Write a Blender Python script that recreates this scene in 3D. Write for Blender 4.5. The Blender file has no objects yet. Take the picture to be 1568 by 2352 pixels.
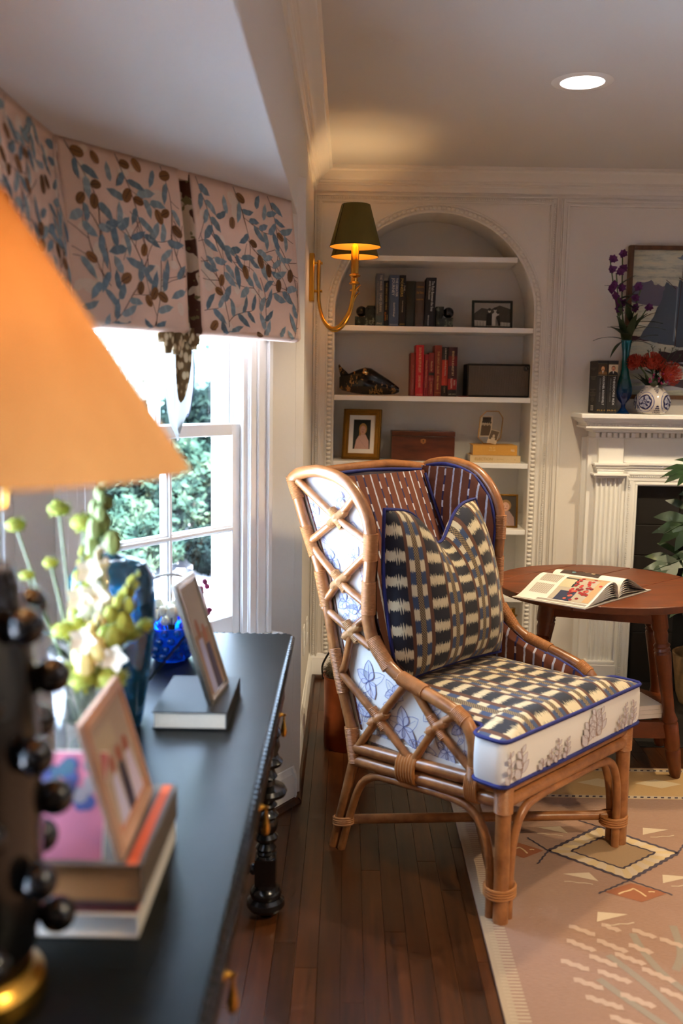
import bpy, bmesh, math, random
from mathutils import Vector, Matrix, Quaternion
R = math.radians
scene = bpy.context.scene
COL = scene.collection
V = Vector

# ------------------------------------------------------------------ camera
def cam_basis(pitch, yaw, roll):
    fwd = V((math.sin(yaw)*math.cos(pitch), math.cos(yaw)*math.cos(pitch), -math.sin(pitch)))
    right = V((math.cos(yaw), -math.sin(yaw), 0))
    up = right.cross(fwd)
    return (right*math.cos(roll) + up*math.sin(roll), -right*math.sin(roll) + up*math.cos(roll), fwd)
_r, _u, _f = cam_basis(R(7.4125), R(-0.2946), R(0.92))
cam_data = bpy.data.cameras.new('camera')
cam_data.sensor_fit = 'VERTICAL'
cam_data.sensor_height = 36.0
cam_data.lens = 36.0*2200.0/2352.0
cam_data.clip_start = 0.05
cam_data.clip_end = 200
cam_data.dof.use_dof = True
cam_data.dof.focus_distance = 3.45
cam_data.dof.aperture_fstop = 2.1
cam_data.dof.aperture_blades = 9
cam = bpy.data.objects.new('camera', cam_data)
m = Matrix.Identity(4)
for i in range(3):
    m[i][0] = _r[i]; m[i][1] = _u[i]; m[i][2] = -_f[i]
m.translation = V((0, 0, 1.42))
cam.matrix_world = m
COL.objects.link(cam)
scene.camera = cam

# ------------------------------------------------------------------ light and exposure
scene.view_settings.view_transform = 'Standard'
scene.view_settings.look = 'None'
scene.view_settings.gamma = 1.0
scene.view_settings.use_curve_mapping = False
scene.view_settings.exposure = 0.6
scene.cycles.use_denoising = True
scene.cycles.max_bounces = 8
scene.cycles.diffuse_bounces = 4
scene.cycles.use_adaptive_sampling = True
scene.cycles.adaptive_threshold = 0.06
scene.cycles.adaptive_min_samples = 16
scene.cycles.transparent_max_bounces = 12
scene.cycles.sample_clamp_indirect = 12.0
scene.cycles.caustics_refractive = False

world = bpy.data.worlds.new('sky')
scene.world = world
world.use_nodes = True
bg = world.node_tree.nodes['Background']
bg.inputs[0].default_value = (0.50, 0.70, 1.0, 1)
bg.inputs[1].default_value = 17.0

sun_d = bpy.data.lights.new('sun', 'SUN')
sun_d.energy = 190.0
sun_d.angle = R(1.0)
sun_d.color = (0.80, 0.92, 1.0)
sun = bpy.data.objects.new('sun', sun_d)
sun.rotation_euler = V((-0.16, 0.13, -0.98)).to_track_quat('-Z', 'Y').to_euler()
COL.objects.link(sun)

DOWNLIGHT_W = 62.0
SCONCE_W = 0.9
LAMP_W = 3.6

# ------------------------------------------------------------------ colour and material helpers
def lin(c):
    c = c/255.0
    return c/12.92 if c <= 0.04045 else ((c+0.055)/1.055)**2.4
def C(r, g, b):
    return (lin(r), lin(g), lin(b), 1.0)

class NT:
    """tiny node-tree helper"""
    def __init__(s, name):
        s.m = bpy.data.materials.new(name); s.m.use_nodes = True
        s.t = s.m.node_tree; s.n = s.t.nodes; s.l = s.t.links
        s.b = s.n['Principled BSDF']; s.out = s.n['Material Output']
    def put(s, sock, val):
        if hasattr(val, 'is_linked'): s.l.new(val, sock)
        elif val is not None: sock.default_value = val
    def math(s, op, a, b=None, c=None):
        n = s.n.new('ShaderNodeMath'); n.operation = op
        s.put(n.inputs[0], a)
        if b is not None: s.put(n.inputs[1], b)
        if c is not None: s.put(n.inputs[2], c)
        return n.outputs[0]
    def mix(s, f, a, b):
        n = s.n.new('ShaderNodeMix'); n.data_type = 'RGBA'
        s.put(n.inputs[0], f); s.put(n.inputs[6], a); s.put(n.inputs[7], b)
        return n.outputs[2]
    def noise(s, vec=None, scale=5, detail=3, rough=0.5, dim='3D'):
        n = s.n.new('ShaderNodeTexNoise'); n.noise_dimensions = dim
        n.inputs['Scale'].default_value = scale; n.inputs['Detail'].default_value = detail; n.inputs['Roughness'].default_value = rough
        if vec is not None: s.l.new(vec, n.inputs['Vector'] if dim != '1D' else n.inputs['W'])
        return n.outputs['Fac']
    def coord(s, kind='Object', scale=(1, 1, 1), rot=(0, 0, 0)):
        n = s.n.new('ShaderNodeTexCoord'); mp = s.n.new('ShaderNodeMapping')
        s.l.new(n.outputs[kind], mp.inputs[0]); mp.inputs['Scale'].default_value = scale; mp.inputs['Rotation'].default_value = rot
        return mp.outputs[0]
    def xyz(s, vec):
        n = s.n.new('ShaderNodeSeparateXYZ'); s.l.new(vec, n.inputs[0]); return n.outputs
    def ramp(s, f, stops):
        n = s.n.new('ShaderNodeValToRGB'); s.put(n.inputs[0], f)
        e = n.color_ramp.elements
        while len(e) < len(stops): e.new(0.5)
        for i, (p, c) in enumerate(stops): e[i].position = p; e[i].color = c
        return n.outputs[0]
    def bump(s, h, strength=0.2, dist=0.01):
        n = s.n.new('ShaderNodeBump'); n.inputs['Strength'].default_value = strength; n.inputs['Distance'].default_value = dist
        s.l.new(h, n.inputs['Height']); s.l.new(n.outputs[0], s.b.inputs['Normal'])
    def set(s, **k):
        names = dict(color='Base Color', rough='Roughness', metal='Metallic', trans='Transmission Weight', ior='IOR', coat='Coat Weight', sheen='Sheen Weight', emit='Emission Color', es='Emission Strength', alpha='Alpha', spec='Specular IOR Level')
        for a, v in k.items(): s.put(s.b.inputs[names[a]], v)
        return s.m

def plain(name, col, rough=0.5, metal=0.0, var=0.08, scale=30, bump=0.0, **k):
    """a colour with a little noise in tone and relief"""
    t = NT(name)
    f = t.noise(t.coord(), scale, 3)
    dark = tuple(c*(1-var) for c in col[:3])+(1,); light = tuple(min(1, c*(1+var)) for c in col[:3])+(1,)
    t.set(color=t.mix(f, dark, light), rough=rough, metal=metal, **k)
    if bump: t.bump(f, bump, 0.004)
    return t.m

def wood(name, dark, light, rough=0.35, scale=(3, 3, 3), grain=9, coat=0.0, rnd=False):
    t = NT(name)
    co = t.coord(scale=scale)
    if rnd:
        oi = t.n.new('ShaderNodeObjectInfo')
        ad = t.n.new('ShaderNodeVectorMath'); ad.operation = 'ADD'
        t.l.new(co, ad.inputs[0])
        cb = t.n.new('ShaderNodeCombineXYZ')
        t.l.new(t.math('MULTIPLY', oi.outputs['Random'], 37.0), cb.inputs[0]); t.l.new(t.math('MULTIPLY', oi.outputs['Random'], 91.0), cb.inputs[1])
        t.l.new(cb.outputs[0], ad.inputs[1]); co = ad.outputs[0]
    a = t.noise(co, grain, 6, 0.65)
    b = t.noise(co, grain*0.25, 2)
    f = t.math('ADD', t.math('MULTIPLY', a, 0.65), t.math('MULTIPLY', b, 0.45))
    col = t.ramp(f, [(0.32, dark), (0.72, light)])
    if rnd:
        col = t.mix(t.math('MULTIPLY', oi.outputs['Random'], 0.55), col, tuple(c*0.42 for c in dark[:3])+(1,))
    t.set(color=col, rough=rough, coat=coat)
    t.bump(a, 0.12, 0.002)
    return t.m

M = {}
M['paint'] = plain('white_paint', C(228, 223, 214), 0.38, var=0.02, scale=60, bump=0.03)
M['wall'] = plain('wall_paint', C(226, 220, 211), 0.55, var=0.02, scale=90, bump=0.05)
M['ceil'] = plain('ceiling_paint', C(218, 216, 214), 0.7, var=0.015, scale=120, bump=0.04)
M['trimwhite'] = plain('gloss_trim_paint', C(244, 243, 239), 0.28, var=0.015, scale=80)
M['black'] = plain('black_lacquer', C(12, 13, 15), 0.22, var=0.2, scale=40, coat=0.3)
M['blacktop'] = plain('black_tabletop', C(14, 18, 18), 0.38, var=0.15, scale=25, bump=0.02, spec=0.13)
M['brass'] = plain('brass', C(200, 150, 62), 0.24, 1.0, var=0.1)
M['gold'] = plain('antique_gold', C(150, 108, 45), 0.38, 1.0, var=0.25, scale=120)
M['copper'] = plain('aged_copper', C(160, 84, 48), 0.38, 1.0, var=0.35, scale=14, bump=0.1)
M['silver'] = plain('silver', C(205, 200, 190), 0.2, 1.0, var=0.05)
M['page'] = plain('paper_pages', C(222, 208, 186), 0.8, var=0.08, scale=200)
M['white'] = plain('white_paper', C(238, 234, 226), 0.6, var=0.02)
M['dark'] = plain('soot_black', C(16, 14, 13), 0.8, var=0.3, scale=20)
M['felt'] = plain('black_felt', C(18, 17, 18), 0.85, var=0.1)

def printmat():
    t = NT('printed_colour')
    a = t.n.new('ShaderNodeVertexColor'); a.layer_name = 'Col'
    f = t.noise(t.coord(), 300, 2)
    c = t.n.new('ShaderNodeMix'); c.data_type = 'RGBA'; c.blend_type = 'MULTIPLY'; c.inputs[0].default_value = 0.25
    t.l.new(a.outputs[0], c.inputs[6]); t.l.new(t.ramp(f, [(0.3, (0.7, 0.7, 0.7, 1)), (0.7, (1, 1, 1, 1))]), c.inputs[7])
    t.set(color=c.outputs[2], rough=0.7)
    return t.m
M['print'] = printmat()

def glassmat(name, col, dens=0.8, rough=0.03, gl=0.18):
    """coloured glass: tinted see-through body with a glossy skin"""
    t = NT(name)
    tr = t.n.new('ShaderNodeBsdfTransparent'); tr.inputs[0].default_value = col
    di = t.n.new('ShaderNodeBsdfTranslucent'); di.inputs[0].default_value = col
    df = t.n.new('ShaderNodeBsdfDiffuse'); df.inputs[0].default_value = col
    gs = t.n.new('ShaderNodeBsdfGlossy'); gs.inputs['Roughness'].default_value = rough
    m0 = t.n.new('ShaderNodeMixShader'); m0.inputs[0].default_value = 0.5
    t.l.new(di.outputs[0], m0.inputs[1]); t.l.new(df.outputs[0], m0.inputs[2])
    m1 = t.n.new('ShaderNodeMixShader'); m1.inputs[0].default_value = dens
    t.l.new(tr.outputs[0], m1.inputs[1]); t.l.new(m0.outputs[0], m1.inputs[2])
    fr = t.n.new('ShaderNodeFresnel'); fr.inputs[0].default_value = 1.45
    m2 = t.n.new('ShaderNodeMixShader')
    t.l.new(t.math('MULTIPLY_ADD', fr.outputs[0], 0.9, gl*0.3), m2.inputs[0]); t.l.new(m1.outputs[0], m2.inputs[1]); t.l.new(gs.outputs[0], m2.inputs[2])
    t.l.new(m2.outputs[0], t.out.inputs[0])
    return t.m
M['pane'] = glassmat('window_glass', (0.96, 0.985, 0.98, 1), 0.0, 0.0, 0.02)

# ------------------------------------------------------------------ mesh helpers
ORG = {}
class MB:
    def __init__(s): s.v = []; s.f = []; s.c = []; s.uv = []
    def add(s, vs, fs, col=None, uv=None):
        o = len(s.v); s.v += [tuple(p) for p in vs]
        s.uv += list(uv) if uv else [(0, 0)]*len(vs)
        for f in fs: s.f.append(tuple(i+o for i in f)); s.c.append(col)
        return s
    def box(s, x0, x1, y0, y1, z0, z1, col=None):
        return s.add([(x0, y0, z0), (x1, y0, z0), (x1, y1, z0), (x0, y1, z0), (x0, y0, z1), (x1, y0, z1), (x1, y1, z1), (x0, y1, z1)],
              [(0, 3, 2, 1), (4, 5, 6, 7), (0, 1, 5, 4), (1, 2, 6, 5), (2, 3, 7, 6), (3, 0, 4, 7)], col)
    def fbox(s, fn, a0, a1, b0, b1, c0, c1, col=None):
        """box in a local frame fn(a,b,c)"""
        P = [fn(a, b, c) for c in (c0, c1) for (a, b) in ((a0, b0), (a1, b0), (a1, b1), (a0, b1))]
        return s.add(P, [(0, 3, 2, 1), (4, 5, 6, 7), (0, 1, 5, 4), (1, 2, 6, 5), (2, 3, 7, 6), (3, 0, 4, 7)], col)
    def poly(s, pts, col=None): return s.add(pts, [tuple(range(len(pts)))], col)
    def prism(s, pts, d, col=None):
        n = len(pts); d = V(d)
        return s.add([V(p) for p in pts]+[V(p)+d for p in pts], [tuple(range(n-1, -1, -1)), tuple(range(n, 2*n))]+[(i, (i+1) % n, n+(i+1) % n, n+i) for i in range(n)], col)
    def grid(s, fn, nu, nv, cu=False, cv=False, col=None, uvs=None):
        vs = []; uv = []
        for j in range(nv + (0 if cv else 1)):
            for i in range(nu + (0 if cu else 1)):
                a, b = i/nu, j/nv
                vs.append(tuple(fn(a, b))); uv.append(uvs(a, b) if uvs else (a, b))
        w = nu + (0 if cu else 1); h = nv + (0 if cv else 1)
        fs = [(j*w+i, j*w+(i+1) % w, ((j+1) % h)*w+(i+1) % w, ((j+1) % h)*w+i) for j in range(nv) for i in range(nu)]
        return s.add(vs, fs, col, uv)
    def tube(s, pts, r, n=8, closed=False, col=None):
        pts = [V(p) for p in pts]; k = len(pts)
        rr = r if isinstance(r, (list, tuple)) else [r]*k
        up = None; vs = []
        for i in range(k):
            if closed: d = pts[(i+1) % k]-pts[i-1]
            else: d = pts[min(i+1, k-1)]-pts[max(i-1, 0)]
            if d.length < 1e-9: d = V((0, 0, 1))
            d.normalize()
            if up is None: up = d.orthogonal().normalized()
            else:
                up = up-d*up.dot(d)
                up = d.orthogonal().normalized() if up.length < 1e-6 else up.normalized()
            b = d.cross(up)
            for q in range(n):
                a = 2*math.pi*q/n
                vs.append(pts[i]+(up*math.cos(a)+b*math.sin(a))*rr[i])
        fs = [(i*n+q, i*n+(q+1) % n, ((i+1) % k)*n+(q+1) % n, ((i+1) % k)*n+q) for i in range(k if closed else k-1) for q in range(n)]
        if not closed: fs += [tuple(range(n-1, -1, -1)), tuple(range((k-1)*n, k*n))]
        return s.add(vs, fs, col)
    def lathe(s, prof, c=(0, 0, 0), n=24, axis=None, col=None, rf=None):
        """prof = [(r,z)...] about an axis through c"""
        c = V(c); M3 = axis.to_matrix() if axis else None
        vs = []
        for (r, z) in prof:
            for q in range(n):
                a = 2*math.pi*q/n; k = rf(a) if rf else 1
                p = V((r*k*math.cos(a), r*k*math.sin(a), z))
                vs.append(c+(M3 @ p if M3 else p))
        k = len(prof)
        fs = [(i*n+q, i*n+(q+1) % n, (i+1)*n+(q+1) % n, (i+1)*n+q) for i in range(k-1) for q in range(n)]
        if prof[0][0] > 1e-6: fs.append(tuple(range(n-1, -1, -1)))
        if prof[-1][0] > 1e-6: fs.append(tuple(range((k-1)*n, k*n)))
        return s.add(vs, fs, col)
    def ball(s, c, r, nu=12, nv=8, col=None, rot=None):
        r = r if isinstance(r, (tuple, list)) else (r, r, r); c = V(c)
        vs = [(0, 0, -1)]; fs = []
        for j in range(1, nv):
            b = math.pi*j/nv
            for i in range(nu):
                a = 2*math.pi*i/nu; vs.append((math.sin(b)*math.cos(a), math.sin(b)*math.sin(a), -math.cos(b)))
        vs.append((0, 0, 1)); t = len(vs)-1
        for i in range(nu):
            fs.append((0, 1+(i+1) % nu, 1+i)); fs.append((t, t-nu+i, t-nu+(i+1) % nu))
        for j in range(nv-2):
            for i in range(nu): fs.append((1+j*nu+i, 1+j*nu+(i+1) % nu, 1+(j+1)*nu+(i+1) % nu, 1+(j+1)*nu+i))
        out = []
        for v in vs:
            p = V((v[0]*r[0], v[1]*r[1], v[2]*r[2]))
            if rot: p = rot @ p
            out.append(c+p)
        return s.add(out, fs, col)
    def build(s, name, mat, parent=None, smooth=True, bevel=0, angle=38, solid=0, keep=False):
        me = bpy.data.meshes.new(name)
        if parent is not None: o = ORG[parent.name]
        elif keep: o = V((0, 0, 0))
        else:
            xs = [p[0] for p in s.v]; ys = [p[1] for p in s.v]; zs = [p[2] for p in s.v]
            o = V(((min(xs)+max(xs))/2, (min(ys)+max(ys))/2, min(zs)))
        me.from_pydata([(p[0]-o[0], p[1]-o[1], p[2]-o[2]) for p in s.v], [], s.f)
        if any(u != (0, 0) for u in s.uv):
            l = me.uv_layers.new(name='UVMap'); vi = [0]*len(me.loops); me.loops.foreach_get('vertex_index', vi)
            fl = []
            for i in vi: fl += [s.uv[i][0], s.uv[i][1]]
            l.data.foreach_set('uv', fl)
        if any(c is not None for c in s.c):
            at = me.color_attributes.new('Col', 'FLOAT_COLOR', 'CORNER')
            fl = []
            for p in me.polygons:
                c = s.c[p.index] or (1, 1, 1, 1)
                fl += list(c)*p.loop_total
            at.data.foreach_set('color', fl)
        if smooth:
            me.polygons.foreach_set('use_smooth', [True]*len(me.polygons))
            me.update()
            me.set_sharp_from_angle(angle=R(angle))
        me.materials.append(mat if not isinstance(mat, str) else M[mat])
        ob = bpy.data.objects.new(name, me); COL.objects.link(ob)
        if parent is not None: ob.parent = parent
        else: ob.location = o
        ORG[ob.name] = o
        if bevel:
            b = ob.modifiers.new('bevel', 'BEVEL'); b.width = bevel; b.segments = 2; b.limit_method = 'ANGLE'; b.angle_limit = R(40)
        if solid:
            b = ob.modifiers.new('solid', 'SOLIDIFY'); b.thickness = solid; b.offset = 0
        return ob

def tag(o, label=None, cat=None, group=None, kind=None):
    if label: o['label'] = label
    if cat: o['category'] = cat
    if group: o['group'] = group
    if kind: o['kind'] = kind
    return o
def thing(name, label, cat, loc, group=None):
    o = bpy.data.objects.new(name, None); COL.objects.link(o); o.location = loc; o.empty_display_size = 0.05
    ORG[o.name] = V(loc)
    return tag(o, label, cat, group)
def structure(name, loc=(0, 0, 0)):
    o = bpy.data.objects.new(name, None); COL.objects.link(o); o.location = loc; ORG[o.name] = V(loc)
    return tag(o, kind='structure')
def clone(src, parent, delta, name=None):
    o = src.copy(); COL.objects.link(o); o.parent = parent; o.location = src.location+V(delta)
    ORG[o.name] = ORG[src.name]
    return o
def smooth_path(pts, n=6):
    """Catmull-Rom through pts"""
    pts = [V(p) for p in pts]; out = []
    for i in range(len(pts)-1):
        p0 = pts[max(i-1, 0)]; p1 = pts[i]; p2 = pts[i+1]; p3 = pts[min(i+2, len(pts)-1)]
        for k in range(n):
            t = k/n
            out.append(0.5*((2*p1)+(p2-p0)*t+(2*p0-5*p1+4*p2-p3)*t*t+(3*p1-p0-3*p2+p3)*t**3))
    out.append(pts[-1]); return out

# ------------------------------------------------------------------ flat print (lettering, photographs, fabric print)
class PR:
    """flat coloured shapes in (x,y) laid on a surface by a mapping fn(x,y,lift)"""
    def __init__(s, fn): s.fn = fn; s.m = MB(); s.k = 0
    def P(s, x, y, k=1.0): return s.fn(x, y, 0.0006*k)
    def poly(s, pts, col, k=1.0): s.m.poly([s.P(x, y, k) for x, y in pts], col); return s
    def rect(s, x0, x1, y0, y1, col, k=1.0): return s.poly([(x0, y0), (x1, y0), (x1, y1), (x0, y1)], col, k)
    def ell(s, x, y, a, b, col, k=1.0, n=14, rot=0.0):
        cr, sr = math.cos(rot), math.sin(rot)
        return s.poly([(x+a*math.cos(t)*cr-b*math.sin(t)*sr, y+a*math.cos(t)*sr+b*math.sin(t)*cr) for t in [2*math.pi*i/n for i in range(n)]], col, k)
    def line(s, pts, w, col, k=1.0):
        n = len(pts)
        L = []; Rr = []
        for i, (x, y) in enumerate(pts):
            x0, y0 = pts[max(i-1, 0)]; x1, y1 = pts[min(i+1, n-1)]
            d = math.hypot(x1-x0, y1-y0) or 1; nx, ny = -(y1-y0)/d*w/2, (x1-x0)/d*w/2
            L.append((x+nx, y+ny)); Rr.append((x-nx, y-ny))
        for i in range(n-1): s.poly([L[i], L[i+1], Rr[i+1], Rr[i]], col, k)
        return s
    def text(s, txt, x, y, w, h, col, rot=0.0, k=1.0):
        """fit txt into w x h centred at x,y; rot in degrees"""
        vs, fs = glyphs(txt)
        if not vs: return s
        x0 = min(v[0] for v in vs); x1 = max(v[0] for v in vs); y0 = min(v[1] for v in vs); y1 = max(v[1] for v in vs)
        sx = w/(x1-x0); sy = h/(y1-y0); cr, sr = math.cos(R(rot)), math.sin(R(rot))
        out = []
        for a, b in vs:
            a = (a-(x0+x1)/2)*sx; b = (b-(y0+y1)/2)*sy
            out.append(s.P(x+a*cr-b*sr, y+a*sr+b*cr, k))
        s.m.add(out, fs, col); return s
    def build(s, name, parent): return s.m.build(name, M['print'], parent, smooth=False)
_gl = {}
def glyphs(txt):
    if txt not in _gl:
        cu = bpy.data.curves.new('t', 'FONT'); cu.body = txt; cu.resolution_u = 2
        ob = bpy.data.objects.new('t', cu); me = ob.to_mesh()
        _gl[txt] = ([(v.co.x, v.co.y) for v in me.vertices], [tuple(p.vertices) for p in me.polygons])
        ob.to_mesh_clear(); bpy.data.objects.remove(ob); bpy.data.curves.remove(cu)
    return _gl[txt]
def face_map(o, ax, ay):
    """mapping for a flat face: origin o, axes ax, ay (unit), normal ax x ay"""
    o, ax, ay = V(o), V(ax).normalized(), V(ay).normalized(); n = ax.cross(ay).normalized()
    return lambda x, y, h: o+ax*x+ay*y+n*h
# ================================================================== THE ROOM
D = 4.58          # face of the back wall
XL = -0.172       # face of the left wall
CZ = 2.42         # ceiling
BZ = 1.965        # ceiling of the bay
XR, YN = 4.2, -2.6

# ---- floor: narrow oak boards
M['oak'] = wood('stained_oak', C(34, 17, 6), C(90, 48, 18), 0.3, (26, 1.6, 8), 2.2, rnd=True)
fl = MB().box(-1.2, XR+0.1, YN-0.1, D+0.56, -0.12, -0.0125).build('floor', 'dark', keep=True)
tag(fl, kind='structure')
rnd = random.Random(4)
PW = 0.057
x_start = -0.11-6*PW
far_field = MB()
for i in range(-3, 75):
    x = x_start+i*PW
    y = YN-rnd.uniform(0, 1.2)
    while y < D:
        L = rnd.choice([0.45, 0.6, 0.8, 0.95, 1.1, 1.3])
        y0, y1 = max(y, YN), min(y+L, D)
        if y1-y0 > 0.01:
            near = (0 <= i < 16 and y1 > 1.75)
            if near:
                b = MB().box(x+0.0005, x+PW-0.0005, y0+0.0005, y1-0.0005, -0.013, rnd.uniform(-0.0006, 0)).build('plank', 'oak', fl, smooth=False)
            elif x < XR-PW: far_field.box(x+0.0005, x+PW-0.0005, y0+0.0005, y1-0.0005, -0.013, -0.0004)
        y += L
o = far_field.build('plank_field', 'oak', fl, smooth=False); tag(o, kind='stuff')

# ---- ceiling and shell
o = MB().box(XL-0.18, XR+0.1, YN-0.1, D+0.56, CZ, CZ+0.2).build('ceiling', 'ceil', keep=True, smooth=False); tag(o, kind='structure')
# ---- back wall with the arched niche and the fireplace opening
AX0, AX1 = -0.070, 0.866
ACX, AR = (AX0+AX1)/2, (AX1-AX0)/2
ASZ = 2.23-AR
FX0, FX1, FZ = 1.375, 2.575, 0.985
NB = 0.13         # bottom of the niche
DN = D+0.26       # back of the niche
w = MB()
def fq(x0, x1, z0, z1): w.poly([(x0, D, z0), (x1, D, z0), (x1, D, z1), (x0, D, z1)])
fq(XL-0.2, AX0, 0, CZ); fq(AX1, FX0, 0, CZ); fq(FX1, XR, 0, CZ); fq(FX0, FX1, FZ, CZ); fq(AX0, AX1, 0, NB)
arch = [(ACX-AR*math.cos(math.pi*i/48), ASZ+AR*math.sin(math.pi*i/48)) for i in range(49)]
for (xa, za), (xb, zb) in zip(arch, arch[1:]):
    w.poly([(xa, D, za), (xb, D, zb), (xb, D, CZ), (xa, D, CZ)])
o = w.build('wall_back', 'wall', keep=True, smooth=False); tag(o, kind='structure')
w = MB().box(XL-0.2, XR+0.1, D+0.42, D+0.55, -0.12, CZ+0.2)
o = w.build('wall_outer', 'wall', keep=True, smooth=False); tag(o, kind='structure')
# ---- left wall, header over the bay, right and near walls
w = MB().box(XL-0.18, XL, 3.155, D+0.5, -0.12, CZ+0.2)
o = w.build('wall_left', 'wall', keep=True, smooth=False); tag(o, kind='structure')
w = MB().box(XL-0.18, XL, -1.06, 3.155, BZ+0.004, CZ+0.1)
o = w.build('wall_header', 'wall', keep=True, smooth=False); tag(o, kind='structure')
w = MB().box(XL-0.18, XL, YN, -0.95, -0.12, CZ+0.2)
o = w.build('wall_left', 'wall', keep=True, smooth=False); tag(o, kind='structure')
o = MB().box(XR, XR+0.15, YN-0.15, D+0.5, -0.12, CZ+0.2).build('wall_right', 'wall', keep=True, smooth=False); tag(o, kind='structure')
w = MB().box(XL-0.2, XR+0.1, YN-0.15, YN, -0.12, CZ+0.2)
o = w.build('wall_near', 'wall', keep=True, smooth=False); tag(o, kind='structure')

# ---- the bay: canted window wall, long window wall, near cant
TD = V((0.472, 0.711, 0)).normalized()
NO = V((-TD.y, TD.x, 0))                     # outward of the canted wall
BC = V((-0.656, 2.21, 0))
def BW(a, o, z): return BC+TD*a+NO*(o)+V((0, 0, z))
XB = -0.785
def SW(a, o, z): return V((XB-(o-0.12), 2.27-a, z))      # long wall, a runs towards the camera
NC0 = V((-0.172, -0.95, 0)); NCT = (V((XB, -0.02, 0))-NC0).normalized(); NCN = V((-NCT.y, NCT.x, 0))
def NW(a, o, z): return NC0+NCT*a-NCN*(-(o-0.12))+V((0, 0, z))
def window_wall(name, fn, A0, A1, a0, a1, z0, z1, flip=False):
    w = MB()
    t = 0.14
    w.fbox(fn, A0, A1, 0.12, 0.12+t, -0.12, z0)
    w.fbox(fn, A0, A1, 0.12, 0.12+t, z1, BZ+0.12)
    w.fbox(fn, A0, a0, 0.12, 0.12+t, z0, z1)
    w.fbox(fn, a1, A1, 0.12, 0.12+t, z0, z1)
    o = w.build(name, 'wall', keep=True, smooth=False); tag(o, kind='structure'); return o
window_wall('wall_bay_far', BW, -0.05, 1.10, 0.135, 0.835, 0.60, 1.88)
window_wall('wall_bay_side', SW, -0.05, 2.35, 0.24, 2.0, 0.60, 1.88)
w = MB().fbox(NW, -0.02, 1.22, 0.12, 0.26, -0.12, BZ+0.12); o = w.build('wall_bay_near', 'wall', keep=True, smooth=False); tag(o, kind='structure')  # unseen cant, left windowless to keep daylight off the back wall
o = MB().prism([(XL-0.001, 3.5, BZ), (XL-0.001, -1.2, BZ), (XB-0.3, -0.1, BZ), (XB-0.3, 2.35, BZ)], (0, 0, 0.14)).build('ceiling_bay', 'ceil', keep=True, smooth=False)
tag(o, kind='structure')

def window(name, fn, a0, a1, z0, z1, cols, muntz_low, meet, cas_l=0.095, cas_r=0.09):
    """double-hung sash window; a0..a1 opening, pane grid cols x 2 per sash"""
    root = structure(name, fn((a0+a1)/2, 0.12, z0))
    w = MB()   # casing, stepped
    for (i0, i1, p) in ((0.0, 0.03, 0.012), (0.03, 0.07, 0.018), (0.07, 0.09, 0.028)):
        w.fbox(fn, a0-i1, a0-i0, 0.12-p, 0.121, z0, z1+i1); w.fbox(fn, a1+i0, a1+i1, 0.12-p, 0.121, z0, z1+i1)
        w.fbox(fn, a0-i1, a1+i1, 0.12-p, 0.121, z1+i0, z1+i1)
    w.build('casing', 'trimwhite', root, bevel=0.003)
    w = MB()   # jamb liner and stops
    for (x0, x1) in ((a0, a0+0.012), (a1-0.012, a1)): w.fbox(fn, x0, x1, 0.12, 0.26, z0, z1)
    for (x0, x1) in ((a0+0.012, a0+0.022), (a1-0.022, a1-0.012)): w.fbox(fn, x0, x1, 0.12, 0.132, z0, z1); w.fbox(fn, x0, x1, 0.168, 0.174, z0, z1)
    w.fbox(fn, a0, a1, 0.12, 0.26, z1-0.012, z1)
    w.build('jamb', 'trimwhite', root)
    w = MB().fbox(fn, a0-0.11, a1+0.11, 0.06, 0.135, z0-0.022, z0)
    w.fbox(fn, a0-0.085, a1+0.085, 0.10, 0.121, z0-0.09, z0-0.022); w.fbox(fn, a0, a1, 0.13, 0.30, z0-0.03, z0)
    w.build('window_sill', 'trimwhite', root, bevel=0.004)
    def sash(nm, o0, o1, zb, zt, bot, top, mz):
        s = MB(); st = 0.042; b0, b1 = a0+0.014, a1-0.014
        s.fbox(fn, b0, b0+st, o0, o1, zb, zt); s.fbox(fn, b1-st, b1, o0, o1, zb, zt)
        s.fbox(fn, b0+st, b1-st, o0, o1, zb, zb+bot); s.fbox(fn, b0+st, b1-st, o0, o1, zt-top, zt)
        so = s.build(nm, 'trimwhite', root, bevel=0.003)
        g0, g1, h0, h1 = b0+st, b1-st, zb+bot, zt-top
        om = (o0+o1)/2
        zs = [h0, mz, h1]; xs = [g0+(g1-g0)*i/cols for i in range(cols+1)]
        mu = MB(); mw = 0.011
        for x in xs[1:-1]:
            mu.fbox(fn, x-mw, x+mw, o0+0.002, o1-0.002, h0, h1); mu.fbox(fn, x-mw*0.45, x+mw*0.45, o0-0.004, o0+0.003, h0, h1)
        mu.fbox(fn, g0, g1, o0+0.003, o1-0.003, mz-mw, mz+mw); mu.fbox(fn, g0, g1, o0-0.004, o0+0.004, mz-mw*0.45, mz+mw*0.45)
        mu.build('muntin', 'trimwhite', so, bevel=0.002)
        for i in range(cols):
            for j in range(2):
                p = MB().add([fn(xs[i], om, zs[j]), fn(xs[i+1], om, zs[j]), fn(xs[i+1], om, zs[j+1]), fn(xs[i], om, zs[j+1])], [(0, 1, 2, 3)])
                p.build('pane', 'pane', so, smooth=False)
    sash('lower_sash', 0.134, 0.166, z0, meet+0.018, 0.075, 0.036, muntz_low)
    sash('upper_sash', 0.176, 0.208, meet-0.018, z1-0.012, 0.036, 0.05, (meet+z1)/2+0.0)
    return root
window('window_1', BW, 0.157, 0.812, 0.635, 1.86, 2, 0.985, 1.288)
window('window_2', SW, 0.26, 1.98, 0.635, 1.86, 5, 0.985, 1.288)

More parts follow.
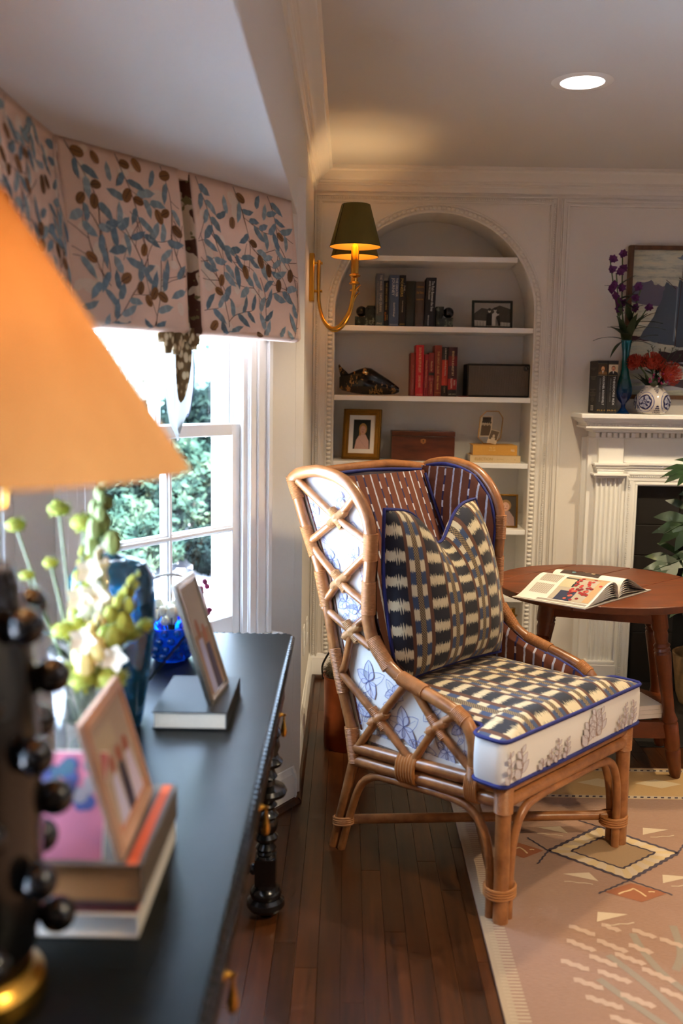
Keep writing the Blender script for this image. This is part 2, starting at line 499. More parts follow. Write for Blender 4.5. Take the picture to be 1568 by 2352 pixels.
# sky portals in the windows
for fn, a0, a1 in ((BW, 0.157, 0.812), (SW, 0.26, 1.98)):
    c = fn((a0+a1)/2, 0.30, 1.25); nn = (fn(0, 1, 0)-fn(0, 0, 0)).normalized()
    ld = bpy.data.lights.new('window_portal', 'AREA'); ld.shape = 'RECTANGLE'; ld.size = abs(a1-a0); ld.size_y = 1.25; ld.cycles.is_portal = True
    lo = bpy.data.objects.new('window_portal', ld); lo.location = c
    z = nn; y = V((0, 0, 1)); x = y.cross(z)
    lo.matrix_world = Matrix(((x.x, y.x, z.x, c.x), (x.y, y.y, z.y, c.y), (x.z, y.z, z.z, c.z), (0, 0, 0, 1)))
    COL.objects.link(lo)

# ---- crown moulding
cp = [(0, 2.318), (0.010, 2.318), (0.013, 2.324), (0.013, 2.342), (0.018, 2.345), (0.018, 2.352), (0.026, 2.354), (0.026, 2.364), (0.032, 2.366), (0.036, 2.374), (0.052, 2.386), (0.070, 2.396), (0.074, 2.404), (0.084, 2.406), (0.084, CZ)]
w = MB()
n = len(cp)
for (P0, P1) in ((lambda p: (XL+p, D-p), lambda p: (XR, D-p)),):
    w.add([(*P0(p), z) for p, z in cp]+[(*P1(p), z) for p, z in cp], [(i, i+1, n+i+1, n+i) for i in range(n-1)])
o = w.build('trim_1', 'paint', keep=True, angle=30); tag(o, kind='structure')
w = MB()
w.add([(XL+p, YN, z) for p, z in cp]+[(XL+p, D-p, z) for p, z in cp], [(i, i+1, n+i+1, n+i) for i in range(n-1)])
o = w.build('trim_2', 'trimwhite', keep=True, angle=30); tag(o, kind='structure')

# ---- applied panel frames on the back wall
def bead_row(w, pts, r):
    for p in pts: w.ball(p, (r, r*0.8, r), 6, 4)
def frame_trim(name, x0, x1, zt, wd, steps, beads=None):
    w = MB()
    for (i0, i1, p) in steps:
        w.box(x0+i0, x0+i1, D-p, D+0.001, 0.1, zt-i0); w.box(x1-i1, x1-i0, D-p, D+0.001, 0.1, zt-i0); w.box(x0+i1, x1-i1, D-p, D+0.001, zt-i1, zt-i0)
    o = w.build(name, 'paint', keep=True, bevel=0.0015); tag(o, kind='structure')
    if beads:
        w = MB(); i, pz, st = beads
        bead_row(w, [(x0+i, D-pz, z) for z in [0.12+st*k for k in range(int((zt-i-0.12)/st))]], st*0.48)
        bead_row(w, [(x1-i, D-pz, z) for z in [0.12+st*k for k in range(int((zt-i-0.12)/st))]], st*0.48)
        bead_row(w, [(x0+i+st*k, D-pz, zt-i) for k in range(int((x1-x0-2*i)/st))], st*0.48)
        b = w.build('bead_row', 'paint', o); tag(b, kind='stuff')
frame_trim('trim_3', -0.170, 0.957, 2.306, 0.04, ((0, 0.008, 0.010), (0.008, 0.026, 0.005), (0.026, 0.034, 0.008), (0.034, 0.039, 0.004)), (0.017, 0.008, 0.0105))
frame_trim('trim_4', 0.972, 3.02, 2.300, 0.04, ((0, 0.007, 0.008), (0.007, 0.017, 0.014), (0.017, 0.026, 0.010), (0.026, 0.036, 0.016), (0.036, 0.042, 0.006)))

# ---- baseboards
def base_profile(w, pts, n):
    """pts = list of 2 floor points, n = direction into the room"""
    prof = [(0, 0), (0.016, 0), (0.016, 0.085), (0.012, 0.095), (0.012, 0.102), (0.006, 0.112), (0.004, 0.122), (0, 0.124)]
    k = len(prof)
    A, B = V(pts[0]), V(pts[1]); n = V(n)
    w.add([A+n*p+V((0, 0, z)) for p, z in prof]+[B+n*p+V((0, 0, z)) for p, z in prof], [(i, i+1, k+i+1, k+i) for i in range(k-1)]+[tuple(range(k)), tuple(range(2*k-1, k-1, -1))])
def shoe(w, pts, n):
    prof = [(0.016, 0), (0.034, 0), (0.032, 0.010), (0.026, 0.018), (0.016, 0.020)]
    k = len(prof); A, B = V(pts[0]), V(pts[1]); n = V(n)
    w.add([A+n*p+V((0, 0, z)) for p, z in prof]+[B+n*p+V((0, 0, z)) for p, z in prof], [(i, i+1, k+i+1, k+i) for i in range(k-1)]+[tuple(range(k)), tuple(range(2*k-1, k-1, -1))])
WC = BW(1.055, 0.12, 0)
for nm, a, b, n in (('baseboard_left', (XL, WC.y-0.016, 0), (XL, D, 0), (1, 0, 0)), ('baseboard_bay', BW(-0.04, 0.12, 0), BW(1.064, 0.12, 0), -NO), ('baseboard_back', (XL, D, 0), (1.18, D, 0), (0, -1, 0))):
    w = MB(); base_profile(w, (a, b), n); o = w.build(nm, 'trimwhite', keep=True, angle=25); tag(o, kind='structure')
    w = MB(); shoe(w, (a, b), n); o2 = w.build('shoe_moulding', 'oak', o)

# ================================================================== BUILT-IN BOOKCASE
bc = thing('built_in_bookcase', 'white built-in bookcase in an arched niche edged with wooden beads', 'bookcase', (ACX, D+0.13, NB))
out = [(AX0, NB), ]+arch+[(AX1, NB)]
w = MB()
for (xa, za), (xb, zb) in zip(out, out[1:]): w.poly([(xa, D, za), (xb, D, zb), (xb, DN, zb), (xa, DN, za)])
w.build('niche_lining', 'paint', bc, angle=20)
w = MB()
for (xa, za), (xb, zb) in zip(out, out[1:]): w.poly([(xa, DN, NB), (xb, DN, NB), (xb, DN, zb), (xa, DN, za)])
w.build('back_panel', 'paint', bc, smooth=False)
SH = [0.152, 0.417, 0.750, 1.071, 1.384, 1.710, 2.033]       # shelf tops
for z in SH:
    if z > ASZ: h = math.sqrt(AR*AR-(z-ASZ)**2)
    else: h = AR
    MB().box(ACX-h+0.001, ACX+h-0.001, D+0.004, DN-0.002, z-0.024, z).build('shelf', 'trimwhite', bc, smooth=False, bevel=0.002)
# beads round the opening
BR = AR+0.021
path = []
step = 0.0208
zz = NB
while zz < ASZ: path.append((ACX-BR, zz, 0)); zz += step
na = int(math.pi*BR/step)
for i in range(na+1):
    a = math.pi*i/na; path.append((ACX-BR*math.cos(a), ASZ+BR*math.sin(a), math.pi/2-a))
zz = ASZ-step*0.6
while zz > NB: path.append((ACX+BR, zz, math.pi)); zz -= step
bead0 = MB().ball((0, 0, 0), (0.0125, 0.009, 0.0096), 8, 6)
ORG['_b'] = V((0, 0, 0))
me0 = None
for (x, z, a) in path:
    if me0 is None:
        b = bead0.build('bead', 'paint', None, keep=True); me0 = b.data
    else:
        b = bpy.data.objects.new('bead', me0); COL.objects.link(b)
    b.parent = bc; b.location = V((x, D-0.001, z))-ORG[bc.name]; b.rotation_euler = (0, math.pi-a if a else 0, 0)
w = MB()
for rr, p in ((AR+0.004, 0.006), (AR+0.037, 0.005)):
    pts = [(ACX-rr, D-0.001, NB)]+[(ACX-rr*math.cos(math.pi*i/40), D-0.001, ASZ+rr*math.sin(math.pi*i/40)) for i in range(41)]+[(ACX+rr, D-0.001, NB)]
    w.tube(pts, 0.0045, 6)
w.build('bead_border', 'paint', bc)

# ================================================================== FIREPLACE
mantel = thing('fireplace_mantel', 'white carved mantelpiece with fluted pilasters and a dentil cornice', 'mantelpiece', (1.975, D-0.1, 0))
MX0, MX1 = 1.057, 2.893
def sym(w, x0, x1, y0, y1, z0, z1):
    w.box(x0, x1, y0, y1, z0, z1); w.box(MX0+MX1-x1, MX0+MX1-x0, y0, y1, z0, z1)
MB().box(MX0, MX1, D-0.22, D, 1.298, 1.320).build('shelf', 'trimwhite', mantel, bevel=0.004)
w = MB()     # cornice under the shelf, stepped in with returns
for (ins, p, z0, z1) in ((0.010, 0.208, 1.290, 1.298), (0.017, 0.200, 1.283, 1.290), (0.028, 0.185, 1.276, 1.283), (0.036, 0.178, 1.262, 1.276), (0.030, 0.184, 1.252, 1.262), (0.066, 0.150, 1.242, 1.252), (0.074, 0.142, 1.234, 1.242)):
    w.box(MX0+ins, MX1-ins, D-p, D, z0, z1)
w.build('cornice', 'trimwhite', mantel, bevel=0.002)
pts = [(MX0+0.036, D-0.178+0.002, 1.269), (MX1-0.036, D-0.178+0.002, 1.269)]
w = MB()
k = 0
x = MX0+0.036
while x < MX1-0.036:
    w.ball((x, D-0.179, 1.269), (0.0055, 0.006, 0.0062), 6, 4, rot=Matrix.Rotation(R(35), 3, 'Y')); x += 0.009
b = w.build('rope_moulding', 'trimwhite', mantel); tag(b, kind='stuff')
# dentils
dm = MB().box(-0.0085, 0.0085, -0.022, 0.0, -0.0105, 0.0105); me0 = None
x = MX0+0.096
BL0, BL1 = 1.175, 1.292       # frieze block over the left pilaster
def block_front(x): return D-0.118 if (BL0-0.03 < x < BL1+0.03 or MX0+MX1-BL1-0.03 < x < MX0+MX1-BL0+0.03) else D-0.084
while x < MX1-0.09:
    if me0 is None: b = dm.build('dentil', 'trimwhite', None, keep=True, smooth=False); me0 = b.data
    else: b = bpy.data.objects.new('dentil', me0); COL.objects.link(b)
    b.parent = mantel; b.location = V((x, block_front(x), 1.221))-ORG[mantel.name]; x += 0.0275
w = MB()
w.box(BL1+0.03, MX0+MX1-BL1-0.03, D-0.084, D, 1.205, 1.236); sym(w, BL0-0.03, BL1+0.03, D-0.118, D, 1.205, 1.236)
w.box(BL1+0.03, MX0+MX1-BL1-0.03, D-0.092, D, 1.203, 1.209); sym(w, BL0-0.036, BL1+0.036, D-0.126, D, 1.203, 1.209)
w.build('dentil_band', 'trimwhite', mantel, bevel=0.001)
w = MB()
w.box(1.135, MX0+MX1-1.135, D-0.055, D, 0.98, 1.205)       # frieze and side boards
sym(w, 1.135, FX0, D-0.055, D, 0, 0.98)
sym(w, 1.115, 1.140, D-0.02, D, 0, 1.205)
w.build('frieze_board', 'trimwhite', mantel, smooth=False)
for x0, x1 in ((BL0, BL1), (MX0+MX1-BL1, MX0+MX1-BL0)): MB().box(x0, x1, D-0.092, D, 1.08, 1.205).build('frieze_block', 'trimwhite', mantel, bevel=0.002)
w = MB()     # moulding across the frieze, breaking forward over the pilaster
for (e, z0, z1) in ((0.022, 1.078, 1.090), (0.014, 1.066, 1.078), (0.006, 1.052, 1.066), (0.002, 1.040, 1.052)):
    sym(w, BL0-e, BL1+e, D-0.092-e, D, z0, z1); w.box(BL1, MX0+MX1-BL1, D-0.055-e, D, z0, z1)
sym(w, BL0-0.026, BL1+0.026, D-0.122, D, 1.030, 1.040); sym(w, BL0-0.012, BL1+0.012, D-0.108, D, 1.018, 1.030)
w.build('capital', 'trimwhite', mantel, bevel=0.002)
# fluted pilasters
for sx in (0, 1):
    x0, x1 = BL0-0.004, BL1-0.004
    if sx: x0, x1 = MX0+MX1-x1, MX0+MX1-x0
    w = MB(); n = 5; pr = [(x0, D), (x0, D-0.088)]
    fw = (x1-x0)/(n*1.36+0.36); gap = fw*0.36
    for i in range(n):
        a = x0+gap+i*(fw+gap)
        for q in range(7): t = math.pi*q/6; pr.append((a+fw/2-fw/2*math.cos(t), D-0.088+0.012*math.sin(t)))
    pr += [(x1, D-0.088), (x1, D)]
    w.prism([(p[0], p[1], 0.135) for p in pr], (0, 0, 0.885)); w.build('pilaster', 'trimwhite', mantel, angle=50)
    w = MB(); w.box(x0-0.010, x1+0.010, D-0.100, D, 0.118, 0.135); w.box(x0-0.016, x1+0.016, D-0.106, D, 0.0, 0.118); w.build('pilaster_base', 'trimwhite', mantel, bevel=0.004)
w = MB()     # architrave round the opening
for (i0, i1, p) in ((0.0, 0.010, 0.062), (0.010, 0.018, 0.056), (0.018, 0.046, 0.060), (0.046, 0.056, 0.066)):
    w.box(FX0-i1, FX0-i0, D-p, D, 0, FZ+i0); w.box(FX1+i0, FX1+i1, D-p, D, 0, FZ+i0); w.box(FX0-i1, FX1+i1, D-p, D, FZ+i0, FZ+i1)
w.build('architrave', 'trimwhite', mantel, bevel=0.002)
w = MB(); st = 0.0105
bead_row(w, [(FX0-0.040, D-0.062, 0.02+st*k) for k in range(int((FZ+0.02)/st))], st*0.48); bead_row(w, [(FX1+0.040, D-0.062, 0.02+st*k) for k in range(int((FZ+0.02)/st))], st*0.48)
bead_row(w, [(FX0-0.040+st*k, D-0.062, FZ+0.040) for k in range(int((FX1-FX0+0.08)/st))], st*0.48)
b = w.build('bead_row', 'trimwhite', mantel); tag(b, kind='stuff')

M['slate'] = plain('dark_slate', C(27, 23, 20), 0.55, var=0.35, scale=9, bump=0.12)
fb = thing('fireplace', 'black slate fireplace surround with a dark firebox behind the plant', 'fireplace', (1.975, D+0.02, 0))
# firebox (open box) and slips of slate around it
IX0, IX1, IZ = 1.60, 2.35, 0.76
w = MB()
w.poly([(IX0, D, 0), (IX0, D+0.38, 0), (IX0, D+0.38, IZ), (IX0, D, IZ)]); w.poly([(IX1, D, 0), (IX1, D+0.38, 0), (IX1, D+0.38, IZ), (IX1, D, IZ)])
w.poly([(IX0, D+0.38, 0), (IX1, D+0.38, 0), (IX1, D+0.38, IZ), (IX0, D+0.38, IZ)]); w.poly([(IX0, D, IZ), (IX1, D, IZ), (IX1, D+0.38, IZ), (IX0, D+0.38, IZ)])
w.poly([(IX0, D, 0.001), (IX1, D, 0.001), (IX1, D+0.38, 0.001), (IX0, D+0.38, 0.001)])
w.build('firebox', 'dark', fb, smooth=False)
gm = plain('mortar', C(82, 66, 50), 0.9)
w = MB(); sl = [(0.0, 0.255), (0.259, 0.636), (0.640, 0.786), (0.790, FZ)]
for x0, x1 in ((FX0, IX0), (IX1, FX1)): w.box(x0, x1, D+0.006, D+0.02, 0, FZ)
w.box(IX0, IX1, D+0.006, D+0.02, IZ, FZ); w.build('mortar_bed', gm, fb, smooth=False)
for x0, x1 in ((FX0+0.001, IX0), (IX1, FX1-0.001)):
    for z0, z1 in sl: MB().box(x0, x1, D-0.002, D+0.012, z0, z1).build('slate_slab', 'slate', fb, smooth=False, bevel=0.002)
for x0, x1 in ((IX0+0.004, 1.973), (1.977, IX1-0.004)): MB().box(x0, x1, D-0.002, D+0.012, IZ, FZ-0.001).build('slate_slab', 'slate', fb, smooth=False, bevel=0.002)
hr = thing('hearth', 'dark slate hearth slab set flush in the floor before the fireplace', 'hearth', (1.975, 4.2, 0))
for i in range(4):
    x0 = 1.20+i*0.39
    MB().box(x0, x0+0.387, 3.72, D, -0.005, 0.004).build('slate_slab', 'slate', hr, smooth=False, bevel=0.002)
# ================================================================== RATTAN WING CHAIR
M['rattan'] = wood('honey_rattan', C(112, 66, 34), C(176, 116, 66), 0.33, (5, 5, 5), 6, coat=0.2)
M['cane'] = plain('cane_wrapping', C(170, 112, 62), 0.45, var=0.22, scale=70)
M['canelight'] = plain('pale_cane', C(178, 130, 82), 0.45, var=0.15, scale=70)
M['toile'] = plain('white_linen', C(236, 232, 226), 0.85, var=0.03, scale=400, bump=0.08)
M['bluepipe'] = plain('royal_blue_piping', C(26, 34, 108), 0.7, var=0.1, scale=200)

def ikat(name):
    t = NT(name)
    co = t.coord('UV'); x, y, z = t.xyz(co)
    P, Q = 0.142, 0.070
    jit = t.math('MULTIPLY', t.math('SUBTRACT', t.noise(t.math('MULTIPLY', x, 1.0), 330, 1, 0.5, '1D'), 0.5), 0.034)
    wob = t.math('MULTIPLY', t.math('SUBTRACT', t.noise(co, 9, 2), 0.5), 0.016)
    ph = t.math('FRACT', t.math('DIVIDE', x, P))
    yy = t.math('ADD', t.math('ADD', y, jit), wob)
    row = t.math('FRACT', t.math('DIVIDE', yy, Q))
    row2 = t.math('FRACT', t.math('ADD', t.math('DIVIDE', t.math('ADD', y, t.math('MULTIPLY', jit, 0.5)), Q), 0.42))
    cream, navy, blue, brown = C(206, 190, 154), C(15, 17, 32), C(47, 66, 98), C(92, 52, 28)
    f1 = t.math('LESS_THAN', row, 0.38); f2 = t.math('LESS_THAN', row2, 0.46)
    wide = t.mix(f1, navy, cream)
    nar = t.mix(f2, blue, cream)
    ck = t.n.new('ShaderNodeTexChecker'); ck.inputs['Scale'].default_value = 260; t.l.new(co, ck.inputs['Vector'])
    ck.inputs[1].default_value = C(150, 124, 82); ck.inputs[2].default_value = C(44, 36, 34)
    col = brown
    def band(col, a, b, c):
        f = t.math('MULTIPLY', t.math('GREATER_THAN', ph, a), t.math('LESS_THAN', ph, b)); return t.mix(f, col, c)
    col = band(col, 0.0, 0.455, wide)
    col = band(col, 0.53, 0.65, nar); col = band(col, 0.655, 0.775, ck.outputs[0]); col = band(col, 0.78, 0.90, nar)
    t.set(color=col, rough=0.85, sheen=0.15)
    t.bump(t.noise(co, 900, 2), 0.25, 0.001)
    return t.m
M['ikat'] = ikat('ikat_stripe_fabric')
def ruststripe(name):
    t = NT(name)
    co = t.coord('UV'); x, y, z = t.xyz(co)
    P = 0.036
    ph = t.math('FRACT', t.math('DIVIDE', x, P)); idx = t.math('FLOOR', t.math('DIVIDE', x, P))
    wv = t.math('MULTIPLY', t.math('SUBTRACT', t.noise(t.math('MULTIPLY', y, 1.0), 60, 2, 0.5, '1D'), 0.5), 0.08)
    d = t.math('ABSOLUTE', t.math('SUBTRACT', t.math('ADD', ph, wv), 0.5))
    line = t.math('LESS_THAN', d, 0.10)
    seg = t.math('FRACT', t.math('ADD', t.math('DIVIDE', y, 0.055), t.math('MULTIPLY', idx, 0.37)))
    dash = t.math('LESS_THAN', seg, 0.42)
    odd = t.math('GREATER_THAN', t.math('FRACT', t.math('MULTIPLY', idx, 0.3334)), 0.6)
    lc = t.mix(t.math('MAXIMUM', dash, t.math('MULTIPLY', odd, 0.8)), C(40, 36, 84), C(205, 205, 215))
    col = t.mix(line, C(112, 56, 28), lc)
    t.set(color=col, rough=0.85, sheen=0.15); t.bump(t.noise(co, 900, 2), 0.25, 0.001)
    return t.m
M['rust'] = ruststripe('rust_striped_fabric')

CA = R(46.15); CR = V((math.cos(CA), math.sin(CA), 0)); CF = V((CR.y, -CR.x, 0)); CO = V((0.427, 2.408, 0)); CW = 0.647
def CH(u, s, z): return CO+CR*u+CF*s+V((0, 0, z))
chair = thing('rattan_wing_chair', 'rattan wing chair with white floral sides and rust striped inner back', 'chair', CH(CW/2, -0.31, 0))
def pole(name, pts, r, parent=chair, n=10, mat='rattan', sm=6):
    return MB().tube(smooth_path(pts, sm) if len(pts) > 2 else pts, r, n).build(name, mat, parent)
def wrap_geo(w, a, b, r, pitch=0.0042):
    a, b = V(a), V(b); L = (b-a).length; k = max(3, int(L/pitch)); pts = []; rs = []
    for i in range(k+1):
        for e, dr in ((0.0, 0.0), (0.5, 0.0014)):
            tt = min(1, (i+e)/k); pts.append(a.lerp(b, tt)); rs.append(r+dr)
    w.tube(pts, rs, 10)
def wrap(a, b, r, mat='cane'):
    w = MB(); wrap_geo(w, a, b, r); return w.build('cane_wrap', mat, chair)
rear = [(-0.535, 0.335), (-0.556, 0.40), (-0.618, 0.577), (-0.689, 0.836), (-0.769, 1.003), (-0.828, 1.135)]
front = [(-0.095, 0.365), (-0.098, 0.43), (-0.104, 0.485), (-0.140, 0.535), (-0.237, 0.567), (-0.355, 0.594), (-0.451, 0.653), (-0.494, 0.735), (-0.497, 0.84), (-0.492, 0.97), (-0.515, 1.06), (-0.588, 1.137), (-0.700, 1.166), (-0.790, 1.155), (-0.828, 1.135)]
latt = [[(-0.80, 1.13), (-0.628, 1.031), (-0.498, 0.975)], [(-0.555, 1.105), (-0.628, 1.031), (-0.745, 0.945)], [(-0.750, 0.947), (-0.611, 0.842), (-0.502, 0.788)], [(-0.496, 0.945), (-0.611, 0.842), (-0.684, 0.755)], [(-0.680, 0.752), (-0.561, 0.697), (-0.480, 0.664)], [(-0.505, 0.748), (-0.556, 0.697), (-0.585, 0.585), (-0.610, 0.560)], [(-0.610, 0.567), (-0.445, 0.456), (-0.325, 0.370)], [(-0.340, 0.588), (-0.445, 0.456), (-0.534, 0.335)], [(-0.324, 0.590), (-0.226, 0.488), (-0.105, 0.400)], [(-0.150, 0.548), (-0.226, 0.488), (-0.305, 0.372)]]
cross = [(-0.628, 1.031), (-0.611, 0.842), (-0.558, 0.697), (-0.445, 0.456), (-0.226, 0.488)]
for side, u in ((-1, 0.0), (1, CW)):
    zr_ = 0.0 if side < 0 else 0.0088      # the rear left foot stands off the rug
    pole('rear_post', [CH(u, s, z) for s, z in [(-0.622, zr_), (-0.585, 0.14), (-0.545, 0.29)]+rear], 0.0165)
    pole('wing_pole', [CH(u, s, z) for s, z in front], 0.0195)
    for L in latt: pole('lattice_pole', [CH(u+side*0.002, s, z) for s, z in L], 0.0125, sm=4)
    for z0, z1 in ((0.343, 0.383), (0.302, 0.342)): pole('side_rail', [CH(u, -0.535, z0), CH(u, 0.0, z1)], 0.0185)
    pole('arch_brace', [CH(u, s, z) for s, z in [(-0.590, zr_), (-0.555, 0.12), (-0.515, 0.225), (-0.46, 0.272), (-0.38, 0.285), (-0.16, 0.300), (-0.085, 0.275), (-0.048, 0.215), (-0.034, 0.12), (-0.032, 0.0088)]], 0.0125)
    pole('front_leg', [CH(u, 0.004, 0.0088), CH(u, 0.0, 0.385)], 0.0215)
    # cane wrappings on the joints
    def p2(arr, k, t): a, b = V(arr[k]), V(arr[k+1]); return a.lerp(b, t)
    for (s0, z0, s1, z1, r) in ((-0.722, 0.905, -0.765, 0.99, 0.0185), (-0.668, 0.755, -0.700, 0.86, 0.0185), (-0.592, 0.50, -0.632, 0.63, 0.0185), (-0.535, 0.295, -0.556, 0.40, 0.021), (-0.800, 1.075, -0.832, 1.140, 0.0185),
            (-0.493, 0.92, -0.492, 1.0, 0.0215), (-0.496, 0.76, -0.496, 0.86, 0.0215), (-0.410, 0.615, -0.475, 0.69, 0.0215), (-0.275, 0.576, -0.365, 0.598, 0.0215), (-0.130, 0.528, -0.170, 0.550, 0.0215), (-0.095, 0.345, -0.096, 0.415, 0.0215)):
        wrap(CH(u, s0, z0), CH(u, s1, z1), r, 'cane')
    for s, z in cross:
        w = MB()
        for dx, dz in ((0.018, 0.014), (-0.018, -0.014), (-0.016, 0.016), (0.016, -0.016)): wrap_geo(w, CH(u+side*0.002, s+dx*0.4, z+dz*0.4), CH(u+side*0.002, s+dx*1.6, z+dz*1.6), 0.0138)
        w.ball(CH(u+side*0.002, s, z), 0.0185, 8, 6)
        w.build('cane_knot', 'canelight' if z > 0.6 else 'cane', chair)
    for s0, zc, hw in ((-0.325, 0.340, 0.030), (-0.0955, 0.358, 0.018)):
        w = MB(); zr = lambda s: 0.3225+(s+0.535)*0.0748
        for k in range(7):
            ss = s0+hw*(k-3)/3; z = zr(ss)
            w.tube([CH(u+0.0215*math.cos(a), ss, z+0.042*math.sin(a)) for a in [2*math.pi*i/14 for i in range(14)]], hw*0.2, 6, True)
        w.build('rail_binding', 'cane', chair)
    wrap(CH(u, 0.0, 0.315), CH(u, 0.0, 0.392), 0.0255)
    w = MB()
    for k in range(4):
        z = 0.078+k*0.0075; w.tube([CH(u+(0.045 if side < 0 else -0.045)*0.35+0.045*math.cos(a), -0.012+0.040*math.sin(a), z) for a in [2*math.pi*i/16 for i in range(16)]], 0.0042, 6, True)
    w.build('leg_binding', 'cane', chair)
    w = MB()
    for k in range(4):
        z = 0.085+k*0.007; w.tube([CH(u+0.022*math.cos(a), -0.583+0.036*math.sin(a)+0.0*k, z+0.25*0.036*math.sin(a)) for a in [2*math.pi*i/16 for i in range(16)]], 0.0038, 6, True)
    w.build('leg_binding', 'cane', chair)
    # front brace pole half-arch
    d = 1 if side < 0 else -1
    pole('front_brace', [CH(u+d*x, 0.006, z) for x, z in [(0.032, 0.0088), (0.033, 0.13), (0.045, 0.23), (0.085, 0.295), (0.16, 0.315), (CW/2, 0.318)]], 0.0125)
    # upholstered side panel: white linen outside, striped inside
    def rs(z): 
        for (s0, z0), (s1, z1) in zip(rear, rear[1:]):
            if z <= z1: return s0+(s1-s0)*(z-z0)/(z1-z0)
        return rear[-1][0]
    def fs_(z):
        fr = front[:13]
        for (s0, z0), (s1, z1) in zip(fr, fr[1:]):
            if z <= z1: return s0+(s1-s0)*(z-z0)/(z1-z0)
        return fr[-1][0]
    def pan(off, bulge):
        def fn(a, b):
            z = 0.345+(1.150-0.345)*b
            r0, r1 = rs(z), max(fs_(z), rs(z)+0.02)
            s = r0+(r1-r0)*a
            e = min(1, 6*min(a, 1-a)*1.0, 8*b, 8*(1-b))
            return CH(u+side*(off+bulge*max(0, e)), s, z)
        return fn
    uvp = lambda a, b: ((rs(0.345+0.805*b)+(fs_(0.345+0.805*b)-rs(0.345+0.805*b))*a), 0.345+0.805*b)
    MB().grid(pan(-0.020, 0.006), 24, 48).build('side_panel', 'toile', chair, angle=60)
    MB().grid(pan(-0.036, -0.014), 24, 48, uvs=uvp).build('wing_lining', 'rust', chair, angle=60)
    # piping along the inside of wing and arm
    pole('piping', [CH(u-side*0.026, s-0.006, z-0.006) for s, z in front[:-1]], 0.0065, mat='bluepipe')
    # floral outline print on the linen (left, window side; the right one is out of sight but the same)
    pr = PR(lambda x, y, h: CH(u+side*(-0.0125+h*2.0), x, y))
    rg = random.Random(11)
    inkb, inkr = C(120, 124, 178), C(150, 120, 130)
    def inside(s, z, mgn=0.02): return 0.36 < z < 1.13 and rs(z)+mgn < s < fs_(z)-mgn
    def strip(pts, wd, col):
        run = []
        for p in pts:
            if inside(p[0], p[1], 0.03): run.append(p)
            else:
                if len(run) > 1: pr.line(run, wd, col)
                run = []
        if len(run) > 1: pr.line(run, wd, col)
    def petal(cx, cy, a, L, wd, col, tone):
        left = []; right = []
        for i in range(9):
            t = i/8; ww = wd*math.sin(math.pi*t**0.75)*(1+0.12*math.sin(9*t))
            x = cx+math.cos(a)*L*t; y = cy+math.sin(a)*L*t
            left.append((x-math.sin(a)*ww, y+math.cos(a)*ww)); right.append((x+math.sin(a)*ww, y-math.cos(a)*ww))
        if all(inside(p[0], p[1], 0.03) for p in left+right) and tone: pr.poly(left+right[::-1], tone, 0.5)
        strip(left, 0.0016, col); strip(right, 0.0016, col); strip([(cx, cy), (cx+math.cos(a)*L*0.8, cy+math.sin(a)*L*0.8)], 0.001, col)
    for (cx, cy, sc) in ((-0.745, 1.06, 0.05), (-0.62, 1.09, 0.055), (-0.72, 0.99, 0.05), (-0.66, 0.90, 0.05), (-0.57, 0.92, 0.045), (-0.60, 0.78, 0.055), (-0.55, 0.76, 0.05), (-0.64, 0.68, 0.05), (-0.50, 0.555, 0.07), (-0.54, 0.47, 0.06), (-0.36, 0.45, 0.075), (-0.29, 0.40, 0.06), (-0.40, 0.54, 0.05), (-0.20, 0.42, 0.05), (-0.16, 0.50, 0.045), (-0.46, 0.38, 0.05), (-0.26, 0.52, 0.05)):
        a0 = rg.uniform(0, 6.28); tone = C(214, 216, 232)
        for k in range(5): petal(cx, cy, a0+k*1.2566+rg.uniform(-.2, .2), sc*rg.uniform(.7, 1.0), sc*0.30, inkb, tone if k % 2 == 0 else None)
        st = rg.uniform(-2.2, -0.9)
        strip([(cx+math.cos(st)*sc*q*0.35+0.006*math.sin(q), cy+math.sin(st)*sc*q*0.35) for q in range(7)], 0.0018, inkr)
        for q in (2, 4, 5): petal(cx+math.cos(st)*sc*q*0.35, cy+math.sin(st)*sc*q*0.35, st+rg.choice([-1, 1])*rg.uniform(.6, 1.1), sc*0.6, sc*0.15, inkb, None)
    if side < 0: pr.build('floral_print', chair)
# back
def back_s(z): return rs(min(z, 1.134))
pole('top_rail', [CH(0.0, -0.826, 1.137), CH(CW*0.25, -0.838, 1.148), CH(CW*0.5, -0.842, 1.154), CH(CW*0.75, -0.838, 1.156), CH(CW, -0.826, 1.137)], 0.0185)
MB().grid(lambda a, b: CH(0.01+(CW-0.02)*a, back_s(0.345+0.79*b)+0.028+0.02*math.sin(math.pi*a), 0.345+0.79*b), 20, 30, uvs=lambda a, b: (CW*a, 0.8*b)).build('back_lining', 'rust', chair, angle=60)
MB().grid(lambda a, b: CH(0.01+(CW-0.02)*a, back_s(0.345+0.79*b)-0.012, 0.345+0.79*b), 20, 30).build('back_panel', 'toile', chair, angle=60)
for u in (0.052, CW-0.052): pole('piping', [CH(u, back_s(z)+0.043, z) for z in (0.5, 0.7, 0.9, 1.05, 1.125)], 0.005, mat='bluepipe')
pole('piping', [CH(u, -0.800-0.01*math.sin(math.pi*u/CW), 1.132+0.014*math.sin(math.pi*u/CW)) for u in (0.05, 0.2, 0.32, 0.45, CW-0.05)], 0.0065, mat='bluepipe')
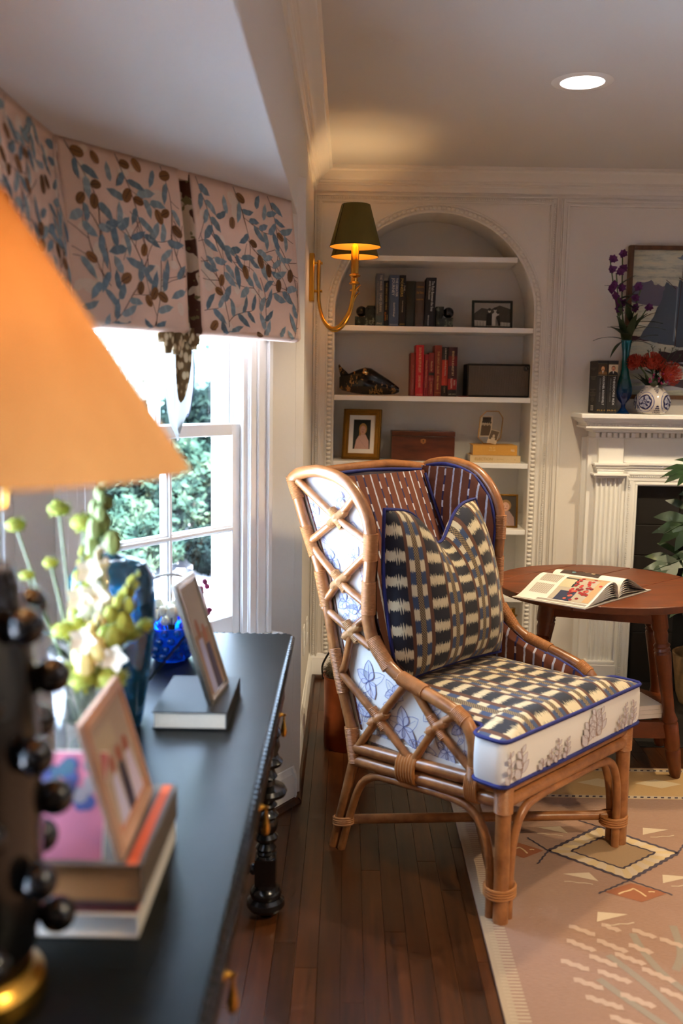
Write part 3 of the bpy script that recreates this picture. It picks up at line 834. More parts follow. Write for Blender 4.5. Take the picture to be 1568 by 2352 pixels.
# rails, stretchers
for z in (0.383, 0.342): pole('front_rail', [CH(0, 0.0, z), CH(CW, 0.0, z)], 0.0195)
for z in (0.343, 0.302): pole('back_rail', [CH(0, -0.535, z), CH(CW, -0.535, z)], 0.0185)
pole('stretcher', [CH(0, -0.600, 0.092), CH(CW, -0.015, 0.094)], 0.0155); pole('stretcher', [CH(CW, -0.600, 0.092), CH(0, -0.015, 0.094)], 0.0155)
MB().fbox(lambda a, b, c: CH(a, b, c), 0.01, CW-0.01, -0.55, -0.005, 0.372, 0.396).build('seat_deck', 'toile', chair, smooth=False)
# seat cushion: T-shaped, boxed
def cush_outline(n=8):
    P = [(0.03, -0.53), (CW-0.03, -0.53), (CW-0.03, -0.085), (CW+0.045, -0.075), (CW+0.045, 0.028), (-0.045, 0.028), (-0.045, -0.075), (0.03, -0.085)]
    out = []
    rad = 0.028
    for i, p in enumerate(P):
        p0, p1, p2_ = V(P[i-1]), V(p), V(P[(i+1) % len(P)])
        a = p1+(p0-p1).normalized()*rad; b = p1+(p2_-p1).normalized()*rad
        for k in range(4): t = k/3; out.append(((1-t)**2*a+2*t*(1-t)*p1+t*t*b))
    # densify the straights
    dense = []
    for i in range(len(out)):
        a, b = out[i], out[(i+1) % len(out)]; m_ = max(1, int((b-a).length/0.03))
        for k in range(m_): dense.append(a.lerp(b, k/m_))
    return dense
ol = cush_outline(); ctr = V((CW/2, -0.083))
ZT = lambda p: 0.520
def cpt(p, z): return CH(p.x, p.y, z)
w = MB(); n = len(ol); vs = []; rows = [(1.0, 0.400), (1.02, 0.425), (1.028, 0.46), (1.02, 0.495), (1.0, 0.522)]
def off(p, k):  # push outline outwards a little in the middle of the boxing
    d = (p-ctr); return p+d.normalized()*(k-1)*0.25
for k, z in rows: vs += [cpt(off(p, k), z) for p in ol]
fs = [(j*n+i, j*n+(i+1) % n, (j+1)*n+(i+1) % n, (j+1)*n+i) for j in range(len(rows)-1) for i in range(n)]
w.add(vs, fs)
box_ = w.build('cushion_boxing', 'toile', chair, angle=60)
bm = bmesh.new()     # crowned top with stripe uv
w = MB(); vs = []; uv = []; rings = 8
for j in range(rings):
    t = j/rings
    for p in ol:
        q = p.lerp(ctr, t); z = 0.522+0.036*math.sin(math.pi/2*min(1, t*1.8))
        vs.append(cpt(q, z)); uv.append((q.x+0.01, q.y))
vs.append(cpt(ctr, 0.558)); uv.append((ctr.x+0.01, ctr.y))
fs = [(j*n+i, j*n+(i+1) % n, (j+1)*n+(i+1) % n, (j+1)*n+i) for j in range(rings-1) for i in range(n)]+[((rings-1)*n+i, (rings-1)*n+(i+1) % n, rings*n) for i in range(n)]
bm.free()
w.add(vs, fs, None, uv); w.build('seat_cushion', 'ikat', chair, angle=60)
MB().tube([cpt(off(p, 1.012), 0.523) for p in ol], 0.0058, 8, True).build('piping', 'bluepipe', chair)
MB().tube([cpt(off(p, 1.012), 0.401) for p in ol], 0.0058, 8, True).build('piping', 'bluepipe', chair)
# floral print on the front and left boxing
pr = PR(lambda x, y, h: CH(x, 0.0335+h*1.5+0.0055*math.sin(math.pi*(y-0.40)/0.12), y))
ink, tone, red = C(176, 158, 158), C(216, 212, 218), C(170, 130, 124)
rg = random.Random(5)
def sprig(x, y0, h, n, wd):
    pr.line([(x+0.004*math.sin(5*t/6), y0+h*t/6) for t in range(7)], 0.0022, red)
    for k in range(n):
        t = k/n; yy = y0+h*t; d = 1 if k % 2 else -1
        L = wd*(1.1-0.6*t)
        a = math.pi/2-d*0.75
        lf = []; rt = []
        for i in range(7):
            q = i/6; ww = L*0.26*math.sin(math.pi*q)
            xx = x+math.cos(a)*L*q; y_ = yy+math.sin(a)*L*q
            lf.append((xx-math.sin(a)*ww, min(0.515, y_+math.cos(a)*ww))); rt.append((xx+math.sin(a)*ww, min(0.515, y_-math.cos(a)*ww)))
        pr.poly(lf+rt[::-1], tone, 0.6); pr.line(lf, 0.0016, ink); pr.line(rt, 0.0016, ink)
for (x, y0, h, n, wd) in ((0.02, 0.412, 0.085, 6, 0.045), (0.125, 0.408, 0.03, 3, 0.03), (0.165, 0.408, 0.05, 4, 0.026), (0.20, 0.408, 0.07, 7, 0.026), (0.245, 0.408, 0.06, 6, 0.026), (0.36, 0.412, 0.075, 6, 0.05), (0.40, 0.43, 0.075, 7, 0.05), (0.43, 0.43, 0.075, 6, 0.04), (0.54, 0.41, 0.05, 4, 0.024), (0.575, 0.41, 0.08, 8, 0.026), (0.625, 0.41, 0.08, 7, 0.028), (-0.03, 0.41, 0.09, 6, 0.03)):
    sprig(x, y0, h, n, wd)
pr.build('floral_print', chair)

# ---- pillow with a chopped top
pil = thing('throw_pillow', 'navy and cream ikat pillow with a dented top leaning in the chair', 'pillow', CH(0.30, -0.45, 0.56))
def pillow(front_):
    def fn(a, b):
        x = 2*a-1; y = 2*b-1
        ed = (1-abs(x)**2.8)*(1-abs(y)**2.8)
        th = 0.092*max(0, ed)**0.55
        w_ = 0.285-0.062*max(0, y)**1.5-0.030*max(0, -y)**3      # narrower at the ears
        px = x*w_*(1-0.05*(1-abs(y)**2))
        pz = y*0.255*(1-0.05*(1-abs(x)**2))
        dent = math.exp(-((x-0.06)/0.36)**2)*max(0, y+0.15)**1.6
        pz -= 0.088*dent
        s_ = (th if front_ else -th*0.75)*(1-0.5*dent)
        lean = -0.085*(pz/0.52)
        return CH(0.305-0.012*y+px, -0.462+s_+lean, 0.810+pz)
    return fn
uvq = lambda a, b: (0.56*a+0.020, 0.49*b)
MB().grid(pillow(True), 40, 40, uvs=uvq).build('pillow_front', 'ikat', pil, angle=70)
MB().grid(pillow(False), 30, 30, uvs=uvq).build('pillow_back', 'ikat', pil, angle=70)
fpp = pillow(True); N = 30
edge = [fpp(i/N, 0) for i in range(N)]+[fpp(1, i/N) for i in range(N)]+[fpp(1-i/N, 1) for i in range(N)]+[fpp(0, 1-i/N) for i in range(N)]
MB().tube(edge, 0.0058, 7, True).build('piping', 'bluepipe', pil)
# ================================================================== VALANCES
def linen(name, c1, c2, k):
    t = NT(name); col = t.mix(t.noise(t.coord(), 14, 3), c1, c2)
    d = t.n.new('ShaderNodeBsdfDiffuse'); t.l.new(col, d.inputs[0]); tl = t.n.new('ShaderNodeBsdfTranslucent'); t.l.new(col, tl.inputs[0])
    mx = t.n.new('ShaderNodeMixShader'); mx.inputs[0].default_value = k; t.l.new(d.outputs[0], mx.inputs[1]); t.l.new(tl.outputs[0], mx.inputs[2]); t.l.new(mx.outputs[0], t.out.inputs[0]); return t.m
M['valance'] = linen('blush_linen', C(216, 190, 172), C(226, 200, 182), 0.12)
def brownprint(name):
    t = NT(name); co = t.coord()
    f = t.noise(co, 16, 2, 0.4); g = t.noise(co, 42, 2)
    a = t.mix(t.math('GREATER_THAN', f, 0.52), C(74, 38, 18), C(196, 176, 150)); a = t.mix(t.math('GREATER_THAN', g, 0.62), a, C(110, 100, 62))
    t.set(color=a, rough=0.85); return t.m
M['brownprint'] = brownprint('brown_leaf_print')
def spotprint(name):
    t = NT(name); vo = t.n.new('ShaderNodeTexVoronoi'); vo.inputs['Scale'].default_value = 75; t.l.new(t.coord(scale=(1, 1, 0.6)), vo.inputs['Vector'])
    c = t.ramp(vo.outputs['Distance'], [(0.0, C(226, 212, 180)), (0.38, C(214, 196, 158)), (0.55, C(112, 86, 46)), (0.9, C(88, 70, 40))])
    z = t.xyz(t.coord())[2]
    t.set(color=c, rough=0.85); return t.m
M['spotprint'] = spotprint('olive_spot_print')
def sheer(name):
    t = NT(name)
    d = t.n.new('ShaderNodeBsdfDiffuse'); d.inputs[0].default_value = C(170, 166, 156)
    tl = t.n.new('ShaderNodeBsdfTranslucent'); tl.inputs[0].default_value = C(150, 150, 148)
    mx = t.n.new('ShaderNodeMixShader'); mx.inputs[0].default_value = 0.35; t.l.new(d.outputs[0], mx.inputs[1]); t.l.new(tl.outputs[0], mx.inputs[2])
    t.l.new(mx.outputs[0], t.out.inputs[0]); return t.m
M['sheer'] = sheer('thin_white_lining')

VH = 0.41
def vprof(h):
    """valance section: h 0 top .. 1 bottom hem, then the roll under; returns (forward, z)"""
    if h <= 1: return (0.012*math.sin(math.pi*h)+0.040*h**1.5, BZ-0.0005-VH*h*0.971)
    t = (h-1)*math.pi*2.2
    return (0.040+0.002-0.022*(1-math.cos(t)), BZ-0.0005-VH*0.971-0.014*math.sin(t))
def vine_print(fn, W, parent, seed, skip=None):
    pr = PR(fn); rg = random.Random(seed)
    cb = [C(126, 150, 160), C(114, 138, 152), C(140, 160, 168), C(102, 128, 144)]; cn = [C(128, 88, 44), C(112, 76, 38), C(142, 100, 54)]; cs = C(88, 60, 54); cw = C(224, 208, 190)
    def ok(x, y): return 0.004 < x < W-0.004 and 0.004 < y < 1.22*VH
    def shape(pts, col, k):
        if all(ok(*p) for p in pts): pr.poly(pts, col, k)
    for i in range(int(W*60)):      # pale ghost leaves in the ground
        x, y = rg.uniform(0, W), rg.uniform(0, VH); a = rg.uniform(0, 3.14); s = rg.uniform(0.012, 0.030)
        shape([(x+s*math.cos(t)*math.cos(a)-0.6*s*math.sin(t)*math.sin(a), y+s*math.cos(t)*math.sin(a)+0.6*s*math.sin(t)*math.cos(a)) for t in [2*math.pi*q/10 for q in range(10)]], cw, 0.5)
    taken = []
    def free(x, y, d):
        if any((x-p)**2+(y-q)**2 < d*d for p, q in taken): return False
        taken.append((x, y)); return True
    def leaf(x, y, a, L, wd, col, k=1.6):
        bend = rg.uniform(-0.5, 0.5); lf = []; rt = []
        if not free(x+math.cos(a)*L*0.6, y+math.sin(a)*L*0.6, 0.027): return
        for i in range(8):
            t = i/7; aa = a+bend*(t-0.3); ww = wd*math.sin(math.pi*t**0.8)*(1+0.15*math.sin(11*t))
            xx = x+math.cos(aa)*L*t; yy = y+math.sin(aa)*L*t
            lf.append((xx-math.sin(aa)*ww, yy+math.cos(aa)*ww)); rt.append((xx+math.sin(aa)*ww, yy-math.cos(aa)*ww))
        if all(ok(*p) for p in lf+rt):
            for i in range(7): pr.poly([lf[i], lf[i+1], rt[i+1], rt[i]], col if i % 3 else tuple(min(1, c*1.18) for c in col[:3])+(1,), k)
    def nut(x, y, a, s):
        if not free(x+math.cos(a)*s*0.7, y+math.sin(a)*s*0.7, 0.026): return
        pts = [(x+s*(1+math.cos(t))*0.5*math.cos(a)*1.25-0.42*s*math.sin(t)*math.sin(a), y+s*(1+math.cos(t))*0.5*math.sin(a)*1.25+0.42*s*math.sin(t)*math.cos(a)) for t in [2*math.pi*q/12 for q in range(12)]]
        if all(ok(*p) for p in pts):
            pr.poly(pts, rg.choice(cn), 2.2); pr.line([(x+s*q*0.12*math.cos(a), y+s*q*0.12*math.sin(a)) for q in range(9)], 0.0016, C(60, 36, 22), 2.8)
    def vine(x, y, a, n, curl, depth=0):
        pts = [(x, y)]
        for i in range(n):
            a += curl+rg.uniform(-0.12, 0.12); x += math.cos(a)*0.011; y += math.sin(a)*0.011; pts.append((x, y))
            if i % 2 == 1:
                d = 1 if (i//2) % 2 else -1
                if rg.random() < 0.76: leaf(x, y, a+d*rg.uniform(0.5, 1.0), rg.uniform(0.046, 0.068), rg.uniform(0.0085, 0.0125), rg.choice(cb))
                else: nut(x, y, a+d*rg.uniform(0.6, 1.2), rg.uniform(0.026, 0.034))
            if depth == 0 and i in (n//3, 2*n//3): vine(x, y, a+rg.choice([-1, 1])*0.8, n//2, -curl*1.5, 1)
        run = []
        for p in pts+[(-1, -1)]:
            if ok(*p): run.append(p)
            else:
                if len(run) > 1: pr.line(run, 0.0022 if depth == 0 else 0.0016, cs, 1.2)
                run = []
        if depth == 0: leaf(x, y, a, 0.05, 0.009, rg.choice(cb))
    k = int(W/0.15)+2
    for i in range(-1, k):
        vine(0.02+i*0.15, 0.006, R(58), 22, rg.uniform(0.0, 0.04))
        vine(0.09+i*0.15, VH*1.12, R(-62), 20, rg.uniform(-0.04, 0.0))
        vine(0.05+i*0.15, VH*0.34, R(48), 16, rg.uniform(-0.03, 0.05))
        vine(0.12+i*0.15, VH*0.80, R(-130), 16, rg.uniform(-0.05, 0.03))
    for i in range(int(W*900)):     # loose sprigs fill the gaps
        x, y = rg.uniform(0.01, W-0.01), rg.uniform(0.012, VH*0.99); a = rg.uniform(0, 6.28)
        if any((x-p)**2+(y-q)**2 < 0.034**2 for p, q in taken): continue
        if rg.random() < 0.75: leaf(x-math.cos(a)*0.03, y-math.sin(a)*0.03, a, rg.uniform(0.044, 0.06), rg.uniform(0.008, 0.0115), rg.choice(cb))
        else: nut(x-math.cos(a)*0.02, y-math.sin(a)*0.02, a, rg.uniform(0.026, 0.034))
    pr.build('vine_print', parent)
HM = 1.22
def vpanel(root, fn0, A0, A1, wave, seed, flip):
    """fn0(a, forward, z)"""
    def fn(a, b):
        aa = A0+(A1-A0)*a; f_, z = vprof(b*HM); ed = 0
        return fn0(aa, f_+0.004*math.sin(wave*aa)*b, z)
    p = MB().grid(fn, 30, 26).build('valance_panel', 'valance', root, angle=60, solid=0.003)
    W = A1-A0
    def pm(x, y, h):
        b = y/VH; f_, z = vprof(b); f2, z2 = vprof(b+0.01)
        d = V((0, f2-f_, z2-z)); n = V((0, -d.z, d.y)).normalized()      # forward-pointing normal in (f,z)
        aa = A0+x
        return fn0(aa, f_+0.004*math.sin(wave*aa)*(b/HM)+(0.0022+h)*n.y, z+(0.0022+h)*n.z)
    vine_print(pm, W, p, seed)
    return p
val = thing('window_valance', 'blush valance printed with blue vines over the angled bay window', 'valance', BW(0.43, 0.0, BZ-0.45), 'bay window valances')
def VB(a, f_, z): return BW(a, -f_, z)
vpanel(val, VB, -0.004, 0.382, 14, 21, False); vpanel(val, VB, 0.424, 0.862, 14, 8, False)
MB().fbox(lambda a, f_, z: VB(a, f_, z), -0.02, 0.86, -0.11, 0.0, BZ-0.022, BZ-0.001).build('mounting_board', 'valance', val, smooth=False)
# side return at the right end, towards the wall
MB().grid(lambda a, b: VB(0.862, vprof(b*1.05)[0]-a*(vprof(b*1.05)[0]+0.10), vprof(b*1.05)[1]), 4, 20).build('valance_return', 'valance', val, solid=0.003)
# inverted pleat in brown print
MB().grid(lambda a, b: VB(0.380+0.046*a, vprof(b*1.15)[0]-0.020*math.sin(math.pi*a)+0.004*math.sin(9*a), vprof(b*1.15)[1]-0.006), 10, 24).build('pleat', 'brownprint', val, angle=70, solid=0.002)
# gathered knot and hanging tail
w = MB(); rg = random.Random(3)
for i in range(9):
    a0 = 0.318+i*0.0135
    d_ = rg.uniform(0.036, 0.060)*(1.2 if i in (1, 3, 4) else 0.85)
    w.grid(lambda a, b, a0=a0, d_=d_, i=i: VB(a0+0.0135*math.cos(2*math.pi*a)*(0.5+0.8*math.sin(math.pi*min(1, b*0.9+0.1)))-0.010*(b)*(4-i)*0.25, 0.012+0.010*math.sin(2*math.pi*a)+0.006*(i % 2), BZ-0.398-d_*b*1.15), 10, 7, cu=True)
w.build('knot', 'spotprint', val, angle=80)
def tail(a, b):
    wd = 0.050*(math.sin(math.pi*min(1, 0.30+b*0.62)))**0.7*(1 if b < 0.75 else max(0.12, 1-((b-0.75)/0.25)**1.6))
    fold = 0.010*math.sin(3.2*math.pi*a)*(1-b*0.3)
    return VB(0.392+(a-0.5)*wd*2.3+0.006*math.sin(3*b)-0.010*b, -0.005+fold, BZ-0.425-0.255*b+0.025*(a-0.5)*(b > 0.8))
MB().grid(tail, 22, 26).build('tail', 'sheer', val, angle=80)
def tail2(a, b): p = tail(0.56+(a-0.5)*0.50*(1-b)**0.5, b*0.66); return p-NO*0.003
MB().grid(tail2, 10, 18).build('tail_stripe', 'spotprint', val, angle=80)
MB().tube([tail(1.0, i/20)-NO*0.001 for i in range(21)], 0.0022, 6).build('tail_piping', plain('slate_blue_piping', C(112, 124, 152), 0.8), val)

val2 = thing('window_valance', 'blush vine-print valance along the long side of the bay', 'valance', (XB+0.12, 1.3, BZ-0.45), 'bay window valances')
def VS(a, f_, z): return V((-0.662+f_, 2.212-a, z))
vpanel(val2, VS, 0.0, 0.80, 14, 33, True); vpanel(val2, VS, 0.84, 1.9, 14, 34, True)
MB().grid(lambda a, b: VS(0.80+0.04*a, vprof(b*1.15)[0]-0.020*math.sin(math.pi*a), vprof(b*1.15)[1]-0.006), 10, 24).build('pleat', 'brownprint', val2, angle=70, solid=0.002)

# ================================================================== CONSOLE TABLE
TZ = 0.735
TX0, TX1, TY0, TY1 = -0.525, -0.146, 0.42, 2.612
con = thing('console_table', 'long black console table with rope-carved edge and turned legs', 'console table', ((TX0+TX1)/2, (TY0+TY1)/2, 0))
MB().box(TX0, TX1, TY0, TY1, TZ-0.022, TZ).build('table_top', 'blacktop', con, bevel=0.006)
w = MB()
def rope(w, A, B, r=0.0112, pitch=0.0215):
    A, B = V(A), V(B); L = (B-A).length; k = int(L/pitch); d = (B-A).normalized()
    q = V((0, 0, 1)).cross(d)
    for i in range(k):
        c = A+d*(pitch*(i+0.5)); t = (d*0.75+V((0, 0, 1))*0.55+q*0.0).normalized()
        rot = t.to_track_quat('Z', 'Y').to_matrix()
        w.ball(c, (r*0.85, r*0.95, r*1.35), 7, 5, rot=rot)
rope(w, (TX1+0.001, TY0, TZ-0.011), (TX1+0.001, TY1, TZ-0.011)); rope(w, (TX0, TY1+0.001, TZ-0.011), (TX1, TY1+0.001, TZ-0.011)); rope(w, (TX0, TY0-0.001, TZ-0.011), (TX1, TY0-0.001, TZ-0.011))
tag(w.build('rope_edge', 'black', con), kind='stuff')
AX_ = TX1-0.020
MB().box(TX0+0.03, AX_, TY0+0.05, TY1-0.05, TZ-0.175, TZ-0.022).build('apron', 'black', con, bevel=0.004)
for yc in (0.70, 1.225, 1.757, 2.282):
    d = MB().box(AX_-0.004, AX_+0.006, yc-0.25, yc+0.25, TZ-0.162, TZ-0.036).build('drawer', 'black', con, bevel=0.004)
    k = MB(); k.lathe([(0.010, 0), (0.012, 0.002), (0.006, 0.006), (0.003, 0.012), (0.004, 0.018), (0, 0.02)], (AX_+0.006, yc, TZ-0.120), 10, Quaternion((0, 1, 0), R(90)))
    k.lathe([(0.002, 0.004), (0.0035, -0.012), (0.0065, -0.026), (0.0085, -0.040), (0.006, -0.050), (0, -0.054)], (AX_+0.020, yc, TZ-0.124), 10)
    k.build('drop_pull', 'brass', d)
legp = [(0.020, 0.0), (0.022, 0.012), (0.046, 0.020), (0.052, 0.030), (0.050, 0.044), (0.040, 0.052), (0.043, 0.062), (0.040, 0.074), (0.030, 0.082), (0.028, 0.094)]
legq = [(0.026, 0.165), (0.024, 0.172), (0.027, 0.178), (0.024, 0.184), (0.028, 0.192), (0.023, 0.200), (0.020, 0.206), (0.031, 0.216), (0.033, 0.224), (0.024, 0.234), (0.030, 0.246), (0.033, 0.262), (0.029, 0.276), (0.034, 0.284), (0.026, 0.292), (0.022, 0.302), (0.030, 0.312), (0.022, 0.322), (0.024, 0.330), (0.052, 0.342), (0.056, 0.352), (0.050, 0.362), (0.024, 0.370), (0.022, 0.382), (0.030, 0.392), (0.024, 0.402), (0.022, 0.414), (0.040, 0.424), (0.044, 0.434), (0.034, 0.444), (0.030, 0.456), (0.036, 0.474), (0.032, 0.498), (0.040, 0.510), (0.036, 0.520), (0.030, 0.530), (0.034, 0.545), (0.034, 0.59)]
LX = (TX0+0.060, TX1-0.055); LY = (TY0+0.12, TY1-0.175)
for x in LX:
    for y in LY:
        w = MB(); w.lathe(legp, (x, y, 0), 28); w.lathe(legq, (x, y, 0), 28); w.box(x-0.028, x+0.028, y-0.028, y+0.028, 0.092, 0.166)
        w.build('leg', 'black', con)

for y in LY:
    w = MB()
    for i in range(7): w.ball((LX[1]-0.034-i*0.017, y, 0.128), (0.011, 0.016, 0.016), 10, 6)
    w.tube([(LX[0], y, 0.128), (LX[1], y, 0.128)], 0.010, 10)
    w.build('stretcher', 'black', con)

# ================================================================== LAMP
lx, ly = -0.412, 0.995
lamp = thing('table_lamp', 'knobby black table lamp with a glowing amber cone shade', 'lamp', (lx, ly, TZ))
MB().lathe([(0.078, 0), (0.082, 0.006), (0.080, 0.022), (0.070, 0.030), (0.066, 0.036), (0.066, 0.040)], (lx, ly, TZ), 36).build('lamp_base', 'brass', lamp)
body = [(0.060, 0.040), (0.072, 0.060), (0.080, 0.12), (0.082, 0.20), (0.083, 0.28), (0.080, 0.36), (0.072, 0.43), (0.064, 0.475), (0.058, 0.490), (0.030, 0.494), (0.016, 0.497), (0.014, 0.52), (0.012, 0.56)]
MB().lathe(body, (lx, ly, TZ), 40).build('lamp_body', 'black', lamp)
rg = random.Random(2); k = 0
knob = MB().ball((0, 0, 0), 0.0205, 18, 12); kme = None
for j in range(6):
    z = 0.085+j*0.070
    rr = 0.086 if j < 5 else 0.080
    for i in range(5):
        a = R(72*i+(36 if j % 2 else 0)+16)
        if kme is None: b = knob.build('knob', 'black', None, keep=True); kme = b.data
        else: b = bpy.data.objects.new('knob', kme); COL.objects.link(b)
        b.parent = lamp; b.location = (rr*1.10*math.cos(a), rr*1.10*math.sin(a), z)
def shademat(name, c1, c2):
    t = NT(name)
    co = t.coord(scale=(1, 1, 0.25)); f = t.noise(co, 16, 3)
    col = t.mix(f, c1, c2)
    d = t.n.new('ShaderNodeBsdfDiffuse'); t.l.new(col, d.inputs[0])
    tl = t.n.new('ShaderNodeBsdfTranslucent'); t.l.new(col, tl.inputs[0])
    mx = t.n.new('ShaderNodeMixShader'); mx.inputs[0].default_value = 0.28; t.l.new(d.outputs[0], mx.inputs[1]); t.l.new(tl.outputs[0], mx.inputs[2])
    t.l.new(mx.outputs[0], t.out.inputs[0]); return t.m
M['shade'] = shademat('amber_silk_shade', C(150, 99, 52), C(168, 116, 64))
SB, ST = 1.330, 1.640
MB().grid(lambda a, b: (lx+(0.246+(0.042-0.246)*b)*math.cos(2*math.pi*a), ly+(0.246+(0.042-0.246)*b)*math.sin(2*math.pi*a), SB+(ST-SB)*b), 64, 10, cu=True).build('lamp_shade', 'shade', lamp, angle=60)
w = MB()
w.tube([(lx-0.055, ly, TZ+0.555), (lx-0.062, ly, TZ+0.66), (lx-0.045, ly, TZ+0.80), (lx, ly, ST+0.005)], 0.0025, 6); w.tube([(lx+0.055, ly, TZ+0.555), (lx+0.062, ly, TZ+0.66), (lx+0.045, ly, TZ+0.80), (lx, ly, ST+0.005)], 0.0025, 6)
w.tube([(lx-0.055, ly, TZ+0.555), (lx+0.055, ly, TZ+0.555)], 0.003, 6); w.ball((lx, ly, ST+0.016), 0.010, 10, 8)
for a in (0, 120, 240): w.tube([(lx, ly, ST-0.002), (lx+0.042*math.cos(R(a)), ly+0.042*math.sin(R(a)), ST-0.002)], 0.002, 5)
w.build('harp', 'brass', lamp)
def bulbmat(name, col, s):
    t = NT(name); e = t.n.new('ShaderNodeEmission'); e.inputs[0].default_value = col; e.inputs[1].default_value = s
    t.l.new(e.outputs[0], t.out.inputs[0]); return t.m
M['bulb'] = bulbmat('warm_bulb', (1.0, 0.72, 0.36, 1), 18)
M['dimbulb'] = bulbmat('dim_warm_bulb', (1.0, 0.62, 0.27, 1), 2.2)
MB().lathe([(0.012, 0), (0.014, 0.02), (0.028, 0.05), (0.030, 0.07), (0.020, 0.09), (0.0, 0.098)], (lx, ly, TZ+0.585), 16).build('bulb', 'dimbulb', lamp)
def pt(name, loc, w, col, r):
    d = bpy.data.lights.new(name, 'POINT'); d.energy = w; d.color = col; d.shadow_soft_size = r
    o = bpy.data.objects.new(name, d); o.location = loc; COL.objects.link(o); return o
pt('lamp_light', (lx, ly, TZ+0.715), LAMP_W, (1.0, 0.62, 0.27), 0.03)

# ================================================================== WALL SCONCE (two arms)
sy = 4.115
sc = thing('wall_sconce', 'brass wall sconce with two arms and olive green shades', 'sconce', (XL+0.015, sy, 1.77))
M['olive'] = plain('olive_card', C(104, 92, 34), 0.75, var=0.06, scale=60)
def gilt(name):
    t = NT(name); t.set(color=C(214, 160, 60), rough=0.45, metal=0.6); return t.m
M['gilt'] = gilt('gilt_lining')
MB().box(XL+0.0005, XL+0.022, sy-0.032, sy+0.032, 1.775, 1.972).build('backplate', 'brass', sc, bevel=0.004)
for sgn, y1 in ((-1, 3.985), (1, 4.285)):
    dx = 0.190
    cx, cy = XL+dx, y1
    w = MB()
    ys = lambda t: sy+sgn*0.016+(y1-sy-sgn*0.016)*t
    P = [(XL+0.040, ys(0), 1.945), (XL+0.040, ys(0), 1.82), (XL+0.044, ys(0.03), 1.76), (XL+0.062, ys(0.18), 1.70), (XL+0.095, ys(0.42), 1.665), (XL+0.13, ys(0.66), 1.672), (XL+0.165, ys(0.85), 1.72), (XL+0.182, ys(0.95), 1.78), (XL+dx, ys(1), 1.86)]
    w.tube(smooth_path(P, 7), 0.0072, 10); w.tube(smooth_path(P[5:8]+[(XL+0.196, ys(1.0), 1.815), (XL+0.215, ys(1.04), 1.835)], 6), [0.006]*18+[0.0055, 0.005, 0.0045, 0.004, 0.003, 0.002, 0.001][:7], 8)
    w.tube([(XL+0.02, ys(0), 1.935), (XL+0.055, ys(0), 1.935)], 0.004, 8); w.tube([(XL+0.02, ys(0), 1.82), (XL+0.055, ys(0), 1.82)], 0.004, 8)
    w.build('arm', 'brass', sc)
    MB().lathe([(0.006, 1.835), (0.018, 1.838), (0.020, 1.842), (0.018, 1.846), (0.008, 1.848), (0.009, 1.862), (0.022, 1.868), (0.024, 1.873), (0.016, 1.877), (0.016, 1.985), (0.012, 1.99), (0.010, 2.0)], (cx, cy, 0), 18, rf=lambda a: 1+0.05*math.sin(8*a)).build('candle', 'brass', sc)
    w = MB().lathe([(0.008, 1.998), (0.011, 2.012), (0.016, 2.03), (0.014, 2.052), (0.006, 2.075), (0.0, 2.085)], (cx, cy, 0), 14); w.build('bulb', 'bulb', sc)
    r0, r1, z0, z1 = 0.104, 0.058, 1.985, 2.150
    sh = MB().grid(lambda a, b: (cx+(r0+(r1-r0)*b)*math.cos(2*math.pi*a), cy+(r0+(r1-r0)*b)*math.sin(2*math.pi*a), z0+(z1-z0)*b), 48, 4, cu=True).build('shade', 'olive', sc, angle=60)
    MB().grid(lambda a, b: (cx+(r0-0.0018+(r1-r0)*b)*math.cos(-2*math.pi*a), cy+(r0-0.0018+(r1-r0)*b)*math.sin(-2*math.pi*a), z0+(z1-z0)*b), 48, 4, cu=True).build('shade_lining', 'gilt', sh, angle=60)
    w = MB().tube([(cx+r0*math.cos(a), cy+r0*math.sin(a), z0) for a in [2*math.pi*i/40 for i in range(40)]], 0.0016, 5, True)
    w.tube([(cx+r0*1.005*math.cos(R(215)), cy+r0*1.005*math.sin(R(215)), z0), (cx+r1*1.005*math.cos(R(215)), cy+r1*1.005*math.sin(R(215)), z1)], 0.0012, 5); w.build('shade_trim', plain('dark_olive_tape', C(52, 48, 20), 0.8), sh)
    pt('sconce_light', (cx, cy, 2.098), SCONCE_W, (1.0, 0.66, 0.30), 0.012)

# ================================================================== RECESSED DOWNLIGHTS
def downlight(x, y, label, k=1.0):
    t = thing('recessed_downlight', label, 'downlight', (x, y, CZ-0.006), 'ceiling downlights')
    MB().lathe([(0.070, CZ-0.001), (0.072, CZ-0.004), (0.095, CZ-0.004), (0.100, CZ-0.0005)], (x, y, 0), 40).build('trim_ring', 'trimwhite', t)
    MB().lathe([(0.0, CZ-0.0025), (0.071, CZ-0.0025)], (x, y, 0), 40).build('lens', bulbmat('downlight_lens', (1.0, 0.90, 0.86, 1), 5.0) if 'dl' not in M else M['dl'], t, smooth=False)
    d = bpy.data.lights.new('downlight_beam', 'SPOT'); d.energy = DOWNLIGHT_W*k; d.spot_size = R(112); d.spot_blend = 0.4; d.color = (1.0, 0.79, 0.50); d.shadow_soft_size = 0.06
    o = bpy.data.objects.new('downlight_beam', d); o.location = (x, y, CZ-0.02); COL.objects.link(o)
downlight(0.745, 3.28, 'round recessed ceiling downlight, lit, above the armchair', 1.1)
for x, y, lb, k_ in ((1.90, 3.35, 'in front of the fireplace', 1.4), (1.45, 0.75, 'near the console lamp', 2.6), (3.1, 0.75, 'in the far right of the room', 2.6)): downlight(x, y, 'added ceiling downlight, out of view, '+lb, k_)  # extra downlights out of view, placed to brighten the mantel and seat
SH = [z_+0.0008 for z_ in SH]
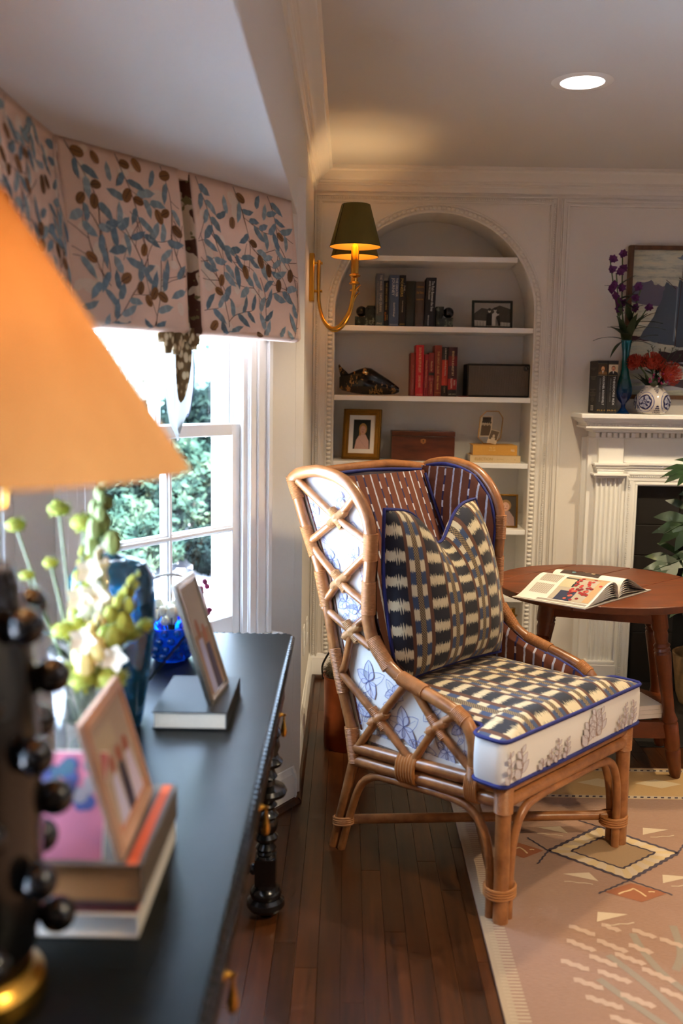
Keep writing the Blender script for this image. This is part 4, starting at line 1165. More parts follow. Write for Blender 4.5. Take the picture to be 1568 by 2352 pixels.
# ================================================================== BOOKS AND OBJECTS ON THE SHELVES
def clothmat(col, name='book_cloth', rough=0.6): return plain(name, col, rough, var=0.10, scale=160, bump=0.05)
def book_up(label, x0, x1, ys, z0, h, col, texts, depth=0.155, group=None, lean=0.0, bands=(), name='book'):
    """standing book, spine towards -Y at ys. texts: (string, offset across 0..1, top fraction, bottom fraction, height fraction of the width, colour)"""
    t = thing(name, label, 'book', ((x0+x1)/2, ys+depth/2, z0), group)
    sk = lambda x, z: x+lean*(z-z0)
    def bx(w, a0, a1, y0, y1, c0, c1): w.fbox(lambda a, b, c: V((sk(a, c), b, c)), a0, a1, y0, y1, c0, c1)
    cm = clothmat(col)
    w = MB(); e = 0.0022
    bx(w, x0, x0+e, ys+0.002, ys+depth, z0, z0+h); bx(w, x1-e, x1, ys+0.002, ys+depth, z0, z0+h)
    n = 6; wd = x1-x0
    prof = [(x0+wd*(0.5-0.5*math.cos(math.pi*i/n)), ys+0.004-0.004*math.sin(math.pi*i/n)) for i in range(n+1)]
    k = len(prof)
    w.add([(sk(p[0], z0), p[1], z0) for p in prof]+[(sk(p[0], z0+h), p[1], z0+h) for p in prof], [(i, i+1, k+i+1, k+i) for i in range(k-1)])
    w.build('cover', cm, t, angle=35)
    w = MB(); bx(w, x0+e, x1-e, ys+0.004, ys+depth-0.004, z0+0.003, z0+h-0.003); w.build('page_block', 'page', t, smooth=False)
    pr = PR(lambda x, y, hh: V((sk(x0+x, z0+y), ys-0.0004-hh-0.004*(math.sin(math.pi*min(1, max(0, x/wd)))-1)-0.004+0.0002*0, z0+y)))
    for (ya, yb, c) in bands:
        for i in range(6): pr.rect(wd*i/6, wd*(i+1)/6, h*ya, h*yb, c, 0.5)
    for (s_, cx, top, bot, hf, c) in texts:
        if hf > 0: pr.text(s_, wd*cx, h*(top+bot)/2, h*(top-bot), wd*hf, c, rot=-90, k=1.5)
        else: pr.text(s_, wd*cx, h*(top+bot)/2, wd*0.8, h*(top-bot), c, rot=0, k=1.5)
    if texts or bands: pr.build('lettering', t)
    return t
cr, gd, wh = C(214, 204, 184), C(196, 160, 84), C(220, 220, 224)
g = 'blue and black books between the bookends'
z = SH[5]
book_up('slate blue hardback titled The Wager, leftmost between the bookends', 0.123, 0.160, 4.635, z, 0.246, C(86, 92, 104), [('THE WAGER   DAVID GRANN', 0.62, 0.97, 0.28, 0.30, C(196, 184, 170)), ('A TALE OF SHIPWRECK, MUTINY AND MURDER', 0.22, 0.85, 0.24, 0.16, C(170, 160, 150)), ('S', 0.5, 0.07, 0.035, -1, cr)], group=g, bands=[(0, 0.2, C(70, 88, 92)), (0.2, 0.42, C(78, 82, 86))])
book_up('narrow black paperback The Great Good Thing with gold letters', 0.1615, 0.1835, 4.638, z, 0.214, C(16, 15, 16), [('THE GREAT GOOD THING', 0.5, 0.95, 0.36, 0.34, gd), ('KLAVAN', 0.35, 0.31, 0.13, 0.34, C(222, 130, 54)), ('ANDREW', 0.75, 0.26, 0.14, 0.2, gd)], group=g)
book_up('steel blue hardback titled The Greater Journey', 0.186, 0.232, 4.635, z, 0.240, C(66, 86, 120), [('THE GREATER', 0.76, 0.94, 0.58, 0.22, wh), ('JOURNEY', 0.36, 0.94, 0.60, 0.34, wh), ('David McCullough', 0.5, 0.46, 0.19, 0.22, wh), ('SIMON & SCHUSTER', 0.5, 0.05, 0.035, -1, wh)], group=g)
book_up('black hardback titled The Pioneers beside the steel blue one', 0.234, 0.264, 4.635, z, 0.240, C(22, 23, 27), [('PIONEERS', 0.36, 0.93, 0.58, 0.40, C(200, 168, 90)), ('- THE -', 0.78, 0.84, 0.66, 0.22, cr), ('David McCullough', 0.5, 0.50, 0.28, 0.22, cr), ('SIMON', 0.5, 0.06, 0.035, -1, gd)], group=g)
book_up('very dark green cloth book without lettering', 0.266, 0.310, 4.640, z, 0.214, C(24, 27, 20), [], group=g)
book_up('grey-brown book with small gold title on its spine', 0.3115, 0.353, 4.638, z, 0.212, C(74, 62, 56), [('Unknown', 0.5, 0.91, 0.86, -1, C(176, 124, 52)), ('of', 0.5, 0.835, 0.80, 0.01, C(176, 124, 52)), ('the Name', 0.5, 0.79, 0.73, -1, C(176, 124, 52)), ('READER', 0.5, 0.62, 0.59, -1, C(176, 124, 52)), ('PENGUIN', 0.5, 0.05, 0.03, -1, C(130, 110, 90))], group=g)
book_up('thick navy hardback The Path Between the Seas, rightmost by the bookend', 0.3545, 0.402, 4.630, z, 0.230, C(22, 26, 40), [('The Path Between the Seas', 0.66, 0.93, 0.32, 0.26, wh), ('DAVID McCULLOUGH', 0.34, 0.93, 0.56, 0.18, wh), ('SIMON AND SCHUSTER', 0.36, 0.24, 0.03, 0.12, wh)], group=g, lean=0.028)
g = 'red books in a row'
z = SH[4]
tn = C(226, 190, 140)
book_up('thin dull red book with dark back cover, leftmost of the red row', 0.297, 0.318, 4.640, z, 0.205, C(128, 44, 34), [('AN EVENING IN LISBON', 0.5, 0.72, 0.15, 0.28, C(176, 120, 90))], group=g, bands=[])
book_up('bright red hardback titled Death in the City of Light', 0.320, 0.358, 4.632, z, 0.242, C(176, 18, 24), [('DEATH IN THE CITY OF LIGHT', 0.5, 0.95, 0.46, 0.30, tn), ('DAVID KING', 0.5, 0.40, 0.17, 0.28, tn), ('O', 0.45, 0.11, 0.055, 0.01, tn), ('CROWN', 0.5, 0.04, 0.02, -1, tn)], group=g)
book_up('short red book with yellow script lettering', 0.3595, 0.382, 4.640, z, 0.199, C(136, 26, 30), [('Dining Out Cloud Nine in Tuscany', 0.48, 0.85, 0.20, 0.42, C(216, 150, 90))], group=g)
book_up('short rose red book with a small emblem on the spine', 0.3835, 0.408, 4.638, z, 0.207, C(134, 44, 42), [('Madeline Sue', 0.5, 0.80, 0.57, 0.34, tn), ('SUSAN BERG', 0.5, 0.33, 0.06, 0.22, tn)], group=g, bands=[(0.48, 0.54, C(50, 44, 40)), (0.36, 0.42, C(160, 80, 74))])
book_up('rust brown hardback titled The Great Alone', 0.4105, 0.443, 4.632, z, 0.242, C(122, 44, 20), [('THE GREAT ALONE', 0.5, 0.88, 0.44, 0.28, C(206, 160, 96)), ('Kristin Hannah', 0.5, 0.40, 0.13, 0.30, C(214, 170, 80)), ('ST MARTINS', 0.5, 0.08, 0.06, -1, C(190, 140, 80))], group=g)
book_up('black and orange-red novel A Land More Kind Than Home', 0.4445, 0.474, 4.636, z, 0.234, C(36, 28, 24), [('a land more kind than home', 0.6, 0.97, 0.42, 0.28, cr), ('WILEY', 0.5, 0.37, 0.24, 0.24, C(190, 90, 50)), ('CASH', 0.5, 0.20, 0.08, 0.24, C(170, 150, 120))], group=g, bands=[(0.22, 0.74, C(166, 44, 24))])
book_up('dark red novel Beneath a Scarlet Sky, rightmost of the red row', 0.4755, 0.518, 4.634, z, 0.234, C(60, 24, 26), [('BENEATH A SCARLET SKY', 0.5, 0.92, 0.42, 0.24, tn), ('MARK', 0.72, 0.33, 0.22, 0.2, cr), ('SULLIVAN', 0.4, 0.37, 0.17, 0.2, cr), ('LAKE UNION', 0.5, 0.06, 0.03, -1, cr)], group=g, bands=[(0.14, 0.36, C(150, 32, 30)), (0, 0.14, C(34, 30, 28)), (0.62, 0.82, C(112, 26, 30))])

# bookends
def marble(name):
    t = NT(name); f = t.noise(t.coord(), 22, 6, 0.7); t.set(color=t.ramp(f, [(0.40, C(28, 32, 28)), (0.56, C(52, 58, 48)), (0.60, C(118, 128, 104)), (0.64, C(44, 50, 42))]), rough=0.25); return t.m
M['marble'] = marble('green_marble')
for sgn, xa, xb, xt, bx_, lab in ((-1, 0.025, 0.1215, 0.072, 0.056, 'green marble bookend with a black ball, left of the blue books'), (1, 0.4105, 0.493, 0.448, 0.468, 'green marble bookend with a black ball, right of the navy book')):
    z = SH[5]; t = thing('bookend', lab, 'bookend', ((xa+xb)/2, 4.68, z), 'marble bookends')
    if sgn < 0: P = [(xa, z), (xb, z), (xb, z+0.098), (xt+0.012, z+0.098), (xt, z+0.080), (xt, z+0.046), (xa, z+0.046)]
    else: P = [(xa, z), (xb, z), (xb, z+0.046), (xt, z+0.046), (xt, z+0.098), (xa, z+0.098)]
    MB().prism([(x, 4.645, zz) for x, zz in P][::1], (0, 0.075, 0)).build('block', 'marble', t, smooth=False, bevel=0.002)
    MB().ball((bx_ if sgn < 0 else 0.473, 4.682, z+0.046+0.0255), 0.0258, 20, 14).build('ball', plain('black_marble', C(22, 22, 22), 0.2, var=0.4, scale=60), t)

def photo_frame(name, label, cat, o, ax, ay, W, H, fw, depth, mat, draw, stand=True, matw=0.0, group=None, rope_=False):
    """flat frame: o = lower left corner of the face, ax/ay unit axes; face normal ax x ay"""
    o, ax, ay = V(o), V(ax).normalized(), V(ay).normalized(); n = ax.cross(ay).normalized()
    t = thing(name, label, cat, o+ax*W/2, group)
    L = lambda a, b, c: o+ax*a+ay*b-n*c
    w = MB()
    for (i0, i1, c0) in ((0, fw*0.35, 0.003), (fw*0.35, fw*0.75, 0.0), (fw*0.75, fw, 0.004)):
        w.fbox(L, i0, i1, i0, H-i0, c0, depth); w.fbox(L, W-i1, W-i0, i0, H-i0, c0, depth); w.fbox(L, i1, W-i1, i0, i1, c0, depth); w.fbox(L, i1, W-i1, H-i1, H-i0, c0, depth)
    w.build('frame', mat, t, bevel=0.001)
    if rope_:
        w = MB()
        for k in range(int(W/0.006)):
            for yy in (0.004, H-0.004): w.ball(L(0.004+k*0.006, yy, 0.001), 0.0034, 5, 4)
        for k in range(int(H/0.006)):
            for xx in (0.004, W-0.004): w.ball(L(xx, 0.004+k*0.006, 0.001), 0.0034, 5, 4)
        tag(w.build('frame_beading', mat, t), kind='stuff')
    w = MB().fbox(L, fw*0.9, W-fw*0.9, fw*0.9, H-fw*0.9, depth*0.45, depth); w.build('picture_backing', 'white' if matw else 'felt', t, smooth=False)
    pr = PR(lambda x, y, h: L(fw+matw+x, fw+matw+y, depth*0.45-0.0006-h)); draw(pr, W-2*fw-2*matw, H-2*fw-2*matw); pr.build('photograph', t)
    if stand:
        back = V((-n.x, -n.y, 0)).normalized()
        top = L(W/2, H*0.6, depth); foot = top+back*(0.07+H*0.18); foot.z = o.z
        MB().add([top-ax*W*0.12, top+ax*W*0.12, foot+ax*W*0.16, foot-ax*W*0.16, top-ax*W*0.12+back*0.004, top+ax*W*0.12+back*0.004, foot+ax*W*0.16+back*0.004, foot-ax*W*0.16+back*0.004], [(0, 1, 2, 3), (7, 6, 5, 4), (0, 4, 5, 1), (1, 5, 6, 2), (2, 6, 7, 3), (3, 7, 4, 0)]).build('easel_back', 'felt', t, smooth=False)
    return t
def draw_child(hair, dress, bgc):
    def d(pr, w, h):
        pr.rect(0, w, 0, h, bgc, 1)
        pr.poly([(w*0.10, 0), (w*0.95, 0), (w*0.92, h*0.28), (w*0.72, h*0.50), (w*0.38, h*0.50), (w*0.18, h*0.30)], dress, 2)
        for i in range(14): pr.ell(w*(0.25+0.5*((i*37) % 10)/10), h*(0.06+0.36*((i*53) % 10)/10), w*0.02, w*0.025, tuple(c*0.7 for c in dress[:3])+(1,), 2.4, 6)
        pr.ell(w*0.56, h*0.68, w*0.24, h*0.20, hair, 2.5); pr.poly([(w*0.34, h*0.68), (w*0.42, h*0.68), (w*0.44, h*0.44), (w*0.34, h*0.46)], hair, 2.6)
        pr.ell(w*0.56, h*0.64, w*0.17, h*0.155, C(206, 158, 132), 3)
        pr.ell(w*0.50, h*0.66, w*0.022, h*0.012, C(60, 40, 34), 3.5, 6); pr.ell(w*0.62, h*0.66, w*0.022, h*0.012, C(60, 40, 34), 3.5, 6); pr.ell(w*0.56, h*0.575, w*0.06, h*0.014, C(150, 80, 76), 3.5, 8)
    return d
def draw_bw(pr, w, h):
    pr.rect(0, w, 0, h, C(150, 146, 140), 1)
    pr.poly([(0, h*0.55), (w*0.2, h*0.78), (w*0.45, h*0.72), (w*0.7, h*0.9), (w, h*0.75), (w, 0), (0, 0)], C(70, 66, 60), 1.5)
    for i in range(26): pr.line([(w*(0.02+0.038*i), h*0.05), (w*(0.02+0.038*i), h*(0.5+0.05*math.sin(i*2.1)))], w*0.006, C(96, 92, 86), 1.8)
    pr.poly([(0, 0), (w, 0), (w, h*0.16), (0, h*0.26)], C(176, 172, 164), 2)
    for i in range(12): pr.line([(w*i/12, 0), (w*i/12, h*0.2)], w*0.008, C(60, 56, 52), 2.2)
    for cx, c, s in ((0.42, C(40, 38, 36), 1.0), (0.58, C(200, 196, 188), 1.05), (0.66, C(60, 56, 52), 0.8)):
        pr.poly([(w*(cx-0.09*s), 0.02*h), (w*(cx+0.09*s), 0.02*h), (w*(cx+0.08*s), h*0.5*s), (w*cx, h*0.6*s), (w*(cx-0.08*s), h*0.5*s)], c, 2.6); pr.ell(w*cx, h*0.66*s, w*0.04*s, h*0.085*s, C(190, 184, 176), 3); pr.ell(w*cx, h*0.72*s, w*0.044*s, h*0.06*s, C(50, 46, 44), 3.3)
M['greenframe'] = plain('dark_green_frame', C(26, 36, 30), 0.4, var=0.15)
photo_frame('picture_frame', 'dark green frame with a black and white photograph on the bookcase', 'picture frame', (0.586, 4.672, SH[5]), (1, 0, 0), (0, 0.12, 1), 0.195, 0.135, 0.012, 0.012, 'greenframe', draw_bw)
axg = V((0.985, -0.17, 0)).normalized(); ayg = V((-0.02, 0.24, 0.97)).normalized(); ayg = (ayg-axg*ayg.dot(axg)).normalized()
photo_frame('picture_frame', 'ornate gold frame holding a portrait of a fair-haired child', 'picture frame', (-0.030, 4.690, SH[3]+0.002), axg, ayg, 0.188, 0.250, 0.030, 0.022, 'gold', draw_child(C(176, 132, 72), C(206, 166, 152), C(28, 34, 26)), matw=0.022, rope_=True)
photo_frame('picture_frame', 'small bronze frame with a child photo, half hidden by the chair wing', 'picture frame', (0.705, 4.665, SH[2]), (1, -0.12, 0), (0.02, 0.18, 1), 0.135, 0.165, 0.010, 0.012, 'gold', draw_child(C(150, 112, 64), C(160, 130, 122), C(64, 54, 44)))

# fish sculpture
def portoro(name):
    t = NT(name); f = t.noise(t.coord(scale=(1.6, 1, 1)), 17, 7, 0.75); t.set(color=t.ramp(f, [(0.44, C(14, 11, 9)), (0.56, C(22, 16, 11)), (0.59, C(196, 146, 84)), (0.625, C(24, 17, 12))]), rough=0.12); return t.m
z = SH[4]
fish = thing('fish_sculpture', 'polished black stone fish with golden veins', 'sculpture', (0.10, 4.70, z))
prof = [(-0.045, 0.030, 0.085), (-0.030, 0.020, 0.10), (0.0, 0.012, 0.102), (0.04, 0.006, 0.122), (0.08, 0.003, 0.135), (0.11, 0.002, 0.130), (0.15, 0.002, 0.105), (0.19, 0.003, 0.080), (0.225, 0.006, 0.055), (0.246, 0.016, 0.038)]
w = MB(); n = 14; vs = []
for (x, zb, zt) in prof:
    c = (zb+zt)/2; h = (zt-zb)/2; dpt = 0.030*math.sin(math.pi*min(0.98, max(0.08, (x+0.06)/0.32)))+0.006
    for i in range(n):
        a = 2*math.pi*i/n; vs.append((x, 4.70+dpt*math.cos(a), z+c+h*math.sin(a)))
k = len(prof)
w.add(vs, [(j*n+i, j*n+(i+1) % n, (j+1)*n+(i+1) % n, (j+1)*n+i) for j in range(k-1) for i in range(n)]+[tuple(range(n-1, -1, -1)), tuple(range((k-1)*n, k*n))])
w.build('body', portoro('black_gold_marble'), fish, angle=45)
MB().prism([(-0.020, 4.692, z+0.088), (0.002, 4.692, z+0.098), (-0.012, 4.692, z+0.112), (-0.030, 4.692, z+0.128), (-0.047, 4.692, z+0.148), (-0.051, 4.692, z+0.140), (-0.046, 4.692, z+0.112), (-0.040, 4.692, z+0.090)], (0, 0.016, 0)).build('tail_fin', portoro('black_gold_marble'), fish, bevel=0.003)
w = MB().lathe([(0.0, -0.002), (0.005, 0), (0.003, 0.002), (0, 0.003)], (0.205, 4.678, z+0.052), 10, Quaternion((1, 0, 0), R(90))); w.build('eye', 'black', fish)

# speaker
z = SH[4]
spk = thing('radio_speaker', 'black tabletop speaker with a vertically ribbed grille front', 'speaker', (0.718, 4.72, z))
MB().box(0.567, 0.866, 4.632, 4.80, z, z+0.158).build('cabinet', plain('black_vinyl', C(26, 24, 23), 0.55, var=0.15, scale=200), spk, bevel=0.006)
MB().box(0.573, 0.860, 4.6305, 4.634, z+0.007, z+0.151).build('grille_cloth', plain('dark_grille_cloth', C(24, 22, 21), 0.8), spk, smooth=False)
w = MB()
for i in range(56): w.box(0.5755+i*0.0051, 0.5755+i*0.0051+0.0024, 4.6285, 4.631, z+0.009, z+0.149)
tag(w.build('grille_ribs', plain('grey_grille', C(126, 112, 98), 0.6), spk, smooth=False), kind='stuff')
w = MB().lathe([(0.012, 0), (0.012, 0.002), (0.0, 0.0025)], (0.846, 4.630, z+0.137), 20, Quaternion((1, 0, 0), R(90))); b = w.build('badge', 'black', spk)
pr = PR(lambda x, y, h: V((0.846+x, 4.6268-h, z+0.137+y))); 
pr.line([(0.009*math.cos(a), 0.009*math.sin(a)) for a in [2*math.pi*i/16 for i in range(17)]], 0.0012, C(130, 120, 108)); pr.line([(0, 0.005), (0, -0.005)], 0.0025, C(150, 140, 124)); pr.line([(-0.004, 0.003), (0, 0.005)], 0.002, C(150, 140, 124)); pr.build('badge_print', b)
tag(MB().box(0.527, 0.572, 4.60, 4.63, z, z+0.004).build('booklet', clothmat(C(110, 24, 24)), smooth=False), 'thin red booklet lying flat beside the speaker', 'booklet')

# tea caddy
z = SH[3]; M['mahog'] = wood('mahogany', C(52, 22, 12), C(104, 50, 26), 0.3, (2, 9, 9), 5, coat=0.3)
tc = thing('wooden_box', 'mahogany box with a hinged lid and diamond-shaped brass keyhole', 'box', (0.367, 4.71, z))
MB().box(0.214, 0.520, 4.655, 4.78, z, z+0.118).build('body', 'mahog', tc, bevel=0.0015)
MB().box(0.213, 0.521, 4.654, 4.781, z+0.1195, z+0.143).build('lid', 'mahog', tc, bevel=0.002)
pr = PR(lambda x, y, h: V((0.367+x, 4.6548-h, z+0.098+y)))
pr.poly([(-0.013, 0.006), (-0.013, -0.008), (0, -0.017), (0.013, -0.008), (0.013, 0.006), (0, 0.010)], C(150, 96, 48), 1); pr.line([(0, 0.0), (0, -0.008)], 0.003, C(20, 14, 10), 2); pr.ell(0, 0.001, 0.003, 0.003, C(20, 14, 10), 2, 8); pr.build('escutcheon', tc)

# octagonal glass frame on two books
z = SH[3]
def book_flat(label, x0, x1, y0, y1, z0, h, col, texts, group, name='book', rot=0.0, bands=(), pages='page', spine='front'):
    c = V(((x0+x1)/2, (y0+y1)/2, z0)); Rm = Matrix.Rotation(R(rot), 3, 'Z')
    F = lambda a, b, cc: c+Rm @ (V((a, b, cc))-c)
    t = thing(name, label, 'book', c, group)
    cm = clothmat(col); e = 0.0025
    w = MB(); w.fbox(F, x0, x1, y0, y1, z0, z0+e); w.fbox(F, x0, x1, y0, y1, z0+h-e, z0+h)
    if spine == 'front': w.fbox(F, x0, x1, y0, y0+e, z0+e, z0+h-e)
    elif spine == 'right': w.fbox(F, x1-e, x1, y0, y1, z0+e, z0+h-e)
    w.build('cover', cm, t, smooth=False, bevel=0.0008)
    w = MB(); w.fbox(F, x0+0.004, x1-(e if spine == 'right' else 0.004), y0+(e if spine == 'front' else 0.004), y1-0.004, z0+e, z0+h-e); w.build('page_block', pages, t, smooth=False)
    if texts or bands:
        if spine == 'front': pr = PR(lambda x, y, hh: F(x0+x, y0-0.0003-hh, z0+y))
        else: pr = PR(lambda x, y, hh: F(x1+0.0003+hh, y0+x, z0+y))
        for (xa, xb, ya, yb, cc) in bands: pr.rect(xa, xb, ya*h, yb*h, cc, 0.5)
        for (s_, x, y, wd, hh, cc) in texts: pr.text(s_, x, y*h, wd, hh*h, cc, k=1.5)
        pr.build('lettering', t)
    return t
g = 'pale books lying under the glass frame'
book_flat('cream hardback lying flat on the shelf under a yellow book', 0.592, 0.834, 4.615, 4.765, z, 0.034, C(206, 180, 136), [('ELECTION', 0.065, 0.5, 0.085, 0.38, C(170, 130, 52)), ('John Taylor', 0.145, 0.45, 0.035, 0.16, C(170, 140, 100)), ('A', 0.215, 0.45, 0.006, 0.2, C(150, 120, 80))], g)
book_flat('yellow hardback lying flat on top of the cream book', 0.604, 0.818, 4.620, 4.768, z+0.0345, 0.049, C(206, 150, 58), [('THE', 0.085, 0.74, 0.012, 0.10, C(236, 214, 160)), ('NOTES', 0.085, 0.5, 0.014, 0.10, C(236, 214, 160)), ('OF', 0.102, 0.74, 0.010, 0.10, C(236, 214, 160)), ('LIFE', 0.102, 0.5, 0.012, 0.10, C(236, 214, 160)), ('FSG', 0.192, 0.5, 0.016, 0.2, C(250, 240, 220))], g)
M['clear'] = glassmat('clear_glass', (0.93, 0.93, 0.90, 1), 0.10, 0.02, 0.05)
zo = z+0.0845
og = thing('picture_frame', 'octagonal brass and glass frame with two old snapshots', 'picture frame', (0.69, 4.69, zo))
ogx = V((0.99, 0.10, 0)).normalized(); ogy = V((0.10, 0.17, 0.98)).normalized()
OL = lambda x, y, h: V((0.640, 4.672, zo+0.003))+ogx*x+ogy*y-ogx.cross(ogy)*(-h)
octp = [(0.022, 0), (0.075, 0), (0.104, 0.030), (0.104, 0.128), (0.080, 0.160), (0.020, 0.160), (-0.008, 0.130), (-0.008, 0.030)]
MB().tube([OL(x, y, 0) for x, y in octp], 0.0026, 6, True).build('brass_edge', 'brass', og)
MB().poly([OL(x, y, 0) for x, y in octp]).build('glass', 'clear', og, smooth=False)
pr = PR(lambda x, y, h: OL(x, y, h+0.001)); se, sd = C(206, 184, 150), C(84, 66, 46)
pr.rect(-0.004, 0.054, 0.034, 0.136, se, 1); pr.rect(0.001, 0.049, 0.039, 0.085, sd, 2); pr.rect(0.001, 0.049, 0.085, 0.108, C(170, 150, 122), 2); pr.rect(0.004, 0.046, 0.110, 0.130, C(60, 50, 40), 2)
for i in range(9): pr.ell(0.006+0.005*i, 0.107+0.004*math.sin(i*3), 0.004, 0.006, C(56, 46, 38), 2.5, 7); pr.ell(0.004+0.005*i, 0.086+0.003*math.sin(i*2), 0.003, 0.005, sd, 2.5, 7)
q = lambda x, y: (0.036+x*0.96+y*0.22, 0.006-x*0.22+y*0.96)
pr.poly([q(0, 0), q(0.048, 0), q(0.048, 0.068), q(0, 0.068)], se, 3); pr.poly([q(0.003, 0.02), q(0.045, 0.02), q(0.045, 0.065), q(0.003, 0.065)], C(92, 74, 52), 4); pr.poly([q(0.012, 0.004), q(0.038, 0.004), q(0.034, 0.030), q(0.016, 0.030)], C(196, 176, 146), 5)
x_, y_ = q(0.024, 0.038); pr.ell(x_, y_, 0.006, 0.008, C(190, 168, 138), 6, 10); pr.build('snapshots', og)
# brass candlestick low in the niche
tag(MB().lathe([(0.034, 0), (0.036, 0.006), (0.020, 0.016), (0.010, 0.03), (0.014, 0.05), (0.009, 0.06), (0.008, 0.09), (0.014, 0.10), (0.018, 0.112), (0.010, 0.12), (0.009, 0.14), (0.022, 0.150), (0.024, 0.156), (0.012, 0.16), (0.011, 0.185), (0.014, 0.19), (0.0, 0.19)], (0.838, 4.68, SH[0]-0.0), 18).build('candlestick', 'brass'), 'small turned brass candlestick on the lowest shelf', 'candlestick')

# ================================================================== ON THE MANTEL
z = 1.3205
gb = 'biographies on the mantel'
def portrait(pr, x, y, w, h, bgc, suit, face):
    pr.rect(x, x+w, y, y+h, bgc, 2); pr.poly([(x, y), (x+w, y), (x+w*0.95, y+h*0.22), (x+w*0.66, y+h*0.36), (x+w*0.34, y+h*0.36), (x+w*0.05, y+h*0.20)], suit, 3)
    pr.poly([(x+w*0.42, y+h*0.36), (x+w*0.58, y+h*0.36), (x+w*0.5, y+h*0.08)], C(220, 214, 204), 4); pr.ell(x+w*0.5, y+h*0.62, w*0.22, h*0.27, C(60, 44, 34), 3.5); pr.ell(x+w*0.5, y+h*0.58, w*0.19, h*0.24, face, 4)
    pr.ell(x+w*0.5, y+h*0.49, w*0.10, h*0.04, C(96, 66, 48), 5, 8)
for i, (x0, x1, t1, bgc, suit, face, lab) in enumerate(((1.1355, 1.181, 'COLONEL ROOSEVELT', C(70, 48, 28), C(120, 84, 40), C(206, 150, 96), 'black biography with a portrait on its spine, nearest the bare wall'), (1.183, 1.229, 'THEODORE REX', C(206, 184, 150), C(30, 30, 36), C(196, 130, 100), 'black biography with a portrait on its spine, touching the glass vase'))):
    t = book_up(lab, x0, x1, 4.425, z, 0.240, C(34, 32, 33), [(t1, 0.62, 0.70, 0.16, 0.20, wh), ('EDMUND MORRIS', 0.28, 0.66, 0.22, 0.13, C(120, 118, 118)), ('RH', 0.5, 0.075, 0.045, -1, C(170, 130, 50))], depth=0.145, group=gb, bands=[(0.715, 0.722, C(130, 116, 84)), (0.935, 0.94, C(120, 116, 70))])
    pr = PR(lambda x, y, h: V((x0+x, 4.4245-h, z+y))); portrait(pr, 0.002, 0.240*0.735, x1-x0-0.004, 0.240*0.19, bgc, suit, face); pr.build('spine_portrait', t)
    if i == 0:
        pr = PR(lambda x, y, h: V((x0-0.0004-h, 4.57-x, z+y)))
        for (y, w_) in ((0.205, 0.09), (0.198, 0.05), (0.166, 0.10), (0.160, 0.08), (0.154, 0.06), (0.108, 0.10), (0.100, 0.04), (0.092, 0.11), (0.086, 0.11), (0.080, 0.09), (0.072, 0.05), (0.064, 0.06), (0.058, 0.07), (0.052, 0.03)):
            pr.rect(0.075-w_/2, 0.075+w_/2, y, y+0.0022, C(120, 112, 104), 1)
        pr.rect(0.05, 0.095, 0.012, 0.036, C(226, 220, 210), 1)
        for q_ in range(9): pr.rect(0.055+q_*0.004, 0.057+q_*0.004, 0.015, 0.033, C(40, 40, 40), 2)
        pr.build('back_cover_print', t)
# glass vase, blue below and green above
def vaseglass():
    t = NT('blue_green_glass'); zz_ = t.xyz(t.coord())[2]
    col = t.ramp(t.math('DIVIDE', zz_, 0.33), [(0.0, C(10, 60, 120)), (0.18, C(16, 40, 120)), (0.40, C(10, 70, 90)), (0.62, C(16, 128, 118)), (1.0, C(34, 140, 160))])
    tr = t.n.new('ShaderNodeBsdfTransparent'); t.l.new(col, tr.inputs[0]); df = t.n.new('ShaderNodeBsdfDiffuse'); t.l.new(col, df.inputs[0])
    gs = t.n.new('ShaderNodeBsdfGlossy'); gs.inputs['Roughness'].default_value = 0.03
    m1 = t.n.new('ShaderNodeMixShader'); m1.inputs[0].default_value = 0.35; t.l.new(tr.outputs[0], m1.inputs[1]); t.l.new(df.outputs[0], m1.inputs[2])
    fr = t.n.new('ShaderNodeFresnel'); fr.inputs[0].default_value = 1.5
    m2 = t.n.new('ShaderNodeMixShader'); t.l.new(fr.outputs[0], m2.inputs[0]); t.l.new(m1.outputs[0], m2.inputs[1]); t.l.new(gs.outputs[0], m2.inputs[2]); t.l.new(m2.outputs[0], t.out.inputs[0])
    return t.m
vx, vy = 1.262, 4.435
tag(MB().lathe([(0.030, 0.0), (0.031, 0.004), (0.020, 0.012), (0.009, 0.030), (0.010, 0.046), (0.024, 0.062), (0.034, 0.082), (0.037, 0.102), (0.035, 0.124), (0.028, 0.150), (0.020, 0.178), (0.0155, 0.206), (0.015, 0.240), (0.017, 0.280), (0.022, 0.315), (0.026, 0.332), (0.024, 0.332), (0.015, 0.282), (0.012, 0.240), (0.013, 0.206), (0.024, 0.150), (0.030, 0.105), (0.020, 0.066), (0.0, 0.058)], (vx, vy, z), 32, rf=lambda a: 1+0.03*math.sin(8*a)).build('glass_vase', vaseglass()), 'slender blue and green glass vase beside the black biographies', 'vase')
M['leaf'] = plain('dark_green_leaf', C(46, 62, 38), 0.5, var=0.3, scale=40)
M['stem'] = plain('green_stem', C(74, 96, 54), 0.55, var=0.2, scale=40)
def leafgeo(w, base, d, L, wd, droop=0.3, n=7, up=V((0, 0, 1))):
    d = V(d).normalized(); s = d.cross(up); s = s.normalized() if s.length > 1e-4 else V((1, 0, 0)); p = V(base); rows = []
    for i in range(n+1):
        t = i/n; ww = wd*math.sin(math.pi*(0.08+0.92*t)**0.85) if i < n else 0.0004
        rows.append((p-s*ww+V((0, 0, 0.10*wd)), p.copy(), p+s*ww+V((0, 0, 0.10*wd))))
        p = p+(d+V((0, 0, -droop*t*1.6))).normalized()*L/n
    vs = [q for r_ in rows for q in r_]
    w.add(vs, [(3*i+k, 3*i+k+1, 3*i+4+k, 3*i+3+k) for i in range(n) for k in (0, 1)])
